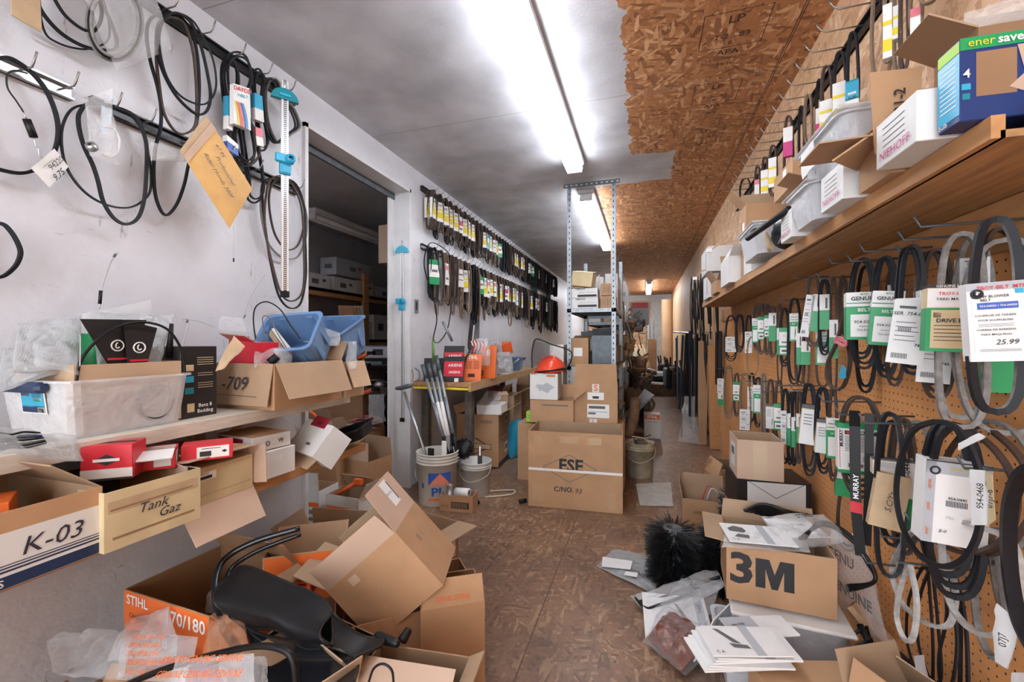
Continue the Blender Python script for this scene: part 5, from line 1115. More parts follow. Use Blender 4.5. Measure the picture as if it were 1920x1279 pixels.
carton('cardboard_box', 'brown carton stacked on the low carton under the table', 'box', TR((-1.45, 5.62, .002), R(8)), (.4, .36, .62), flaps=(60, 100, None, None), mt='card', inner='card_in', fl=.14)
parcel('stock_box', 'dark red box at the back under the table', 'box', TR((-1.62, 4.75, .002)), (.2, .3, .66), 'red_dark')
b = MB(); A = sheetgrid([V((-1.30, 4.12, .01)), V((-1.22, 4.40, .01)), V((-1.24, 4.42, .36)), V((-1.30, 4.14, .36))], 8, 8, .02, 10, 6, .03); b.add(A, gridfaces(8, 8), 'tealblue', True); b.add([p+V((-.04, 0, 0)) for p in A], [f[::-1] for f in gridfaces(8, 8)], 'tealblue', True); one(b, 'blue_sack', 'blue plastic sack standing against the Briggs & Stratton carton', 'sack')
parcel('lime_box', 'small lime green box peeking out behind the ESE carton', 'box', TR((-.93, 3.60, .50), 0), (.10, .08, .09), 'lime', [('F', 'r', 0, -.01, .07, .004, 'ink_soft'), ('F', 'r', 0, .01, .07, .004, 'ink_soft')])
carton('cardboard_box', 'brown carton under the lime green box, hidden behind the ESE carton', 'box', TR((-.95, 3.66, .002)), (.2, .24, .49), mt='card', closed=True)
b = MB(); b.slab([V((-1.24, 4.46, .004)), V((-1.10, 4.48, .004)), V((-1.10, 4.60, .004)), V((-1.26, 4.58, .004))], -.002, 'yellow'); one(b, 'yellow_paper', 'scrap of yellow paper on the floor beside the blue sack', 'paper')
# pails
def pail(label, loc, r, h, m='pail', logo=False, rings=3, rz=0, handle=True):
    t = thing('plastic_pail', label, 'bucket', loc, rz); rb = r*.88; b = MB()
    pr = [(rb, 0), (rb+.002, .004)]
    z = h*.80; pr.append((r*.955, z))
    for k in range(rings): zz = h*(.80+.06*k); pr += [(r*1.04, zz), (r*1.04, zz+.006), (r*.965, zz+.007), (r*.965, zz+h*.055)]
    pr += [(r*1.05, h-.006), (r*1.05, h), (r*.97, h), (rb-.004, .006), (0, .006)]
    b.lathe(pr, m, 36)
    if logo:
        def arc(u, v, e=.0015): a = -pi/2+u/(r*.93); rr = (rb+(r*.955-rb)*v/(h*.8))+e; return V((rr*cos(a), rr*sin(a), v))
        def apoly(poly, mm, e=.0015): b.add([arc(x, y, e) for x, y in poly], [tuple(range(len(poly)))], mm)
        y0, y1, hw = .155, .245, .085
        for k in range(16):
            a0, a1 = -hw+2*hw*k/16, -hw+2*hw*(k+1)/16
            apoly([(a0, y0), (a1, y0), (a1, y1), (a0, y1)], 'blue', .001)
            t0, t1 = y0+(y1-y0)*(1-abs(a0)/hw), y0+(y1-y0)*(1-abs(a1)/hw)
            apoly([(a0, y0), (a1, y0), (a1, max(t1, y0)), (a0, max(t0, y0))], 'orange', .002)
            mid = (a0+a1)/2; w_ = .0011; tt = y0+(y1-y0)*(1-abs(mid)/hw)
            if tt > y0+.01: apoly([(mid-w_, y0), (mid+w_, y0), (mid+w_, tt-.004), (mid-w_, tt-.004)], 'white', .003)
        vs, fs = textmesh('PL', .03, 0)
        b.add([arc(p[0]*.105-.012, .105+p[1]*.085, .002) for p in vs], fs, 'blue')
        for k in range(8): a0 = -.085+.0213*k; apoly([(a0, .045), (a0+.0213, .045), (a0+.0213, .062), (a0, .062)], 'orange', .002)
        for k in range(2): apoly([(-.145+.01*k, .13), (-.135+.01*k, .13), (-.135+.01*k, .165), (-.145+.01*k, .165)], 'blue', .002)
    b.build('pail_body', t)
    if handle:
        c = MB(); c.tube([(-(r*1.06), 0, h*.78), (-(r*1.1), -.03, h*.6), (-r*1.02, -.09*r/.15, h*.5)] if logo else spl([(-(r*1.07), 0, h*.86), (-r*.95, -r*.45, h*.62), (0, -r*1.08, h*.48), (r*.95, -r*.45, h*.62), (r*1.07, 0, h*.86)], 5, False), .0025, 'steel' if logo else 'rope', 6)
        c.build('bail_handle', t)
    return t
pail('tall white pail with blue PL letters and orange triangle, full of poles', (-1.49, 2.90, .001), .152, .375, logo=True, rz=R(34))
pail('small white pail with cord handle right of the PL pail', (-1.275, 3.13, .001), .122, .26, 'pailtin', rings=2)
pail('dirty beige pail beside the ESE carton on the aisle floor', (-.045, 3.98, .001), .125, .30, 'pail_dirty', rings=2)
# poles in the pail
def pole(label, a, c, r, m, bands=(), n=10, head=None):
    t = thing('pole', label, 'pole', tuple(a)); b = MB(); b.tube([a, c], r, m, n); b.build('shaft', t, world=True)
    for (f0, f1, rr, mm) in bands: b = MB(); b.tube([a.lerp(c, f0), a.lerp(c, f1)], rr, mm, n); b.build('sleeve', t, world=True)
    if head: head(t)
def ph(t):
    b = MB(); p = P(755, 728, Y=2.93); b.tube([p+V((-.06, 0, -.005)), p+V((-.02, 0, .0)), p+V((.05, 0, .018)), p+V((.075, 0, .02))], [.012, .018, .018, .014], 'galv_dark', 10); b.build('hammer_head', t, world=True)
pole('thin blue-grey handle with a grey cross head, leftmost in the PL pail', V((-1.455, 2.88, .03)), P(758, 735, Y=2.93), .011, 'steel', head=ph)
for i, (bx_, tx, ty, dy) in enumerate(((857, 792, 684, .0), (858, 803, 682, .03), (862, 813, 680, .06), (872, 818, 667, .10))):
    pole('%s of four grey telescopic poles with white stickers in the PL pail' % ('leftmost', 'second', 'third', 'rightmost')[i], P(bx_-8, 880, Y=2.90+dy*.4), P(tx, ty, Y=3.0+dy), .013, 'galv', [(.30, .62, .0145, 'white' if i in (1, 2) else 'galv'), (0.1, .30, .0145, 'black'), (.86, 1.0, .016, 'galv_dark')])
b = MB(); b.tube([P(812, 640, Y=3.02), P(813, 682, Y=3.02)], .012, 'stickgreen', 8); b.tube([P(812, 640, Y=3.02), P(811, 632, Y=3.02)], .006, 'stickgreen', 6); one(b, 'green_rod', 'old green rod end rising above the grey poles', 'handle')
for i, (px, py, w_, h_, m) in enumerate(((808, 848, .05, .10, 'black'), (833, 842, .04, .16, 'white'), (840, 838, .03, .20, 'film_grey'), (845, 846, .025, .11, 'galv_dark'))):
    b = MB(); p = P(px, py, Y=2.88+.02*i); b.box(tuple(p-V((0, 0, .02))), (w_, .012, h_), m, bev=.003); b.box(tuple(p-V((0, 0, .09))), (w_*.5, .01, .1), m); one(b, 'flat_tool', ('short black plate', 'white plastic blade', 'clear plastic tube', 'narrow grey plate')[i]+' standing at the front of the PL pail', 'tool')
# black round part on the pail
t = thing('ribbed_cap', 'black ribbed cap resting between the PL pail and the diamond carton', 'cap', tuple(P(872, 845, Y=3.15))); b = MB()
b.lathe([(0, 0), (.06, 0), (.075, .02), (.075, .06), (.05, .085), (0, .09)], 'black', 20, TR((0, 0, 0), 0, R(60)))
for k in range(14): a = 2*pi*k/14; b.box((.076*cos(a), .076*sin(a), .04), (.008, .008, .05), 'black', TR((0, 0, 0), 0, R(60)))
b.build('cap_body', t)
b = MB(); b.tube(spl([V((0, 0, .0)), V((-.06, 0, .06)), V((-.10, 0, .05)), V((-.13, 0, .09))], 5, False), .012, 'black', 8); b.build('spout', t)
b = MB(); M_ = TR((-1.22, 3.08, .19), R(20), R(-15)); b.box((0, 0, .06), (.035, .01, .12), 'black', M_, .003); b.box((0, 0, .15), (.012, .008, .08), 'steel', M_, .002); one(b, 'scraper', 'small black and steel scraper standing in the small white pail', 'tool')
b = MB(); b.tube(spl([V((-1.17, 3.05, .008)), V((-1.08, 3.10, .008)), V((-.98, 3.18, .008)), V((-1.0, 3.26, .008)), V((-1.10, 3.22, .008)), V((-1.16, 3.15, .02))], 6, False), .006, 'rope', 6); one(b, 'rope', 'pale cord lying in a loop on the floor by the small pail', 'rope')
b = MB(); b.lathe([(.035, 0), (.04, .004), (.03, .02), (.015, .022), (.012, .01)], 'black', 18, TR((-1.20, 2.93, .001))); one(b, 'rubber_stopper', 'small black rubber disc on the floor beside the little carton', 'disc')
lc = carton('small_carton', 'little carton with barcode holding white fittings before the PL pail', 'box', TR((-1.27, 2.80, .002), R(6)), (.245, .13, .115), mt='card', inner='card_in', prints=[('F', 'r', .03, -.01, .13, .045, 'ink'), ]+[('F', 'r', -.025+.0105*k, -.01, .004, .036, 'card', 2) for k in range(11)]+[('F', 't', -.08, -.02, 'Nº 43', .022, 'ink')])
b = MB(); b.lathe([(.026, 0), (.026, .05), (.018, .055), (.018, .09), (.022, .10)], 'steel', 16, TR((-1.33, 2.78, .07))); one(b, 'valve_fitting', 'threaded metal fitting standing in the little barcode carton', 'fitting')
b = MB(); b.lathe([(.018, 0), (.03, .0), (.03, .11), (.018, .11)], 'white', 16, TR((-1.29, 2.80, .12), R(-10), 0, R(85))); one(b, 'white_roll', 'white plastic sleeve lying in the little barcode carton', 'roll')
b = MB(); b.tube([V((-.885, 3.02, .015)), V((-.84, 3.05, .02))], .016, 'black_soft', 8); one(b, 'black_plug', 'small black plug on the floor left of the ESE carton', 'plug')
for i in range(5):
    b = MB(); b.box((0, 0, .003), (.10, .025, .004), 'straw', TR((-1.62+.06*i, 2.70-.04*i, .002), R(20*i))); one(b, 'wood_scrap', '%s thin wood scrap on the floor beside the doorpost' % ORD(i), 'scrap', 'wood scraps by the doorpost')
b = MB()
for s_ in (-1, 1): b.tube(spl(onwall([(772+s_*5, 690), (779+s_*6, 695), (781+s_*6, 705), (778+s_*5, 714), (772+s_*3, 715)], X=XL+.004), 4, False), .002, 'ink', 5)
one(b, 'wall_bracket', 'thin oval outline marked on the wall beside the poles', 'mark')
b = MB(); b.box(tuple(P(781, 574, X=XL+.006)), (.01, .05, .11), 'galv'); b.box(tuple(P(781, 574, X=XL+.012)), (.004, .02, .07), 'ink'); one(b, 'strike_plate', 'small metal strike plate on the wall right of the doorpost', 'plate')

# ---------------- ESE carton and its stack ----------------
E0, E1 = V((-.81, 3.0, .002)), V((-.145, 3.045, .002))
ES = [('F', 'l', -.035, .02, [(-.19, 0), (0, -.10), (.19, 0), (0, .095), (-.19, 0)], .004, 'ink_soft'), ('F', 't', -.025, .035, 'ESE', .12, 'ink', .03), ('F', 'r', 0, -.0, .662, .018, 'white', 4),
      ('F', 't', -.075, -.135, 'C/NO.', .05, 'ink', .015), ('F', 't', .025, -.14, '93', .05, 'pen', 0, .3), ('R', 'r', 0, 0, .40, .018, 'white', 4),
      ('F', 'r', -.26, .21, .05, .06, 'tape'), ('F', 'r', -.04, .22, .13, .05, 'tape'), ('F', 'r', .14, .22, .10, .05, 'tape'), ('F', 'r', -.26, -.17, .08, .12, 'tape'), ('F', 'r', .26, -.19, .05, .1, 'tape')]
carton3('cardboard_box', 'large open carton marked ESE C/NO. 93 with a white strap across', 'box', E0, E1, E0+V((0, 0, .545)), .42, flaps=(None, None, None, None), mt='card', inner='card_in', prints=ES, t=.007)
sup = TR((-.47, 3.66, .002)); carton('cardboard_box', 'brown carton standing behind the ESE carton, under the labelled carton', 'box', TR((-.36, 3.63, .002)), (.40, .26, .53), mt='card', closed=True)
carton('cardboard_box', 'brown carton behind the ESE carton, under the white boxes and helmet', 'box', TR((-.70, 3.63, .002)), (.26, .26, .53), mt='card_dark', closed=True)
carton('cardboard_box', 'brown carton with S sticker and barcode labels standing on the ESE stack', 'box', TR((-.385, 3.60, .533), R(3)), (.345, .2, .32), flaps=(92, None, None, None), mt='card', inner='card_in', fl=.16, closed=False, fmt='card',
       prints=[('F', 'r', 0, .125, .055, .065, 'white_card'), ('F', 't', 0, .125, 'S', .07, 'orange', .03), ('F', 'r', 0, .06, .13, .06, 'white'), ('F', 'r', 0, .05, .05, .02, 'ink', 2), ('F', 'r', .02, -.06, .175, .11, 'white'), ('F', 'r', .01, -.03, .13, .022, 'ink_soft', 2), ('F', 'r', .02, -.065, .15, .003, 'ink_soft', 2), ('F', 'r', -.03, -.08, .06, .015, 'ink_soft', 2), ('F', 'r', -.02, -.14, .06, .03, 'white_card'), ('F', 't', -.02, -.14, 'L', .03, 'orange', .03)])
carton('cardboard_box', 'low brown carton with orange lined lid under the white box and helmet', 'box', TR((-.735, 3.56, .533), R(2)), (.36, .24, .18), flaps=(None, 120, None, 140), mt='card', fl=.12, prints=[('F', 'r', .03, .05, .22, .01, 'ink_soft')])
parcel('white_box', 'white box with faint grey drawing and orange corner below the red helmet', 'box', TR((-.80, 3.54, .716), R(2)), (.235, .2, .215), 'white_card', [('F', 'p', .01, -.01, [(.07*cos(a)*(1+.2*sin(3*a)), .035*sin(a)*(1+.3*cos(5*a))) for a in [k*pi/10 for k in range(20)]], 'greyp'), ('F', 'r', .06, .09, .07, .02, 'orange')])
# helmet with visor
t = thing('safety_helmet', 'orange red safety helmet with raised mesh visor on the white box', 'helmet', (-.76, 3.56, .933)); b = MB()
M_ = TR((0, 0, .0), 0, 0, R(-6)); prof = [(.125, 0), (.13, .01), (.125, .04), (.11, .08), (.085, .11), (.05, .128), (0, .135)]
b.lathe(prof, 'helmet', 28, M_); b.lathe([(.125, 0), (.118, .0), (.112, .04), (.09, .08), (0, .12)], 'black', 28, M_)
for k in (-1, 0, 1): b.tube([(.11*cos(a)*.98, .04*k, .004+.135*sin(a)) for a in [pi*j/14 for j in range(1, 14)]], .006, 'helmet', 6, M=M_)
b.box((-.12, -.05, .01), (.06, .16, .01), 'helmet', M_, .004); b.build('shell', t)
b = MB(); b.tube([V((.135*cos(a), -.135*sin(a)*1.02, .02+.02*cos(a))) for a in [pi*j/14 for j in range(15)]], .008, 'black', 8); b.build('visor_band', t)
b = MB(); b.tube(spl([V((.12, -.08, .02)), V((.17, -.07, .08)), V((.18, -.02, .16)), V((.13, .0, .20)), V((.0, .0, .24)), V((-.10, .0, .28)), V((-.14, -.02, .27)), V((-.155, -.05, .16)), V((-.14, -.1, .04))], 6, False), .006, 'black', 8); b.build('visor_frame', t)
b = MB(); g = []
Lf = spl([V((-.14, -.1, .04)), V((-.155, -.05, .16)), V((-.14, -.02, .27))], 4, False); Rt = spl([V((.02, -.12, .14)), V((.03, -.08, .19)), V((.02, -.03, .235))], 4, False)
for a, c in zip(Lf, Rt): g += [a.lerp(c, k/6)+V((0, -.03*sin(pi*k/6), 0)) for k in range(7)]
b.add(g, [(j*7+i, j*7+i+1, (j+1)*7+i+1, (j+1)*7+i) for j in range(len(Lf)-1) for i in range(6)], 'visor', True); b.build('mesh_visor', t)

# ---------------- steel rack ----------------
def angle_post(b, x, y, z0, z1, sx, sy, m='galv', w_=.036):
    b.box((x+sx*w_/2, y, (z0+z1)/2), (w_, .003, z1-z0), m); b.box((x, y+sy*w_/2, (z0+z1)/2), (.003, w_, z1-z0), m)
    z = z0+.03
    while z < z1: b.box((x+sx*w_*.55, y-sy*.002, z), (.009, .0035, .017), 'ink'); b.box((x+sx*.002, y+sy*w_*.55, z), (.0035, .009, .017), 'ink'); z += .05
def rack(label, x0, x1, y0, y1, h, zs, top=False):
    t = thing('steel_rack', label, 'shelving', ((x0+x1)/2, (y0+y1)/2, 0)); cx, cy = (x0+x1)/2, (y0+y1)/2
    for (x, y, sx, sy) in ((x0, y0, 1, 1), (x1, y0, -1, 1), (x0, y1, 1, -1), (x1, y1, -1, -1)):
        b = MB(); angle_post(b, x-cx, y-cy, 0, h if y == y0 else h*.8, sx, sy); b.build('post', t)
    for z in zs:
        b = MB(); b.box((0, 0, z), (x1-x0, y1-y0, .003), 'galv_dark'); 
        for s_ in (-1, 1): b.box((0, s_*(y1-y0)/2, z-.015), (x1-x0, .003, .034), 'galv'); b.box((s_*(x1-x0)/2, 0, z-.015), (.003, y1-y0, .034), 'galv')
        b.build('shelf_plate', t)
    if top:
        b = MB(); b.box((0, -(y1-y0)/2-.003, h-.02), (x1-x0+.07, .003, .038), 'galv_dark'); b.box((0, -(y1-y0)/2+.012, h-.002), (x1-x0+.07, .03, .003), 'galv_dark')
        k = -.22
        while k < .23: b.box((k, -(y1-y0)/2-.0055, h-.02), (.016, .003, .009), 'lampwhite'); k += .045
        b.build('top_bar', t)
    return t
RX0, RX1, RY = -.673, -.244, 3.85
rack('tall grey steel angle rack reaching the ceiling behind the ESE carton', RX0, RX1, RY, 5.0, 2.625, [.42, .97, 1.49], True)
rack('second grey steel rack standing behind the tall rack', RX0, RX1, 5.08, 6.6, 1.95, [.42, .97, 1.42])
rack('third grey steel rack farthest along the middle row', RX0+.03, RX1, 6.7, 8.2, 1.95, [.42, .97, 1.42])
NH = [('F', 't', -.03, .035, 'NIEHOFF', .022, 'ink', .02), ('F', 'r', .03, -.025, .17, .02, 'ink'), ('F', 't', .03, .005, 'Rotor Motors', .026, 'greyp', .0, .3), ('F', 'l', -.09, .0, [(-.02, -.02), (-.015, .01), (.01, .02), (.04, .005)], .003, 'greyp')]
parcel('stock_box', 'white Niehoff box, upper of two on the tall steel rack', 'box', TR((-.53, 3.98, 1.592), R(1)), (.25, .2, .085), 'white_card', NH)
parcel('stock_box', 'white Niehoff box, lower of two on the tall steel rack', 'box', TR((-.525, 3.98, 1.495), R(-1)), (.255, .2, .095), 'white_card', NH)
M_ = TR((-.55, 3.98, 1.70), R(-4), 0, R(8)); carton('small_carton', 'worn cream carton with drooping lid on top of the white Niehoff boxes', 'box', M_, (.19, .17, .13), mt='card_cream', flaps=(10, None, None, None), fl=.17, closed=False, inner='card_light')
b = MB(); M_ = TR((-.60, 3.93, 1.68), R(20)); b.box((0, 0, .01), (.12, .06, .012), 'card', M_, .002); one(b, 'card_scrap', 'small torn card piece under the worn cream carton', 'card')
bag('film_bag', 'clear film bag between the cream carton and brown cartons on the rack', [V((-.46, 4.0, 1.68)), V((-.40, 4.0, 1.68)), V((-.40, 4.05, 1.82)), V((-.45, 4.05, 1.80))], 'film', .02, .02, 14, 95, 8, 8)
BR = [('F', 'r', 0, .02-.014*k, .10, .003, 'ink_soft') for k in range(4)]+[('F', 'r', 0, 0, .003, .09, 'ink_soft')]
parcel('stock_box', 'small brown carton with line print, upper of two beside the right rack post', 'box', TR((-.315, 3.99, 1.61), R(2)), (.13, .18, .105), 'card', BR)
parcel('stock_box', 'small brown carton with line print, lower of two beside the right rack post', 'box', TR((-.315, 3.99, 1.495), R(-1)), (.13, .18, .11), 'card', BR)
parcel('stock_box', 'tall pale box on the rack behind the brown cartons', 'box', TR((-.31, 4.5, 1.495)), (.12, .5, .36), 'white_card', [('R', 'r', 0, -.05, .4, .2, 'card_pink')])
parcel('stock_box', 'white box behind the cream carton on the tall rack', 'box', TR((-.52, 4.5, 1.495)), (.26, .4, .34), 'white_card')
b = MB(); b.box((-.36, 5.05, 1.9), (.03, .03, 1.3), 'pine_warm'); b.box((-.36, 5.05, .62), (.03, .03, 1.24), 'pine_warm'); one(b, 'wood_post', 'slim wooden post rising to the ceiling behind the tall rack', 'post')
rr = random.Random(12); k = 0
LV = {.42: 'lowest', .97: 'middle', 1.42: 'top', 1.49: 'top'}
for (y0, y1, nm) in ((3.87, 4.95, 'tall'), (5.1, 6.55, 'second'), (6.72, 8.15, 'third')):
    for z in ((.42, .97) if nm == 'tall' else (.42, .97, 1.42)):
        for col, xx in enumerate((-.58, -.36)):
            y = y0+.02; q = 0
            while y < y1-.16:
                d_ = rr.uniform(.10, .24); hh = rr.uniform(.08, .33); c = rr.choice(['card', 'card_dark', 'white_card', 'greyp', 'clutter', 'card_light', 'clutter_brown', 'kraft', 'galv_dark'])
                M_ = TR((xx+rr.uniform(-.01, .01), y+d_/2, z+.003), rr.uniform(-.15, .15)); cn = {'card': 'brown', 'card_dark': 'dark brown', 'white_card': 'white', 'greyp': 'grey', 'clutter': 'grimy dark', 'card_light': 'tan', 'clutter_brown': 'rusty brown', 'kraft': 'kraft', 'galv_dark': 'dark grey'}[c]
                lb = '%s box, %s in the %s row, %s shelf of the %s rack' % (cn, ORD(q), ('left', 'right')[col], LV[z], nm)
                if rr.random() < .3: carton('stock_box', lb, 'box', M_, (.19, d_, hh), flaps=(rr.choice([60, 120, 200]), None, None, rr.choice([150, 200])), mt=c, inner='card_in', fl=.07, group='boxes on the steel racks')
                else: parcel('stock_box', lb, 'box', M_, (.19, d_, hh), c, [('F', 'r', 0, 0, .08, hh*.3, rr.choice(['white', 'ink_soft'])), ('R', 'r', 0, 0, d_*.5, hh*.3, rr.choice(['white', 'ink_soft', 'orange']))], group='boxes on the steel racks')
                y += d_+.03; q += 1
parcel('stock_box', 'white box upright left of the rack, behind the helmet', 'box', TR((-.78, 3.95, .72), 0), (.14, .2, .24), 'white_card'); parcel('stock_box', 'white box stacked above the upright white box behind the helmet', 'box', TR((-.77, 3.95, .965)), (.13, .2, .2), 'white_card')
carton('cardboard_box', 'brown carton under the upright white boxes left of the rack', 'box', TR((-.80, 3.96, .002)), (.18, .26, .715), mt='card', closed=True)
# ---------------- right wall: shelf ----------------
t = thing('wall_shelf', 'long plywood shelf with a lumber front edge high on the right wall', 'shelf', (.66, 2.63, 1.52))
SY0, SY1 = .87, 4.42
b = MB(); b.box((0, (SY0+SY1)/2-2.63, .006), (.25, SY1-SY0, .012), 'ply'); b.build('shelf_board', t)
b = MB(); b.box((-.128, (SY0+SY1)/2-2.63, .0185), (.018, SY1-SY0, .037), 'pine_warm'); b.build('front_edge', t)
b = MB(); b.box((.118, (SY0+SY1)/2-2.63+.2, -.06), (.02, SY1-SY0+.6, .115), 'pine_warm'); b.build('wall_cleat', t)
b = MB(); b.box((-.12, 4.36-2.63, .03), (.02, .1, .05), 'pine'); b.build('end_block', t)
b = MB(); b.box((.66, .84, 1.545), (.19, .035, .045), 'pine_warm'); b.box((.566, .84, 1.545), (.003, .036, .046), 'pine'); one(b, 'wood_block', 'short wooden block at the near end of the right shelf', 'wood block')
b = MB(); b.ribbon(spl([(.70, .80, 1.70), (.63, .82, 1.63), (.575, .84, 1.575), (.562, .845, 1.545), (.575, .845, 1.520), (.63, .845, 1.512), (.72, .845, 1.515)], 5, False), .030, .002, 'galv', (0, 1, .1), False)
for k in range(6): b.box((.575+.025*k, .8295, 1.516), (.008, .001, .006), 'ink')
one(b, 'metal_strap', 'bent perforated metal strap hooked over the near end of the right shelf', 'strap')
ZR = 1.558
def SP(px, py, z=ZR): return P(px, py, Z=z)
def rbox(name, label, y0, y1, x0, h, m, prints=(), x1=.77, z=ZR, rz=0, cat='box', **k):
    """box on the shelf: local front faces the aisle (-X)"""
    M_ = TR(((x0+x1)/2, (y0+y1)/2, z), -pi/2+rz); size = (y1-y0, x1-x0, h)
    if k: return carton(name, label, cat, M_, size, prints=prints, mt=m, **k)
    return parcel(name, label, cat, M_, size, m, prints)
# blue light bulb box: its big face looks at the camera side (-Y)
parcel('bulb_box', 'blue retail box with green enersave band at the near shelf end', 'box', TR((.625, .912, ZR), R(2)), (.27, .05, .135), 'navy_sign',
       [('F', 'r', 0, .0575, .27, .02, 'green'), ('F', 't', -.108, .0575, 'ener', .019, 'yellow', .0), ('F', 't', -.067, .0575, 'saver', .019, 'white', .02), ('F', 'r', -.088, .006, .052, .072, 'card_dark'), ('F', 't', -.127, .008, '4', .02, 'white', .01), ('F', 'r', -.127, -.012, .012, .010, 'cyan'), ('F', 'r', -.127, -.028, .010, .010, 'teal'),
        ('F', 'p', -.042, .0, [(-.02, .045), (.04, .045), (.045, .0), (.02, -.02), (.02, -.05), (-.005, -.055), (-.01, -.03), (-.03, -.02), (-.01, .0)], 'card_pink'),
        ('L', 'r', 0, .055, .05, .018, 'lime'), ('L', 'r', 0, -.006, .05, .10, 'tealblue')]+[('L', 'r', 0, .035-.008*k, .038, .002, 'white', 2) for k in range(10)]+[('L', 't', -.01, -.06, 'bulb', .012, 'white')])
NF = lambda w_: [('F', 'r', -.005, .028-.012*k, w_*.55, .0016, 'ink_soft') for k in range(4)]+[('F', 't', .0, -.028, 'NIEHOFF', .024, 'magenta', -.004, 0, 1.1)]
rbox('parts_box', 'white box with magenta NIEHOFF beside the blue bulb box', .945, 1.085, .465, .092, 'white_card', NF(.14), x1=.72)
rbox('parts_box', 'white NIEHOFF box, middle of three, under the larger clear tub', 1.27, 1.41, .475, .098, 'white_card', NF(.14), x1=.70)
rbox('parts_box', 'white NIEHOFF box, farthest of three, before the dark round cover', 1.68, 1.80, .48, .10, 'white_card', NF(.12), x1=.70)
c = rbox('cardboard_box', 'brown carton stamped J21-2 behind the nearest NIEHOFF box', 1.095, 1.25, .56, .15, 'card', (), flaps=(205, None, 95, None), fl=(.08, .05, .09, .05), inner='card_in', fmt='card')
b = MB(); b.text('J21-2', V((.50, 1.093, 1.735)), (0, 0, 1), (-1, 0, 0), .03, 'ink', .01); 
M_ = TR((.66, 1.02, 1.652)); carton('cardboard_box', 'brown carton lid rising behind the blue bulb box', 'box', M_, (.20, .12, .10), flaps=(None, 80, 150, None), mt='card_dark', fl=.08, inner='card_in')
carton('cardboard_box', 'brown carton under the raised lid behind the bulb box', 'box', TR((.745, 1.02, ZR)), (.045, .13, .092), mt='card', closed=True)
b = MB(); b.slab([V((.47, 1.10, 1.60)), V((.55, 1.10, 1.60)), V((.55, 1.10, 1.77)), V((.46, 1.10, 1.775))], .004, 'card'); b.text('J21-2', V((.51, 1.094, 1.70)), (0, 0, 1), (-1, 0, 0), .028, 'ink', .02); one(b, 'carton_flap_card', 'brown card panel stamped J21-2 standing behind the NIEHOFF box', 'card')
b = MB(); b.slab([V((.40, 1.12, 1.60)), V((.50, 1.26, 1.62)), V((.60, 1.26, 1.68)), V((.52, 1.10, 1.68))], .004, 'card'); one(b, 'card_sheet', 'bent brown card leaning between J21-2 panel and large clear tub', 'card')
carton('cardboard_box', 'low brown carton with its flap stretched out over the shelf edge', 'box', TR((.60, 1.175, ZR)), (.20, .14, .085), flaps=(None, None, 182, None), fl=.13, mt='card', inner='card_in')
bag('film_bag', 'crumpled clear bag between the J21-2 panel and the blue box', [V((.56, 1.0, 1.76)), V((.67, 1.0, 1.76)), V((.68, 1.02, 1.84)), V((.58, 1.02, 1.82))], 'film', .02, .02, 18, 101, 12, 12)
def rtub(label, y0, y1, x0, x1, z, h):
    t = tub('clear_tub', label, TR(((x0+x1)/2, (y0+y1)/2, z), -pi/2), (y1-y0, x1-x0, h), .035, 'tub_frost', cat='storage tub', extra='plain')
    b = MB(); b.box((0, 0, h+.012), (y1-y0+.03, x1-x0+.03, .010), 'tub_frost', bev=.004); b.box((0, 0, h+.019), (y1-y0-.03, x1-x0-.03, .006), 'tub_frost', bev=.002); b.build('lid', t); return t
rtub('large frosted clear tub with lid resting on the middle NIEHOFF box', 1.24, 1.53, .46, .68, 1.658, .10)
b = MB(); paper(b, [V((.448, 1.47, 1.68)), V((.448, 1.37, 1.685)), V((.444, 1.37, 1.755)), V((.444, 1.47, 1.75))], 'paperw', .003, 14, 4); one(b, 'paper_note', 'creased white note stuck on the large frosted tub', 'paper')
rtub('frosted clear tub on the shelf below a glass jar', 1.44, 1.65, .46, .66, ZR+.002, .098)
b = MB(); M_ = TR((.53, 1.56, 1.682), 0, 0, 0); b.lathe([(.035, 0), (.037, .01), (.037, .05), (.028, .06)], 'film', 18, M_); b.lathe([(.030, .06), (.032, .06), (.032, .075), (0, .077)], 'cyan', 18, M_); one(b, 'glass_jar', 'small glass jar with pale blue lid on the frosted tub', 'jar')
b = MB(); b.box((.70, 1.52, 1.68), (.10, .14, .24), 'kraft', bev=.01); one(b, 'paper_bag', 'upright brown paper bag behind the frosted tub with the jar', 'bag')
b = MB(); b.tube([P(1402, 447, Y=2.02), P(1480, 392, Y=1.72)], .012, 'black_soft', 12); b.tube([P(1412, 437, Y=2.0), P(1418, 433, Y=1.98)], .014, 'black', 8); one(b, 'black_pipe', 'black plastic pipe sticking out over the right shelf', 'pipe')
t = thing('round_cover', 'round glossy dark cover standing between frosted tubs on the shelf', 'cover', (.53, 1.92, ZR+.075)); b = MB()
b.lathe([(0, .02), (.05, .018), (.068, .006), (.072, -.01), (.066, -.02)], 'black_gloss', 28, TR((0, 0, 0), R(-60), R(90))); b.build('cover_shell', t)
b = MB(); b.tube(spl([V((-.04, -.05, -.06)), V((-.03, -.09, -.02)), V((-.02, -.11, .01)), V((.01, -.12, .02))], 4, False), .003, 'steel', 6); b.build('wire_clip', t)
b = MB(); paper(b, [V((.50, 2.02, 1.57)), V((.50, 1.96, 1.57)), V((.47, 1.98, 1.65)), V((.48, 2.05, 1.65))], 'kraft', .01, 20, 3, .004); one(b, 'paper_wad', 'crumpled brown paper beside the round dark cover', 'paper')
rtub('frosted clear tub beyond the round cover, farthest of three', 2.10, 2.42, .46, .66, ZR+.03, .12)
rbox('stock_box', 'tall white box behind the black pipe on the right shelf', 2.20, 2.42, .68, .33, 'white_card')
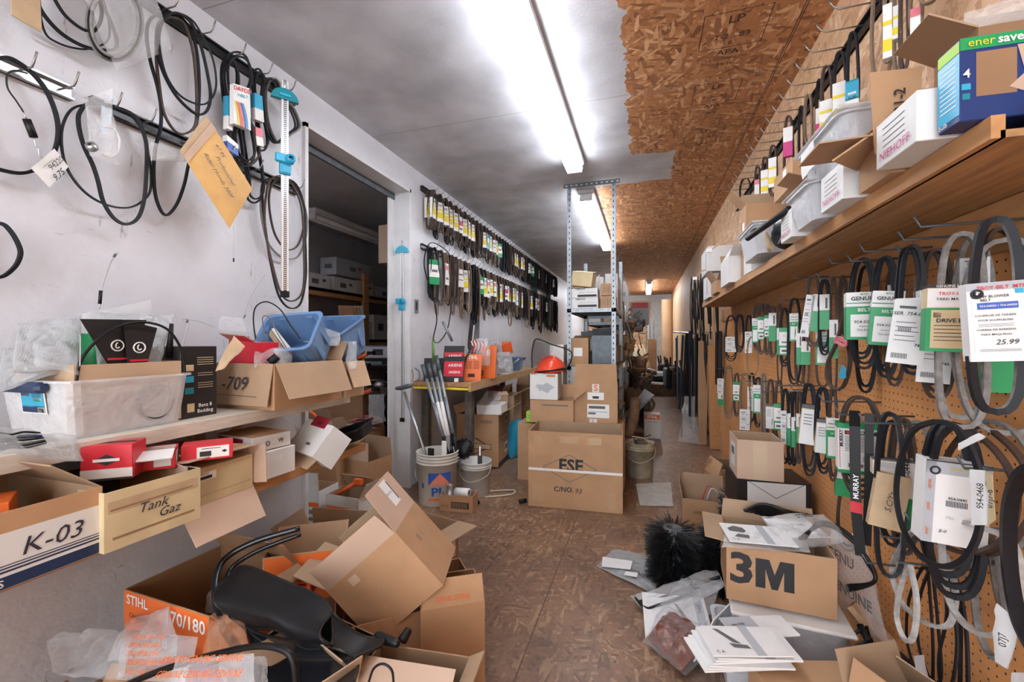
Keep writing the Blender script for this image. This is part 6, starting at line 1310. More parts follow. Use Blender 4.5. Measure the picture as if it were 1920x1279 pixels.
rbox('cardboard_box', 'brown carton with white sticker on top of the tall white box', 2.16, 2.44, .62, .12, 'card', [('F', 'r', .03, .02, .05, .05, 'white'), ('L', 'r', 0, .03, .05, .02, 'white')], z=ZR+.332)
rbox('cardboard_box', 'brown open carton hanging over beside the black pipe', 1.98, 2.14, .62, .20, 'card', (), flaps=(160, None, 120, None), fl=.07, inner='card_in', z=ZR+.1)
rbox('stock_box', 'pale grey box with dark corner under the brown open carton', 1.98, 2.15, .64, .098, 'greyp', [('F', 'r', 0, 0, .05, .05, 'ink_soft')])
rbox('stock_box', 'white box under the farthest frosted tub, by the shelf edge', 2.45, 2.62, .52, .11, 'white_card')
carton('stock_box', 'open white box with raised lid flaps near the far shelf end', 'box', TR((.62, 3.02, ZR), R(-90)), (.30, .26, .16), flaps=(60, None, 140, 150), fl=.10, mt='white_card', inner='card_in')
carton('cardboard_box', 'narrow brown carton with raised flap, tallest beyond the frosted tub', 'box', TR((.66, 2.78, ZR+.0), R(-90)), (.14, .22, .42), flaps=(130, None, 110, None), fl=.11, mt='card', inner='card_in', prints=[('F', 'r', 0, .05, .05, .14, 'white')])
carton('cardboard_box', 'brown carton piece at the far shelf end over the lumber edge', 'box', TR((.62, 3.55, ZR), R(-90)), (.26, .24, .09), flaps=(120, None, None, 150), fl=.08, mt='card', inner='card_in')
rbox('stock_box', 'white printed box, upper of two hanging past the far shelf end', 3.72, 4.12, .48, .20, 'white_card', [('F', 'r', .1, 0, .02, .12, 'ink'), ('L', 'r', 0, 0, .02, .12, 'ink')], z=ZR+.2)
rbox('stock_box', 'white printed box, lower of two hanging past the far shelf end', 3.78, 4.15, .50, .195, 'white_card', [('F', 'r', .05, 0, .02, .12, 'ink'), ('L', 'r', -.05, 0, .02, .14, 'ink'), ('L', 'r', .05, 0, .02, .1, 'ink')])
for i, (a, c_) in enumerate((((1382, 452), (1330, 470)), ((1325, 506), (1303, 522)))):
    b = MB(); p0, p1 = P(*a, Y=2.9+.9*i), P(*c_, Y=2.9+.9*i); b.tube(spl([p0, p0.lerp(p1, .5)+V((0, 0, .02)), p1], 4, False), .004, 'card_light', 6); b.box(tuple(p1), (.035, .012, .025), 'white', bev=.003)
    one(b, 'cable_tie', 'thin tan strip with a white end poking out over %s' % ('the open white box', 'the two printed boxes')[i], 'strip')

# ---------------- upper right rail and its belts ----------------
hy = [.95+.118*i for i in range(24)]
rail('black hook rail with long prongs high on the right wall', XR, 2.37, .8, 4.2, -1, hy, .17)
S_Y = lambda w_, h_: [('yellow', -.5, .10, .5, .38), ('yellow', -.5, .62, .5, .70)]
def slv(t, zc, w_, h_, d_, kind, num='', dx=0, tilt=0):
    """sleeve part; local face towards -Y"""
    b = MB(); M_ = Mx.Translation(V((dx, 0, zc))) @ Mx.Rotation(tilt, 4, 'Y')
    y = -d_/2-.0006
    def rc(mm, x0, z0, x1, z1, k=1): b.quad([(x0*w_, y-.0004*k, z0*h_-h_/2), (x1*w_, y-.0004*k, z0*h_-h_/2), (x1*w_, y-.0004*k, z1*h_-h_/2), (x0*w_, y-.0004*k, z1*h_-h_/2)], mm, M_)
    def tx(s, x, z, sz, mm, off=.01, shear=0, sx=1): b.text(s, M_ @ V((x*w_, y-.002, z*h_-h_/2)), M_.to_3x3() @ V((1, 0, 0)), M_.to_3x3() @ V((0, 0, 1)), sz*w_, mm, off, shear, sx=sx)
    def bx(mm, z0, z1): b.box((0, 0, (z0+z1)/2*h_-h_/2), (w_, d_, (z1-z0)*h_), mm, M_)
    if kind == 'mtd':
        bx('green', 0, .70); bx('white', .70, 1); rc('green', -.5, .76, .5, .78); rc('white', -.38, .06, .38, .53)
        tx('GENUINE', .03, .86, .19, 'ink', .02); tx('MTD', .0, .95, .10, 'green', .02); tx('BELT', 0, .62, .17, 'white', .02)
        if num: tx(num, 0, .37, .15, 'ink', .005); tx('Replaces', 0, .28, .08, 'ink', 0); tx('7'+num[1:], 0, .2, .11, 'ink', 0)
    elif kind == 'grn':
        bx('green', 0, .35); bx('white', .35, .85); bx('green', .85, 1); rc('white', -.4, .06, .4, .28); rc('ink_soft', -.25, .12, .25, .2, 2); rc('ink_soft', -.25, .45, .25, .5); tx('V', 0, .7, .3, 'green', .02)
    elif kind == 'ggr':
        bx('green', 0, .55); bx('white', .55, 1); rc('ink_soft', .1, .6, .3, .9); 
    elif kind == 'tag':
        bx('paperw', 0, 1); rc('ink_soft', -.35, .86, .1, .90); 
        tx(num or 'SER. 754', 0, .78, .17, 'ink', .005, .2)
        for k in range(5): rc('ink_soft', -.38, .64-.07*k, .15+.05*(k % 3), .65-.07*k)
        for k in range(11): rc('ink', -.38+.04*k, .08, -.36+.04*k, .16); 
        for k in range(8): rc('ink', -.30+.045*k, .50, -.28+.045*k, .57)
        tx('74A', .3, .3, .14, 'ink', .02)
    elif kind == 'cream':
        bx('ink', .95, 1); bx('card_cream', .65, .95); bx('green', .0, .65); rc('card_cream', -.42, .05, .42, .62); rc('paperw', -.5, .66, .5, .94)
        tx('TROY-BILT  MTD', .1, .86, .11, 'red', .01); tx('YARD MACHINES', 0, .78, .09, 'ink', .01); tx('DRIVE BELT', .0, .46, .13, 'ink', .02); tx('GENUINE FACTORY', 0, .972, .08, 'white', .01)
        for k in range(5): rc('ink_soft', -.36, .38-.055*k, .30-.04*(k % 3), .395-.055*k)
        rc('ink', -.38, .51, -.24, .58)
    elif kind == 'blue':
        bx('paperw', .0, 1); rc('greyp', -.5, .9, .5, 1); rc('white', -.42, .1, .42, .88); rc('blue', -.34, .66, .34, .745, 2); rc('cyan', .3, .84, .44, .90, 2)
        tx('TROY-BILT  MTD', .08, .93, .11, 'red', .015); tx('SNOW BLOWER', -.12, .82, .085, 'ink', .015); tx('BELT', -.2, .775, .085, 'ink', .015); tx('954-04050 / 754-04050', 0, .70, .065, 'white', .01)
        for k, s in enumerate(('COURROIE DE TARIÈRE', 'POUR SOUFFLEUSES', 'CORREA DE BARRENA', 'PARA MÁQUINAS')): tx(s, -.06, .58-.06*k-(.06 if k > 1 else 0), .065, 'ink', .012)
        for k in range(3): rc('ink_soft', -.34, .47-.015*k, .25, .475-.015*k, 2); rc('ink_soft', -.34, .15-.012*k, .34, .155-.012*k, 2)
        tx('25.99', .10, .24, .17, 'pen', .005, .25)
        ring = [M_ @ V((-.33*w_+.09*w_*cos(a), y-.002, .36*h_+.09*w_*sin(a))) for a in [k*pi/8 for k in range(16)]]; b.tube(ring, .0022, 'ink', 5, True); b.tube([M_ @ V((-.33*w_+.045*w_*cos(a), y-.002, .36*h_+.045*w_*sin(a))) for a in [k*pi/6+2 for k in range(10)]], .0018, 'ink', 5)
    elif kind == 'pale':
        bx('card_cream', 0, .9); bx('ink_soft', .9, 1); rc('paperw', -.5, .0, .5, .88)
        tx('954-0440', .36, .3, .16, 'ink', .01) if 0 else None
        b.text(num or '954-0440', M_ @ V((.32*w_, y-.002, -.2*h_)), (0, 0, 1), (-1, 0, 0), .20*w_, 'ink', .015)
        for k in range(4): rc('ink_soft', -.36, .5+.08*k, .1, .52+.08*k)
    elif kind == 'murray':
        bx('green', 0, .07); bx('white', .07, .90); bx('green', .90, 1); rc('ink', -.34, .78, .5, .86); rc('red', -.30, .79, -.22, .85, 2); rc('red', -.47, .1, -.455, .88)
        tx('MURRAY', .08, .82, .12, 'white', .02); tx('37X88', -.12, .17, .13, 'ink', .02)
        for k in range(9): rc('ink_soft', -.34, .73-.035*k, .10+.06*(k % 2), .742-.035*k)
        rc('greyp', .05, .25, .35, .36)
        b.text('MURRAY', M_ @ V((-.42*w_, y-.002, .2*h_)), (0, 0, 1), (-1, 0, 0), .12*w_, 'ink', .02)
    elif kind == 'oem':
        bx('white', 0, 1); rc('greyp', -.5, 0, -.34, 1); rc('greyp', -.5, .84, .5, 1); rc('ink', -.5, .985, .5, 1, 3); tx('Cub Cadet', .02, .92, .075, 'yellow', .01, .3); tx('TROY-BILT', .32, .9, .07, 'red', .015)
        for k in range(14): rc('ink', -.16+.024*k, .46, -.147+.024*k, .53)
        tx('954-0440', 0, .56, .075, 'ink', .015); tx('$-0', -.2, .16, .09, 'pen', 0, .3); tx('May', -.1, .33, .08, 'greyp', 0, .3)
        for k in range(3): b.text('PART ORIGINAL'[k*4:k*4+5], M_ @ V((-.43*w_, y-.002, (-.35+.28*k)*h_)), (0, 0, 1), (-1, 0, 0), .07*w_, 'orange', .015)
        ring = [M_ @ V((-.36*w_+.07*w_*cos(a), y-.002, .38*h_+.07*w_*sin(a))) for a in [k*pi/8 for k in range(16)]]; b.tube(ring, .002, 'ink', 5, True)
    elif kind == 'kraft':
        bx('kraft', 0, 1); b.text('S.C/Yz', M_ @ V((0, y-.002, 0)), (0.2, 0, 1), (-1, 0, .2), .28*w_, 'pen', 0, .3)
    else:
        for it in SK[kind]: bx(*it) if len(it) == 3 else rc(*it)
        if num: tx(num, 0, .5, .3, 'ink', .01)
    return b.build('sleeve' if kind not in ('tag',) else 'paper_tag', t)
SK = {'yel': [('white', 0, 1), ('yellow', -.5, .12, .5, .34), ('yellow', -.5, .6, .5, .68)], 'tealc': [('white', 0, .45), ('teal', .45, 1), ('cyan', -.5, .5, .5, .95), ('white', -.3, .6, .3, .66)], 'mag': [('magenta', 0, .5), ('white', .5, 1)], 'pnk': [('white', 0, 1), ('pink', -.5, .7, .5, 1)]}
def rbelt(label, px, yt, yb, wpx, m, off=.07, rz=-18, ns=2, sl=None, bw=.012, bt=.008, waist=None, wt=None, group=None, n2=None):
    s = (XR-off)/((px-960)*CS-FP*SN); o = P(px, yt, X=XR-off); L = (yb-yt)*s; w_ = wpx*s
    t = thing('drive_belt', label, 'drive belt', tuple(o), R(rz), group)
    for k in range(ns):
        b = MB(); y = (k-(ns-1)/2)*bw*1.08; kk = 1-.045*k
        pts = [V((p.x+.004*sin(k*2.1), y+.003*sin(p.z*25), p.z)) for p in loop(L*kk, (wt or .8)*w_*kk, waist*w_ if waist else None, w_*kk, 34)]
        b.ribbon(pts, bw, bt, m, (0, 1, 0), True, None, n2 or ('rubber_inner' if m == 'rubber' else None)); b.build('belt_loop', t)
    for q in (sl or []):
        kind, y0, y1, sw = q[:4]; num = q[4] if len(q) > 4 else ''; dxp = q[5] if len(q) > 5 else 0; tl = q[6] if len(q) > 6 else 0
        dd = ns*bw+.008 if len(q) < 8 else q[7]
        e = slv(t, -((y0+y1)/2-yt)*s, sw*s, (y1-y0)*s, dd, kind, num, dxp*s, R(tl))
        if len(q) > 8: e.location.y = q[8]
    return t
def peghook(label_i, y, z, group, L=.13): 
    b = MB(); b.tube([(XR-.008, y, z), (XR-L, y, z-.004), (XR-L-.012, y, z+.02)], .003, 'galv_dark', 6); return one(b, 'peg_hook', 'thin grey peg hook %s' % label_i, 'hook', group)
TB, BN_, KB, GB_, WB = 'rubber_tan', 'rubber_brown', 'rubber', 'rubber_grey', 'rubber_white'
# upper belts (above the shelf)
U = [(1652, -45, 155, 36, TB, None, 'large tan belt loop hanging at the top right above the J21-2 panel', .11), (1664, -40, 118, 14, TB, ('yel', 12, 112, 13), 'tan belt in the nearest yellow striped sleeve at the top right', .12), (1681, -40, 140, 12, TB, ('yel', 15, 76, 12), 'tan belt with small yellow sleeve, second at the top right', .10),
     (1694, -40, 135, 14, BN_, None, 'brown printed belt between two sleeved belts at the top right', .09), (1716, -30, 60, 20, TB, ('pnk', 20, 73, 14), 'tan belt with white and pink tag at the top right', .08), (1740, -40, 8, 26, TB, None, 'short tan belt loop cut by the top edge of the view', .08),
     (1598, 62, 225, 20, KB, ('tealc', 153, 220, 20, '2L30'), 'black belt in a teal and white sleeve above the shelf', .10), (1574, 98, 232, 22, KB, ('yel', 157, 230, 20), 'black belt in a yellow sleeve next to the teal sleeve', .10), (1549, 125, 250, 20, BN_, ('yel', 190, 250, 19), 'brown belt in a yellow sleeve behind the large frosted tub', .10),
     (1536, 150, 262, 12, KB, ('mag', 205, 262, 10), 'black belt with magenta and white sleeve edge above the large tub', .08), (1515, 178, 270, 14, TB, None, 'bare tan belts above the large frosted tub', .09), (1502, 200, 305, 10, KB, None, 'long black belt hanging behind the frosted tubs', .06),
     (1478, 218, 380, 18, BN_, ('mag', 240, 294, 15), 'brown belt in a magenta and white sleeve above the glass jar', .10), (1449, 273, 368, 15, BN_, ('yel', 297, 352, 13), 'brown belt in a yellow sleeve left of the magenta sleeve', .10), (1434, 295, 370, 12, BN_, ('yel', 320, 366, 12), 'brown belt in a smaller yellow sleeve above the brown cartons', .10), (1420, 312, 372, 10, BN_, ('pnk', 338, 368, 8), 'small belt with a pale red sleeve above the brown cartons', .09), (1397, 335, 377, 22, KB, None, 'thin black belt loop, farthest above the right shelf', .06)]
for (px, yt, yb, wp, m, sl, lb, of) in U: rbelt(lb, px, yt, yb, wp, m, off=of, rz=-25, ns=2, sl=[sl] if sl else None, bw=.009, bt=.006, waist=.7)
# row one on the pegboard
G1 = [(1371, 592, 677, 24, KB, 3, [('tag', 632, 660, 18)], 'black belts with white tag at the far left of the upper peg row', .07), (1387, 590, 660, 16, KB, 4, None, 'bare black belts beside the farthest tagged belts, upper peg row', .07), (1404, 592, 655, 12, KB, 2, [('tag', 622, 662, 12)], 'black belt with narrow white tag, upper peg row far end', .06), (1411, 632, 704, 22, TB, 1, None, 'low tan loop below the far white tags of the upper peg row', .09),
      (1418, 575, 655, 11, BN_, 2, [('mtd', 597, 643, 13)], 'far green and white sleeve with folded paper above, upper peg row', .08), (1428, 570, 664, 12, BN_, 2, [('grn', 594, 638, 12)], 'second small green sleeve from the far end, upper peg row', .08), (1438, 570, 664, 9, BN_, 2, [('grn', 591, 633, 8)], 'third and narrowest small green sleeve, upper peg row', .08), (1449, 575, 670, 12, BN_, 2, [('ggr', 587, 640, 12)], 'fourth small green sleeve beside the narrowest, upper peg row', .08),
      (1462, 570, 720, 9, BN_, 1, [('ggr', 615, 665, 9)], 'long brown belt in half green sleeve, upper peg row', .07), (1471, 578, 686, 17, KB, 3, [('grn', 615, 666, 16)], 'black belts in green sleeve with check mark, upper peg row', .09), (1489, 560, 720, 24, KB, 2, [('mtd', 588, 640, 14)], 'large black loop around a green sleeve, upper peg row', .08), (1499, 600, 722, 16, BN_, 2, [('ggr', 625, 684, 9)], 'brown belt with narrow green and white sleeve behind the large black loop', .06), (1511, 600, 724, 12, BN_, 1, [('ggr', 640, 684, 14)], 'brown belt with plain green sleeve under the white tag, upper peg row', .06),
      (1524, 518, 650, 26, BN_, 2, [('ggr', 553, 622, 18, '', 6, 6), ('tag', 553, 632, 14, '', -8, 8)], 'wide brown loop with white tag and green sleeve before the GENUINE sleeves', .12), (1546, 525, 665, 20, KB, 3, [('ggr', 553, 618, 15)], 'black belts with white and green sleeve behind the wide brown loop', .09), (1543, 620, 725, 24, BN_, 1, [('mtd', 622, 684, 22)], 'low brown loop with large green bordered tag, upper peg row', .07),
      (1563, 520, 742, 12, BN_, 1, [('ggr', 600, 672, 13)], 'very long brown belt with tall plain green sleeve left of the twisted belt', .07)]
for (px, yt, yb, wp, m, ns, sl, lb, of) in G1: rbelt(lb, px, yt, yb, wp, m, off=of, rz=-20, ns=ns, sl=sl, waist=.75)
tw = wbelt('drive_belt', 'brown belt twisted in the middle with a red tie and blue tag', [(1580, 518), (1572, 560), (1574, 610), (1584, 640), (1590, 680), (1580, 722), (1565, 728), (1553, 710), (1556, 680), (1572, 645), (1584, 600), (1590, 550)], XR-.10, .014, .008, 'rubber_brown')
b = MB()
for k in range(3): b.tube(spl(onwall([(1564, 636+k*3), (1575, 632+k*3), (1588, 640+k*3), (1582, 646+k*2), (1570, 640+k*2)], X=XR-.115), 4), .0028, 'pink', 6, True)
one(b, 'red_tie', 'red string tied around the twisted brown belt', 'string')
b = MB(); b.slab([P(1572, 709, X=XR-.13), P(1585, 709, X=XR-.13), P(1585, 692, X=XR-.13), P(1578, 684, X=XR-.13)], .002, 'cyan'); one(b, 'blue_tag', 'small light blue tag hanging under the twisted brown belt', 'tag')
rbelt('thick black belts in the large GENUINE BELT sleeve numbered 954-0294', 1617, 487, 690, 44, KB, .12, -14, 4, [('mtd', 549, 637, 52, '954-0294')], bw=.012)
rbelt('black ribbed belts hanging lowest behind the 954-0294 sleeve', 1622, 500, 735, 32, KB, .05, -14, 2, None, bw=.018)
rbelt('black belts in the second GENUINE BELT sleeve, tilted, numbered 954-0241', 1660, 483, 706, 38, KB, .12, -18, 3, [('mtd', 547, 648, 45, '954-0241', 0, 5)], bw=.012)
rbelt('brown belts behind the second GENUINE BELT sleeve', 1676, 500, 722, 30, BN_, .05, -18, 2, [('tag', 535, 560, 20)], bw=.012)
rbelt('black belts wearing a large white paper tag numbered SER. 754-0346', 1708, 463, 700, 46, KB, .14, -15, 3, [('tag', 564, 682, 52, 'SER. 754-0346', -8, 7, .004, -.035), ('ggr', 560, 668, 44)], bw=.012, waist=.6)
rbelt('brown belts with dark green sleeve and white tag numbered 754-0329A', 1752, 470, 745, 54, BN_, .09, -12, 3, [('tag', 597, 716, 46, '754-0329A', -8, 4, .004, -.045), ('ggr', 545, 640, 50)], bw=.014, waist=.8)
rbelt('wide grey belt in the cream DRIVE BELT sleeve', 1800, 440, 800, 92, GB_, .13, -12, 2, [('cream', 534, 660, 78, '', -12, 2)], bw=.014, bt=.010, waist=.45)
rbelt('grey belt loop hung behind the cream DRIVE BELT sleeve', 1822, 450, 745, 60, GB_, .07, -12, 2, [('tag', 485, 540, 40)], bw=.012, bt=.010)
rbelt('black belt in the white and blue sleeve priced 25.99', 1866, 412, 772, 88, KB, .17, -10, 1, [('blue', 530, 677, 80, '', -2, -3, .03)], bw=.015, bt=.012, waist=.55, n2='rubber_grey')
rbelt('very wide grey belt at the right edge behind the 25.99 sleeve', 1885, 450, 812, 150, GB_, .06, -8, 1, None, bw=.014, bt=.010)
rbelt('dark brown belt behind the 25.99 sleeve at the right edge', 1872, 430, 700, 70, BN_, .05, -8, 2, [('ggr', 540, 735, 40)], bw=.016)
# row two
G2 = [(1352, 688, 745, 13, KB, 2, [('tag', 710, 738, 12), ('ggr', 738, 760, 10)], 'black belt with white tag and green end, farthest in the lower peg row', .07), (1366, 686, 785, 18, TB, 3, None, 'bare tan belts beside the farthest tag, lower peg row', .10), (1381, 700, 780, 10, BN_, 2, [('grn', 716, 752, 11)], 'brown belt in a small green sleeve, lower peg row', .08), (1397, 700, 820, 22, TB, 2, [('tag', 768, 806, 17)], 'tan loop with low white tag ending far below, lower peg row', .11), (1409, 700, 790, 12, KB, 2, [('tag', 725, 770, 12)], 'black belt with white paper tag, fifth from far, lower peg row', .07), (1421, 708, 800, 14, KB, 2, [('mtd', 722, 775, 14)], 'black belt with loose white and green paper, lower peg row', .08), (1431, 700, 815, 8, GB_, 2, None, 'thin grey belts left of the tall white tube sleeve', .06),
      (1444, 712, 830, 13, BN_, 2, [('pale', 757, 803, 13)], 'brown belt in tall white tube sleeve, lower peg row', .10), (1460, 714, 830, 14, BN_, 2, [('grn', 757, 806, 14)], 'brown belt in green sleeve with check mark, lower peg row', .09), (1472, 730, 868, 13, KB, 2, [('tag', 770, 832, 13)], 'black belt with long white tag over green, lower peg row', .10), (1481, 738, 870, 9, KB, 2, [('ggr', 775, 835, 8)], 'black belt in slim green sleeve, left of three, lower peg row', .09), (1489, 735, 872, 9, KB, 2, [('ggr', 782, 838, 8)], 'black belt in slim green sleeve, middle of three, lower peg row', .09), (1498, 735, 868, 9, BN_, 2, [('ggr', 775, 830, 8)], 'brown belt in slim green sleeve, right of three, lower peg row', .08)]
for (px, yt, yb, wp, m, ns, sl, lb, of) in G2: rbelt(lb, px, yt, yb, wp, m, off=of, rz=-20, ns=ns, sl=sl, waist=.75)
rbelt('thick black belts in white sleeve reading 954-0440, left of two', 1517, 720, 890, 25, KB, .14, -12, 3, [('pale', 758, 832, 28, '954-0440', 0, 5)], waist=.8)
rbelt('thick black belts in pale sleeve, right of two in the lower peg row', 1543, 728, 885, 24, KB, .11, -12, 3, [('pale', 785, 848, 24, '954-0440', 0, 3)], waist=.8)
rbelt('brown belt with green bordered sleeve half hidden by the MURRAY sleeve', 1561, 730, 900, 14, BN_, .09, -14, 2, [('mtd', 783, 858, 20)])
rbelt('round brown belts in the white MURRAY sleeve marked 37X88', 1612, 745, 928, 62, BN_, .12, -12, 4, [('murray', 793, 886, 66, '', -2, -1)], bw=.012, wt=1.0)
rbelt('brown belts hanging low behind the MURRAY sleeve', 1590, 905, 1030, 36, BN_, .04, -14, 2, [('ggr', 870, 930, 40)], bw=.014)
t = thing('strap_belt', 'flat black strap belt with a red band hanging straight down', 'drive belt', tuple(P(1604, 770, X=XR-.19))); b = MB()
b.ribbon([P(1602, 772, X=XR-.17), P(1603, 800, X=XR-.19), P(1604, 900, X=XR-.19), P(1606, 960, X=XR-.19), P(1614, 1042, X=XR-.18)], .026, .008, 'black', (1, -.5, 0), False); b.build('strap', t, world=True)
b = MB(); p0, p1 = P(1606, 941, X=XR-.192), P(1606, 961, X=XR-.192); b.ribbon([p0, p1], .0268, .010, 'red', (1, -.5, 0), False); b.text('MURRAY', P(1604, 912, X=XR-.20)+V((0, -.004, 0)), (0, 0, 1), (-1, .4, 0), .018, 'white', .02); b.build('red_band', t, world=True)
b = MB(); b.ribbon([P(1630, 775, X=XR-.13), P(1630, 850, X=XR-.14), P(1629, 930, X=XR-.14), P(1625, 1022, X=XR-.14)], .022, .008, 'black', (1, -.5, 0), False); one(b, 'strap_belt', 'second flat black strap belt without red band, right of the banded one', 'drive belt')
rbelt('black belt loop wrapped in kraft paper with handwriting', 1668, 775, 1080, 52, KB, .16, -10, 1, [('kraft', 888, 990, 50, '', -2, 8)], bw=.016, bt=.010, waist=.55, n2='rubber_grey')
rbelt('black ribbed belt behind the kraft paper wrap', 1672, 790, 1020, 44, KB, .11, -12, 2, [('pale', 860, 890, 60)], bw=.010, waist=.7)
rbelt('brown belts with green and white sleeve right of the kraft paper', 1692, 785, 1035, 40, BN_, .08, -12, 3, [('ggr', 885, 985, 34, '', 10)], bw=.012)
rbelt('grey speckled belt with white sleeve between kraft paper and large ring', 1716, 790, 1010, 50, GB_, .05, -12, 2, [('tag', 860, 990, 36, '954-0468', 10)], bw=.010)
wbelt('drive_belt', 'large round black belt ring with grey edge before the 954-0440 sleeve', [(1745, 792), (1708, 812), (1686, 870), (1680, 930), (1692, 990), (1722, 1040), (1765, 1062), (1805, 1052), (1832, 1010), (1842, 950), (1838, 890), (1815, 830), (1785, 797)], XR-.19, .010, .010, 'rubber', dx=.0)
rbelt('thick black belts in the white boxed sleeve numbered 954-0440', 1784, 795, 1112, 90, KB, .13, -6, 3, [('oem', 862, 1016, 92, '', -2, 3)], bw=.014, bt=.011, waist=.8)
b = MB(); paper(b, [P(1826, 985, X=XR-.20), P(1852, 985, X=XR-.20), P(1846, 882, X=XR-.20), P(1820, 880, X=XR-.20)], 'paperw', .004, 14, 3)
b.text('954-0468', P(1838, 930, X=XR-.212), (0, 0, 1), (-1, .6, 0), .012, 'ink', .01); one(b, 'paper_tag', 'curled white tag on the right side of the large black ring', 'tag')
b = MB(); paper(b, [P(1800, 845, X=XR-.205), P(1848, 820, X=XR-.205), P(1836, 812, X=XR-.2), P(1800, 832, X=XR-.205)], 'paperw', .003, 14, 5); one(b, 'paper_tag', 'white paper band around the top of the large black ring', 'tag')
b = MB(); b.slab([P(1846, 990, X=XR-.15), P(1866, 975, X=XR-.15), P(1860, 890, X=XR-.15), P(1846, 885, X=XR-.15)], .001, 'card_cream'); b.text('07J7-6', P(1855, 935, X=XR-.156), (0, 0, 1), (-1, .6, 0), .014, 'ink', .01); one(b, 'paper_tag', 'cream tag with number beside the curled white tag', 'tag')
for i, (c_, m, X_, w_, lb) in enumerate((
    ([(1800, 800), (1850, 830), (1890, 880), (1905, 940), (1890, 1000), (1850, 1030), (1800, 1035), (1740, 1000), (1725, 930), (1740, 860), (1770, 815)], BN_, .10, .012, 'wide brown belt ring behind the large black ring'),
    ([(1830, 800), (1880, 825), (1925, 880), (1940, 950), (1900, 1010), (1850, 1040), (1790, 1010), (1760, 930), (1780, 850)], BN_, .08, .012, 'second brown belt ring reaching the right edge'),
    ([(1850, 790), (1905, 815), (1950, 900), (1930, 990), (1880, 1050), (1840, 1050), (1800, 1000), (1800, 900), (1820, 820)], GB_, .05, .011, 'grey belt ring behind the brown rings at the right edge'),
    ([(1705, 1060), (1690, 1090), (1680, 1150), (1690, 1190), (1705, 1203), (1716, 1185), (1720, 1130), (1712, 1080)], WB, .13, .012, 'narrow pale grey belt loop below the kraft paper wrap'),
    ([(1680, 1040), (1672, 1080), (1690, 1130), (1730, 1165), (1770, 1176), (1788, 1155), (1790, 1090), (1760, 1020), (1720, 990)], WB, .10, .012, 'pale grey belt swinging under the pale narrow loop'),
    ([(1770, 980), (1768, 1080), (1785, 1140), (1820, 1180), (1865, 1192), (1900, 1165), (1915, 1110), (1900, 1020), (1840, 990)], WB, .12, .014, 'long pale grey belt swinging widest at the lower right'),
    ([(1830, 1020), (1826, 1100), (1832, 1170), (1850, 1220), (1875, 1235), (1890, 1190), (1885, 1110), (1870, 1040)], GB_, .07, .014, 'dark grey belt with long drop at the lower right'),
    ([(1856, 1000), (1862, 1060), (1875, 1130), (1892, 1160), (1905, 1120), (1895, 1050), (1880, 1000)], GB_, .05, .016, 'dark speckled belt strand behind the wide pale belt'),
    ([(1735, 1060), (1705, 1120), (1700, 1200), (1720, 1265), (1745, 1295), (1750, 1230), (1745, 1130)], KB, .05, .006, 'thin black belt hanging left of four long thin belts'),
    ([(1745, 1065), (1722, 1130), (1722, 1210), (1745, 1275), (1765, 1270), (1760, 1180), (1752, 1100)], KB, .06, .006, 'second long thin black belt near the bottom edge'),
    ([(1765, 1060), (1775, 1150), (1760, 1230), (1765, 1290), (1785, 1285), (1795, 1200), (1780, 1100)], KB, .07, .006, 'third long thin black belt near the bottom edge'),
    ([(1775, 1060), (1798, 1150), (1800, 1240), (1800, 1310), (1815, 1300), (1812, 1180), (1795, 1090)], KB, .05, .008, 'fourth and thickest long black belt near the bottom edge'))):
    wbelt('drive_belt', lb, c_, XR-X_, w_, .009 if w_ > .008 else .006, m, dx=.0)
wbelt('drive_belt', 'heavy black belt filling the lower right edge of the view', [(1925, 880), (1895, 930), (1888, 1010), (1895, 1100), (1915, 1180), (1960, 1240), (2010, 1180), (2020, 1000), (1980, 900)], XR-.14, .022, .014, 'rubber', dx=0)
b = MB(); paper(b, [P(1862, 1240, X=XR-.15), P(1890, 1255, X=XR-.15), P(1900, 1170, X=XR-.15), P(1862, 1130, X=XR-.15)], 'paperw', .01, 12, 3); b.text('07J7', P(1880, 1200, X=XR-.168), (0, 0, 1), (-1, .7, 0), .014, 'ink', .01); one(b, 'paper_tag', 'curled white paper tag on the wide pale belt at lower right', 'tag')
b = MB(); paper(b, [P(1720, 1275, X=XR-.11), P(1740, 1275, X=XR-.11), P(1730, 1228, X=XR-.11), P(1714, 1230, X=XR-.11)], 'paperw', .004, 12, 8); one(b, 'paper_tag', 'small white tag on the thin black belts at the bottom', 'tag')
b = MB(); paper(b, [P(1895, 1285, X=XR-.12), P(1930, 1285, X=XR-.12), P(1925, 1262, X=XR-.12), P(1900, 1262, X=XR-.12)], 'paperw', .004, 12, 9); one(b, 'paper_tag', 'white tag cut by the bottom right corner', 'tag')
for i, (px, py, L_) in enumerate(((1380, 592, .1), (1430, 572, .1), (1489, 558, .12), (1530, 516, .15), (1577, 516, .14), (1617, 486, .16), (1660, 482, .16), (1708, 462, .18), (1752, 468, .14), (1800, 438, .18), (1866, 410, .2))): 
    q = P(px, py+3, X=XR-.07); peghook('%s from the far end of the upper peg row' % ORD(i), q.y, q.z, 'peg hooks of the upper row', L_)
for i, (px, py, L_) in enumerate(((1360, 688, .14), (1400, 700, .16), (1444, 712, .2), (1485, 732, .2), (1517, 720, .2), (1543, 728, .18), (1612, 750, .18), (1668, 776, .2), (1750, 793, .22))): 
    q = P(px, py+3, X=XR-.07); peghook('%s from the far end of the lower peg row' % ORD(i), q.y, q.z, 'peg hooks of the lower row', L_)

for i, (px, py) in enumerate(((1705, 1060), (1740, 1010), (1778, 1060), (1806, 985), (1850, 1015), (1930, 880))):
    q = P(px, py+3, X=XR-.07); peghook('%s from the left among the lowest pegboard hooks' % ORD(i), q.y, q.z, 'lowest peg hooks', .17)
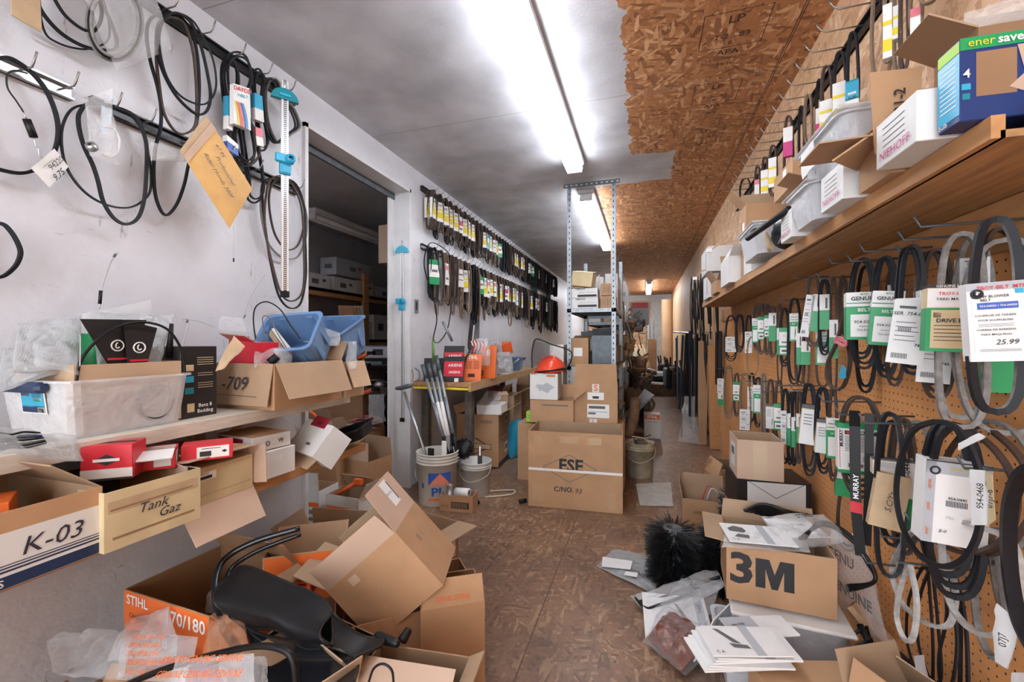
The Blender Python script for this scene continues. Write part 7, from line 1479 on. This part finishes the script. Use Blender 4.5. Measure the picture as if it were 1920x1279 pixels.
# ---------------- right floor ----------------
def Zp(px, py, z): return P(px, py, Z=z)
# 3M carton
a0, a1, a2 = P(1362, 1122, Z=.285), P(1570, 1164, Z=.285), None
w3 = (a1-a0).length
M3 = ['3M', ]
c3 = carton3('cardboard_box', 'brown carton with big black 3M lettering, stacked on white tubs', 'box', a0, a1, a0+V((-.004, 0, .20)), .25, flaps=(None, 100, 175, None), mt='card', inner='card_in', fl=.07,
        prints=[('F', 't', -.115, .012, '3', .145, 'ink', .03, 0, 1.15), ('F', 'p', -.072, -.038, [(x*.115, y*.10) for x, y in ((0, 0), (0, 1), (.36, 1), (.5, .5), (.64, 1), (1, 1), (1, 0), (.74, 0), (.74, .66), (.58, 0), (.42, 0), (.26, .66), (.26, 0))], 'ink')])
print('3M', a0, a1, w3)
tb1 = tub('white_tub', 'white lidded tub directly under the 3M carton', TR(((a0.x+a1.x)/2+.035, (a0.y+a1.y)/2+.10, .13), atan2(a1.y-a0.y, a1.x-a0.x)), (w3*1.02, .28, .125), .03, 'tub_frost', cat='storage tub', extra='plain')
b = MB(); b.box((0, 0, .135), (w3*1.1, .31, .016), 'white', bev=.006); b.build('lid', tb1)
tb2 = tub('white_tub', 'wide translucent tub at the bottom of the 3M stack', TR(((a0.x+a1.x)/2+.0, (a0.y+a1.y)/2+.06, .003), atan2(a1.y-a0.y, a1.x-a0.x)+.05), (w3*1.12, .36, .115), .03, 'tub_frost', cat='storage tub', extra='plain')
# manuals and bags on the 3M carton
def manual(name, label, o, x, y, w_, h_, items, cat='booklet', m='paperw', th=.004, amp=.002, seed=1):
    """booklet: o = lower left corner, x and y in-plane directions"""
    x = V(x).normalized(); y = V(y); y = (y-x*y.dot(x)).normalized(); n = x.cross(y); b = MB()
    q = [o, o+x*w_, o+x*w_+y*h_, o+y*h_]; b.slab([p+n*th for p in q], th, m)
    for it in items:
        if it[0] == 't': b.text(it[1], o+x*it[2]*w_+y*it[3]*h_+n*(th+.0015), x if len(it) < 7 else -y if it[6] else x, y if len(it) < 7 else x, it[4], it[5], .01)
        else: b.add([o+x*u*w_+y*v_*h_+n*(th+.0008) for u, v_ in it[1]], [tuple(range(len(it[1])))], it[0])
    return one(b, name, label, cat)
ML = [('greyp', RC(.56, 0, .68, 1)), ('t', 'STIHL', .86, .12, .018, 'ink', 0), ('t', 'C A', .12, .1, .014, 'ink')]
SAW = [('ink_soft', [(.10, .55), (.30, .50), (.36, .60), (.33, .78), (.2, .86), (.08, .7)]), ('ink_soft', [(.12, .25), (.34, .2), (.36, .38), (.2, .42)])]
o_ = P(1368, 1018, Z=.50)
bag('film_bag', 'clear bag lying flat over the front rim of the 3M carton', [P(1352, 1026, Z=.495), P(1520, 1036, Z=.495), P(1500, 990, Z=.50), P(1365, 985, Z=.50)], 'film', .008, .008, 12, 111)
manual('manual', 'white manual with two small drawings, STIHL on spine, on the 3M carton', P(1368, 1016, Z=.505), (1, .10, 0), (-.1, 1, .05), .215, .135, ML+SAW, seed=1)
manual('manual', 'second white manual askew under a clear bag on the 3M carton', P(1475, 1010, Z=.50), (1, .35, 0), (-.3, 1, .1), .16, .13, [('t', 'STIHL', .6, .6, .022, 'ink')])
bag('film_bag', 'large clear bag reading STIHL rising from the 3M carton', [P(1485, 1030, Z=.50), P(1590, 1015, Z=.50), P(1545, 965, Z=.56), P(1425, 968, Z=.55)], 'film', .03, .02, 10, 112, prints=[('STIHL', .45, .6, .026, 'ink', .02)])
b = MB()
for k in range(3): b.tube(spl([P(1500+4*k, 1010, Z=.52), P(1540, 985-3*k, Z=.54), P(1580+5*k, 1000, Z=.52), P(1625, 1045+4*k, X=.70), P(1640, 1090, X=.70), P(1590, 1098+5*k, X=.68)], 6, False), .006, 'black_soft', 7)
one(b, 'hose_coil', 'black hoses curling out of the bags behind the 3M carton', 'hose')
bag('film_bag', 'clear bag with GENUINE lettering hanging against the pegboard right of 3M carton', [P(1560, 1130, X=.66), P(1668, 1215, X=.72), P(1620, 1010, X=.74), P(1558, 985, X=.66)], 'film', .02, .015, 9, 113, prints=[('GENUINE', .6, .35, .05, 'ink_soft', .01), ('GENU', .5, .7, .05, 'ink_soft', .01)])
b = MB(); T_ = spl([P(1395, 958, Z=.53), P(1430, 945, Z=.56), P(1475, 958, Z=.55), P(1522, 968, Z=.53)], 5, False); B_ = spl([P(1400, 962, Z=.50), P(1440, 972, Z=.50), P(1480, 972, Z=.5), P(1525, 972, Z=.5)], 5, False)
g = T_+B_; n_ = len(T_); b.add(g, [(i, i+1, n_+i+1, n_+i) for i in range(n_-1)], 'black', True); b.add([p+V((0, .012, -.004)) for p in g], [(n_+i, n_+i+1, i+1, i) for i in range(n_-1)], 'black', True); b.tube(T_, .006, 'black', 6)
one(b, 'black_guard', 'curved black plastic guard sticking out of the 3M carton', 'guard')
# carton stack behind
carton3('cardboard_box', 'pinkish brown carton with tape on top of the dark box by the pegboard', 'box', P(1382, 897, Z=.53), P(1470, 905, Z=.53), P(1382, 897, Z=.53)+V((0, 0, .19)), .22, flaps=(None, None, None, None), mt='card_pink', inner='card_in', prints=[('F', 'r', .0, .0, .06, .186, 'tape_clear'), ('L', 'r', 0, 0, .12, .12, 'white_card'), ('L', 'r', 0, .02, .08, .04, 'ink_soft', 2)])
q0 = P(1382, 897, Z=.53)
parcel('stock_box', 'black and white box with V flap lines under the pinkish carton', 'box', TR((q0.x+.155, q0.y+.14, .36), R(3)), (.32, .25, .165), 'blackbox', [('F', 'r', .01, 0, .25, .15, 'white_card'), ('F', 'p', .01, .03, [(-.12, .045), (0, -.03), (.12, .045), (.115, .045), (0, -.026), (-.115, .045)], 'ink_soft')])
carton('cardboard_box', 'brown carton under the black and white box, hidden behind the 3M carton', 'box', TR((q0.x+.155, q0.y+.14, .002), R(3)), (.32, .26, .355), mt='card_dark', closed=True)
# brown cartons on the floor
carton('cardboard_box', 'open carton with cables near the grey board on the floor', 'box', TR((.365, 3.02, .002), R(-4)), (.26, .24, .20), flaps=(None, 88, 100, None), mt='card', inner='card_in', fl=.10, prints=[('F', 't', -.04, .02, '6052', .022, 'ink'), ('F', 't', .05, .02, '10 x 375 mL', .016, 'ink')])
carton('cardboard_box', 'brown carton with slanted flaps behind the carton with cables', 'box', TR((.58, 3.32, .002), R(12)), (.28, .24, .26), flaps=(130, 60, 70, None), mt='card', inner='card_in', fl=.11)
b = MB(); p = V((.36, 3.0, .12))
b.tube(spl([p+V((.02, 0, .05)), p+V((.05, .0, .13)), p+V((.09, .0, .10)), p+V((.10, .0, .02))], 5, False), .006, 'greyp', 7); b.tube(spl([p+V((.0, .02, .05)), p+V((.03, .02, .14)), p+V((.08, .02, .12))], 5, False), .003, 'red', 6)
one(b, 'cable', 'grey and red cable bent out of the open carton with cables', 'cable')
b = MB(); b.box((.31, 3.02, .12), (.09, .04, .04), 'black', bev=.01); b.tube([(.27, 3.0, .13), (.36, 3.04, .14)], .012, 'black', 8); one(b, 'black_plug', 'black connector plug inside the open carton with cables', 'plug')
q = [P(1192, 908, Z=.004), P(1200, 948, Z=.004), P(1262, 950, Z=.004), P(1258, 905, Z=.004)]; b = MB(); b.slab(q, -.004, 'slab_grey'); one(b, 'floor_board', 'thin grey board lying flat on the floor before the dirty pail', 'board')
# brushes
def brush(label, loc, r, h, seed, tilt=0, m='bristle', n=900):
    t = thing('brush_roller', label, 'brush', M=TR(loc, 0, tilt)); rn = random.Random(seed); b = MB()
    b.lathe([(.028, 0), (.045, 0), (.045, h), (.028, h), (.028, 0)], 'bristle_hub', 20)
    for k in range(8): a = 2*pi*k/8; b.box((.046*cos(a), .046*sin(a), h/2), (.006, .006, h), 'bristle_hub')
    b.build('hub', t); c = MB(); vs = []; F = []
    for i in range(n):
        row = i % 26; a = 2*pi*row/26+rn.uniform(-.05, .05)+.12*((i//26) % 2); z = h*(.02+.96*rn.random()); L = r*rn.uniform(.85, 1.06); da = rn.uniform(-.16, .16); dz = rn.uniform(-.03, .03)
        p0 = V((.04*cos(a), .04*sin(a), z)); 
        for k in range(3):
            a2 = a+da+rn.uniform(-.07, .07); p1 = V((L*cos(a2), L*sin(a2), min(max(z+dz+rn.uniform(-.02, .02), .002), h+.035))); s_ = V((-sin(a), cos(a), 0))*.0026; u_ = V((0, 0, .0022)); j = len(vs)
            vs += [p0-s_, p0+s_, p0+u_, p1-s_*.5, p1+s_*.5, p1+u_*.5]; F += [(j, j+1, j+4, j+3), (j+1, j+2, j+5, j+4), (j+2, j, j+3, j+5), (j+3, j+4, j+5)]
    c.add(vs, F, m); c.build('bristles', t)['kind'] = 'stuff'
    return t
brush('upright black bristle brush roller, left of two on the floor', (.135, 2.27, .003), .135, .27, 1)
brush('upright black bristle brush roller, right of two beside the 3M carton', (.375, 2.30, .003), .135, .27, 2)
brush('black brush roller behind the two front rollers, below the black and white box', (.50, 2.66, .003), .11, .34, 3, n=500)
brush('small black brush on the floor behind the brown cartons', (.66, 3.72, .003), .13, .18, 4, n=400)
# bags and papers on the floor
bag('film_bag', 'flat clear bag with GENUINE lettering and white label on the floor', [P(1118, 1062, Z=.012), P(1225, 1112, Z=.012), P(1262, 1052, Z=.012), P(1150, 1028, Z=.012)], 'film_grey', .006, .006, 8, 121, prints=[('GENUINE', .75, .25, .045, 'ink', .01), ('9/21', .3, .2, .035, 'ink', .01)])
b = MB(); b.slab([P(1128, 1062, Z=.026), P(1182, 1068, Z=.026), P(1186, 1052, Z=.026), P(1130, 1044, Z=.026)], .001, 'paperw'); one(b, 'paper_label', 'larger white label on the flat floor bag', 'label')
b = MB(); b.slab([P(1170, 1078, Z=.026), P(1194, 1082, Z=.026), P(1196, 1074, Z=.026), P(1173, 1071, Z=.026)], .001, 'paperw'); one(b, 'paper_label', 'smaller white label on the flat floor bag', 'label')
bag('film_bag', 'long clear bag with black hose stretching left from the 3M stack', [P(1182, 1118, Z=.03), P(1230, 1170, Z=.03), P(1360, 1098, Z=.12), P(1345, 1068, Z=.12)], 'film', .02, .015, 9, 122, prints=[('GENU', .5, .6, .04, 'ink', .01)])
b = MB(); b.tube(spl([P(1200, 1128, Z=.04), P(1240, 1122, Z=.05), P(1300, 1098, Z=.09), P(1350, 1082, Z=.13)], 5, False), .008, 'black_soft', 8); b.tube(spl([P(1190, 1120, Z=.03), P(1210, 1140, Z=.04), P(1232, 1136, Z=.05), P(1300, 1112, Z=.08)], 5, False), .007, 'black_soft', 8); one(b, 'black_hose', 'black hose inside the long clear bag on the floor', 'hose')
manual('manual', 'white manual with trimmer drawing on the floor beside the red-brown bag', P(1210, 1196, Z=.02), (1, .05, .05), (-.05, 1, .12), .26, .26, [('ink_soft', [(.50, .8), (.55, .78), (.68, .45), (.62, .42)]), ('ink_soft', [(.60, .42), (.72, .44), (.74, .36), (.60, .34)]), ('greyp', RC(.82, 0, .95, 1)), ('t', 'STIHL', .88, .7, .02, 'ink', 1)])
manual('manual', 'tall white manual leaning along the left side of the white tubs', P(1300, 1240, Z=.03), (.6, 1, .0), (.5, .1, 1), .34, .20, [('greyp', RC(.1, .1, .3, .9)), ('t', 'STIHL MS', .5, .3, .02, 'ink')])
bag('film_bag', 'crumpled clear bag over the floor manuals left of the tubs', [P(1235, 1140, Z=.06), P(1320, 1180, Z=.08), P(1350, 1100, Z=.16), P(1280, 1085, Z=.14)], 'film_clear', .03, .03, 10, 123)
Qb = [P(1212, 1195, Z=.03), P(1280, 1262, Z=.03), P(1335, 1195, Z=.07), P(1255, 1145, Z=.08)]
b = MB(); A = sheetgrid(Qb, 16, 16, .028, 14, 9, .045); B = sheetgrid(Qb, 16, 16, .01, 14, 12, -.02); b.add(A, gridfaces(16, 16), 'redrubber', False); b.add(B, [f[::-1] for f in gridfaces(16, 16)], 'redrubber', True); one(b, 'rusty_part', 'lumpy red-brown machine part wrapped in clear film on the floor', 'machine part')
bag('film_bag', 'shiny clear film wrapped around the red-brown part on the floor', [P(1205, 1200, Z=.035), P(1285, 1268, Z=.035), P(1345, 1195, Z=.075), P(1250, 1138, Z=.085)], 'film_clear', .062, .02, 13, 124)
# booklet stack, bottom
for i in range(6):
    manual('manual', '%s booklet in the fanned pile before the white tubs' % ['lowest', 'second lowest', 'third', 'fourth', 'second highest', 'thick folded'][i], P(1322+5*i, 1262-5*i, Z=.30+.006*i), (1, .36-.05*(i % 3), 0), (-.15+.04*i, 1, .02), .225, .13, [('greyp', RC(.56, 0, .68, 1))] if i % 2 else [], th=.005)
manual('manual', 'white booklet with chainsaw drawing, topmost of the fanned pile', P(1338, 1232, Z=.342), (1, .30, 0), (-.12, 1, .02), .215, .115, ML+[('ink_soft', [(.20, .92), (.27, .90), (.46, .38), (.36, .42)]), ('ink_soft', [(.30, .40), (.52, .34), (.54, .22), (.33, .26)])])
manual('manual', 'grey striped manual half under the topmost booklet with chainsaw drawing', P(1380, 1200, Z=.322), (1, .40, 0), (-.2, 1, .03), .20, .09, [('greyp', RC(.0, 0, .5, 1)), ('t', 'ms 170', .2, .6, .014, 'ink')])
carton('cardboard_box', 'carton holding the fanned booklets at the bottom edge', 'box', TR((.44, 1.33, .002), R(17)), (.28, .16, .285), flaps=(None, None, None, 150), mt='card', closed=True)
carton('cardboard_box', 'brown carton with raised flaps at the bottom edge right of the booklets', 'box', TR((.62, 1.24, .002), R(28)), (.20, .20, .30), flaps=(88, 110, 80, 60), mt='card', inner='card_in', fl=.10)
# grey rubber boot and black frame near the wall
t = thing('air_filter_cover', 'ribbed grey rubber boot lying at the foot of the pegboard', 'rubber boot', tuple(P(1690, 1262, Z=.20))); b = MB()
p0, p1 = P(1655, 1238, Z=.26), P(1730, 1300, Z=.20); N_ = 26
b.tube([p0.lerp(p1, k/N_) for k in range(N_+1)], [.045+.008*(1 if (k % 5) < 3 else 0) for k in range(N_+1)], 'rubber', 20); b.build('boot_body', t, world=True)
b = MB(); b.tube([p0-(p1-p0)*.08, p0], .03, 'black', 14); b.build('neck', t, world=True)
carton('cardboard_box', 'low carton under the ribbed grey rubber boot', 'box', TR((.70, 1.40, .002), R(0)), (.12, .3, .15), mt='card_dark', closed=True)
b = MB()
for k in range(3): b.tube([P(1597+8*k, 1190+22*k, Z=.26), P(1626+8*k, 1176+22*k, Z=.28), P(1630+9*k, 1196+22*k, Z=.25)], .005, 'black', 6)
b.tube([P(1612, 1172, Z=.28), P(1650, 1245, Z=.22)], .010, 'black', 8); one(b, 'slotted_bracket', 'black slotted bracket standing between tubs and pegboard', 'bracket')
b = MB(); b.slab([P(1588, 1140, Z=.30), P(1600, 1128, Z=.30), P(1700, 1240, Z=.18), P(1680, 1250, Z=.18)], .02, 'pine'); one(b, 'wood_strip', 'weathered wood strip leaning along the pegboard behind the black bracket', 'wood')

# ---------------- far end ----------------
b = MB()
b.box((.10, 12.0, .12), (1.4, 4.2, .24), 'clutter_brown'); b.box((.10, 12.0, .243), (1.4, 4.2, .006), 'slab_grey'); struct('floor_platform', b)
b = MB(); b.box((0.36, 13.9, 1.35), (.38, .05, 2.2), 'slab_grey'); one(b, 'grey_panel', 'tall pale grey panel leaning on the far strand board wall', 'panel')
b = MB(); b.lathe([(.16, 0), (.16, 2.15)], 'post_tan', 24, TR((.62, 13.2, .25))); one(b, 'round_post', 'large tan round tube standing at the far right', 'post')
rf = random.Random(3)
def heap(label, x, y, z, sx, sy, sz, m, cat='machine part', name='machine_part', rz=0, group=None, k=5):
    b = MB(); M_ = TR((x, y, z), rz)
    for i in range(k):
        c = (rf.uniform(-.3, .3)*sx, rf.uniform(-.3, .3)*sy, sz*(.25+.5*i/k)); s_ = (sx*rf.uniform(.4, .7), sy*rf.uniform(.4, .7), sz*rf.uniform(.25, .5)); b.box(c, s_, m[i % len(m)], M_ @ Mx.Rotation(rf.uniform(-.3, .3), 4, 'Z'), min(s_)*.2)
        p = V(c); b.tube(spl([p, p+V((rf.uniform(-.5, .5)*sx, 0, .3*sz)), p+V((rf.uniform(-.6, .6)*sx, rf.uniform(-.3, .3)*sy, .5*sz))], 4, False), .12*min(sx, sz)*.4, m[(i+1) % len(m)], 6, M=M_)
    return one(b, name, label, cat, group)
heap('black machine parts heaped on the light platform at the far end', .45, 10.6, .25, .7, .5, .30, ['black', 'black_soft', 'black', 'steel'])
heap('brown carton scraps and parts left of the black heap, far end', .0, 10.2, .25, .4, .5, .35, ['card', 'clutter_brown', 'card_light'])
heap('dark gearbox part low on the rack side above the leaning plate', -.04, 5.9, .002, .34, .6, .72, ['clutter', 'clutter_brown', 'black_soft'])
heap('rusty brown machine part stacked above the dark gearbox part', -.05, 6.3, .74, .28, .5, .30, ['clutter_brown', 'card_dark', 'clutter'])
heap('dark engine part hanging at rack top corner beside the red and grey box', -.14, 6.6, 1.3, .24, .3, .3, ['clutter', 'galv_dark', 'clutter_brown'])
heap('pile of small kraft boxes at the middle of the second rack edge', -.18, 5.4, 1.0, .2, .5, .3, ['kraft', 'card', 'card_dark'], 'box', 'small_carton')
heap('wooden handles and brown parts between racks and far wall', -.05, 8.9, .002, .3, .7, .6, ['clutter_brown', 'card', 'pine', 'clutter'])
heap('grimy brown parts heap further along the rack foot', -.14, 7.4, .002, .3, .9, .8, ['clutter', 'clutter_brown', 'card_dark'])
parcel('stock_box', 'grey box with red top panel high at the end of the racks', 'box', TR((-.10, 8.4, 1.50), R(5)), (.32, .3, .42), 'greyp', [('F', 'r', 0, .15, .28, .10, 'red')])
carton('cardboard_box', 'tall narrow brown carton standing before the grey panel', 'box', TR((.18, 11.6, .25)), (.22, .2, 1.0), mt='card', closed=True)
b = MB(); 
for k in range(5): b.box((.04+.05*k, 12.6, .9+.1*k*.2), (.03, .03, 1.6), ('galv', 'alu', 'galv', 'steel', 'galv')[k])
one(b, 'metal_profiles', 'bundle of standing metal profiles left of the grey panel', 'profiles')
b = MB(); b.slab([V((-.35, 12.2, .25)), V((.05, 12.2, .25)), V((.05, 12.6, 1.0)), V((-.35, 12.6, 1.0))], .02, 'straw'); one(b, 'leaning_board', 'pale board leaning at the far wall left of the narrow carton', 'board')
for k in range(3):
    b = MB(); b.tube([V((.0+.1*k, 10.9, .3)), V((-.22+.08*k, 11.6, 1.1))], .018, 'pine', 6); one(b, 'wooden_stick', '%s of three wooden sticks leaning at the far end' % ('left', 'middle', 'right')[k], 'stick')
b = MB(); b.tube(spl([V((-.05+.16*cos(a), 13.95, 1.55+.12*sin(a))) for a in [i*pi/5 for i in range(10)]], 3), .012, 'clutter', 6, True); b.tube(spl([V((-.2, 13.95, 1.5)), V((-.1, 13.9, 1.0)), V((.0, 13.95, .7))], 4, False), .012, 'black', 6); one(b, 'cable_coil', 'coiled dark cable hung on the far strand board wall', 'cable')
parcel('stock_box', 'white STIHL carton with orange top and chain drawing on the aisle floor', 'box', TR((.085, 5.6, .002), R(2)), (.19, .2, .30), 'white_card', [('F', 'r', 0, .115, .18, .06, 'orange'), ('F', 't', 0, .115, 'STIHL', .05, 'white', .03), ('F', 't', 0, .055, 'PARTS & CHAINS', .018, 'ink', .01), ('F', 'l', -.0, -.06, [(-.07, -.02), (-.05, .01), (.06, .03), (.07, .0), (.0, -.03), (-.07, -.03)], .008, 'ink')])
b = MB(); b.slab([V((-.24, 5.0, .35)), V((-.14, 4.95, .33)), V((.10, 5.0, .60)), V((.0, 5.05, .66))], .006, 'steel'); one(b, 'metal_plate', 'bright metal plate leaning out from the rack over the STIHL carton', 'plate')
b = MB(); b.tube(spl([V((-.17, 4.2, .28)), V((-.11, 4.25, .42)), V((-.09, 4.4, .62))], 5, False), [.05]*4+[.06]*7 if 0 else .05, 'clutter_brown', 10); one(b, 'boot_shape', 'rusty curved pipe rising behind the dirty pail', 'pipe')
heap('rags and parts filling the dirty pail', -.045, 3.98, .22, .20, .20, .12, ['straw', 'clutter', 'kraft'], 'rags', 'rags')
for i in range(6):
    b = MB(); x = -.22+.015*(i % 2); y = 5.15+.17*i; b.tube(spl([V((x, y, 1.42)), V((x+.06, y+.02, 1.2)), V((x+.03, y, 1.0)), V((x+.05, y, .96-.05*(i % 3)))], 5, False), .007, ('clutter', 'straw', 'black')[i % 3], 6); one(b, 'hanging_cable', '%s cable hanging off the edge of the second rack' % ORD(i), 'cable', 'cables hanging off the second rack')
# hanging strips and cables at the right wall beyond the pegboard
strips = thing('strip_holder', 'thin rod on the right wall that carries the long black strips', 'rod', (XR, 5.6, 1.30)); b = MB()
b.tube([V((0, 0, .0)), V((-.36, -.1, .0))], .012, 'alu', 8); b.tube([V((0, .7, .02)), V((-.42, .6, .02))], .012, 'alu', 8); b.build('rod', strips)
for i in range(30):
    x = XR-.05-rf.uniform(0, .34); y = 5.25+rf.uniform(0, 1.1); z1 = 1.28+rf.uniform(-.05, .05); z0 = rf.uniform(.02, .5); dx, dy = rf.uniform(-.05, .05), rf.uniform(-.05, .05); b = MB()
    pts = [V((x, y, z1)), V((x+dx*.3, y+dy*.3, z1*.7+z0*.3)), V((x+dx*.7, y+dy, z1*.35+z0*.65)), V((x+dx, y+dy, z0))]
    if i % 3: b.ribbon(spl(pts, 5, False), .03, .006, ('black', 'rubber', 'galv_dark', 'black_soft')[i % 4], (rf.uniform(.4, 1), rf.uniform(-.8, .8), 0), False)
    else: b.tube(spl(pts, 5, False), .007, 'black', 6)
    one(b, 'rubber_strip', 'long %s hanging in the bundle beyond the pegboard' % ('black rubber strip' if i % 3 else 'black cable'), 'strip', 'black %s beyond the pegboard' % ('strips' if i % 3 else 'cables'))
for i in range(22):
    y = 4.75+rf.uniform(0, .9); x = XR-.06-rf.uniform(0, .22); z1 = 1.85+rf.uniform(-.1, .12); z0 = rf.uniform(1.25, 1.5); r_ = rf.uniform(.04, .13); b = MB()
    pts = [V((x, y, z1)), V((x-.02, y-r_, (z1+z0)/2)), V((x, y-r_*.5, z0)), V((x+.01, y+r_*.5, z0-.02)), V((x+.01, y+r_, (z1+z0)/2+.03))]
    b.tube(spl(pts, 5), .005, 'black', 6, True); one(b, 'cable_loop', 'black cable loop in the tangle under the far shelf end', 'cable', 'tangled black cable loops on the right wall')
for i, (y, w_, z1, m) in enumerate(((5.15, .10, 1.15, 'pine_warm'), (5.35, .09, 1.2, 'card'), (6.3, .12, 1.25, 'pine_warm'))):
    b = MB(); b.slab([V((XR-.10-.10*(i % 2), y, .004)), V((XR-.10-.10*(i % 2)+w_, y+.02, .004)), V((XR-.05-.08*(i % 2)+w_*.6, y+.1, z1)), V((XR-.05-w_*.6-.08*(i % 2), y+.08, z1))], .02, m); one(b, 'leaning_plank', '%s orange brown plank leaning among the black strips' % ('nearest', 'middle', 'farthest')[i], 'plank')
b = MB(); b.box((XR-.06, 4.85, 1.02), (.05, .14, .56), 'black', bev=.01); one(b, 'rubber_block', 'thick black rubber block hanging left of the farthest peg belts', 'rubber block')
bag('film_bag', 'clear bag sagging at the foot of the black strips', [V((.38, 5.35, .02)), V((.60, 5.3, .02)), V((.56, 5.4, .55)), V((.44, 5.4, .55))], 'film', .05, .03, 7, 131)
heap('small dark parts along the foot of the black strips', .62, 6.4, .002, .3, .9, .25, ['clutter', 'black', 'clutter_brown'])
for i in range(8):
    x, y = .35+rf.uniform(-.15, .15), 8.2+.45*i; b = MB(); M_ = TR((x+.2, y, .24), rf.uniform(0, 3)); b.box((0, 0, .2), (.12, .25, .4), ('black', 'clutter', 'black_soft', 'galv_dark')[i % 4], M_, .03); b.tube([(.0, .1, .4), (.03, .12, .6)], .02, 'black', 6, M=M_)
    one(b, 'machine_part', '%s upright dark machine part along the far right wall' % ORD(i), 'machine part', 'upright machine parts along the far right wall')
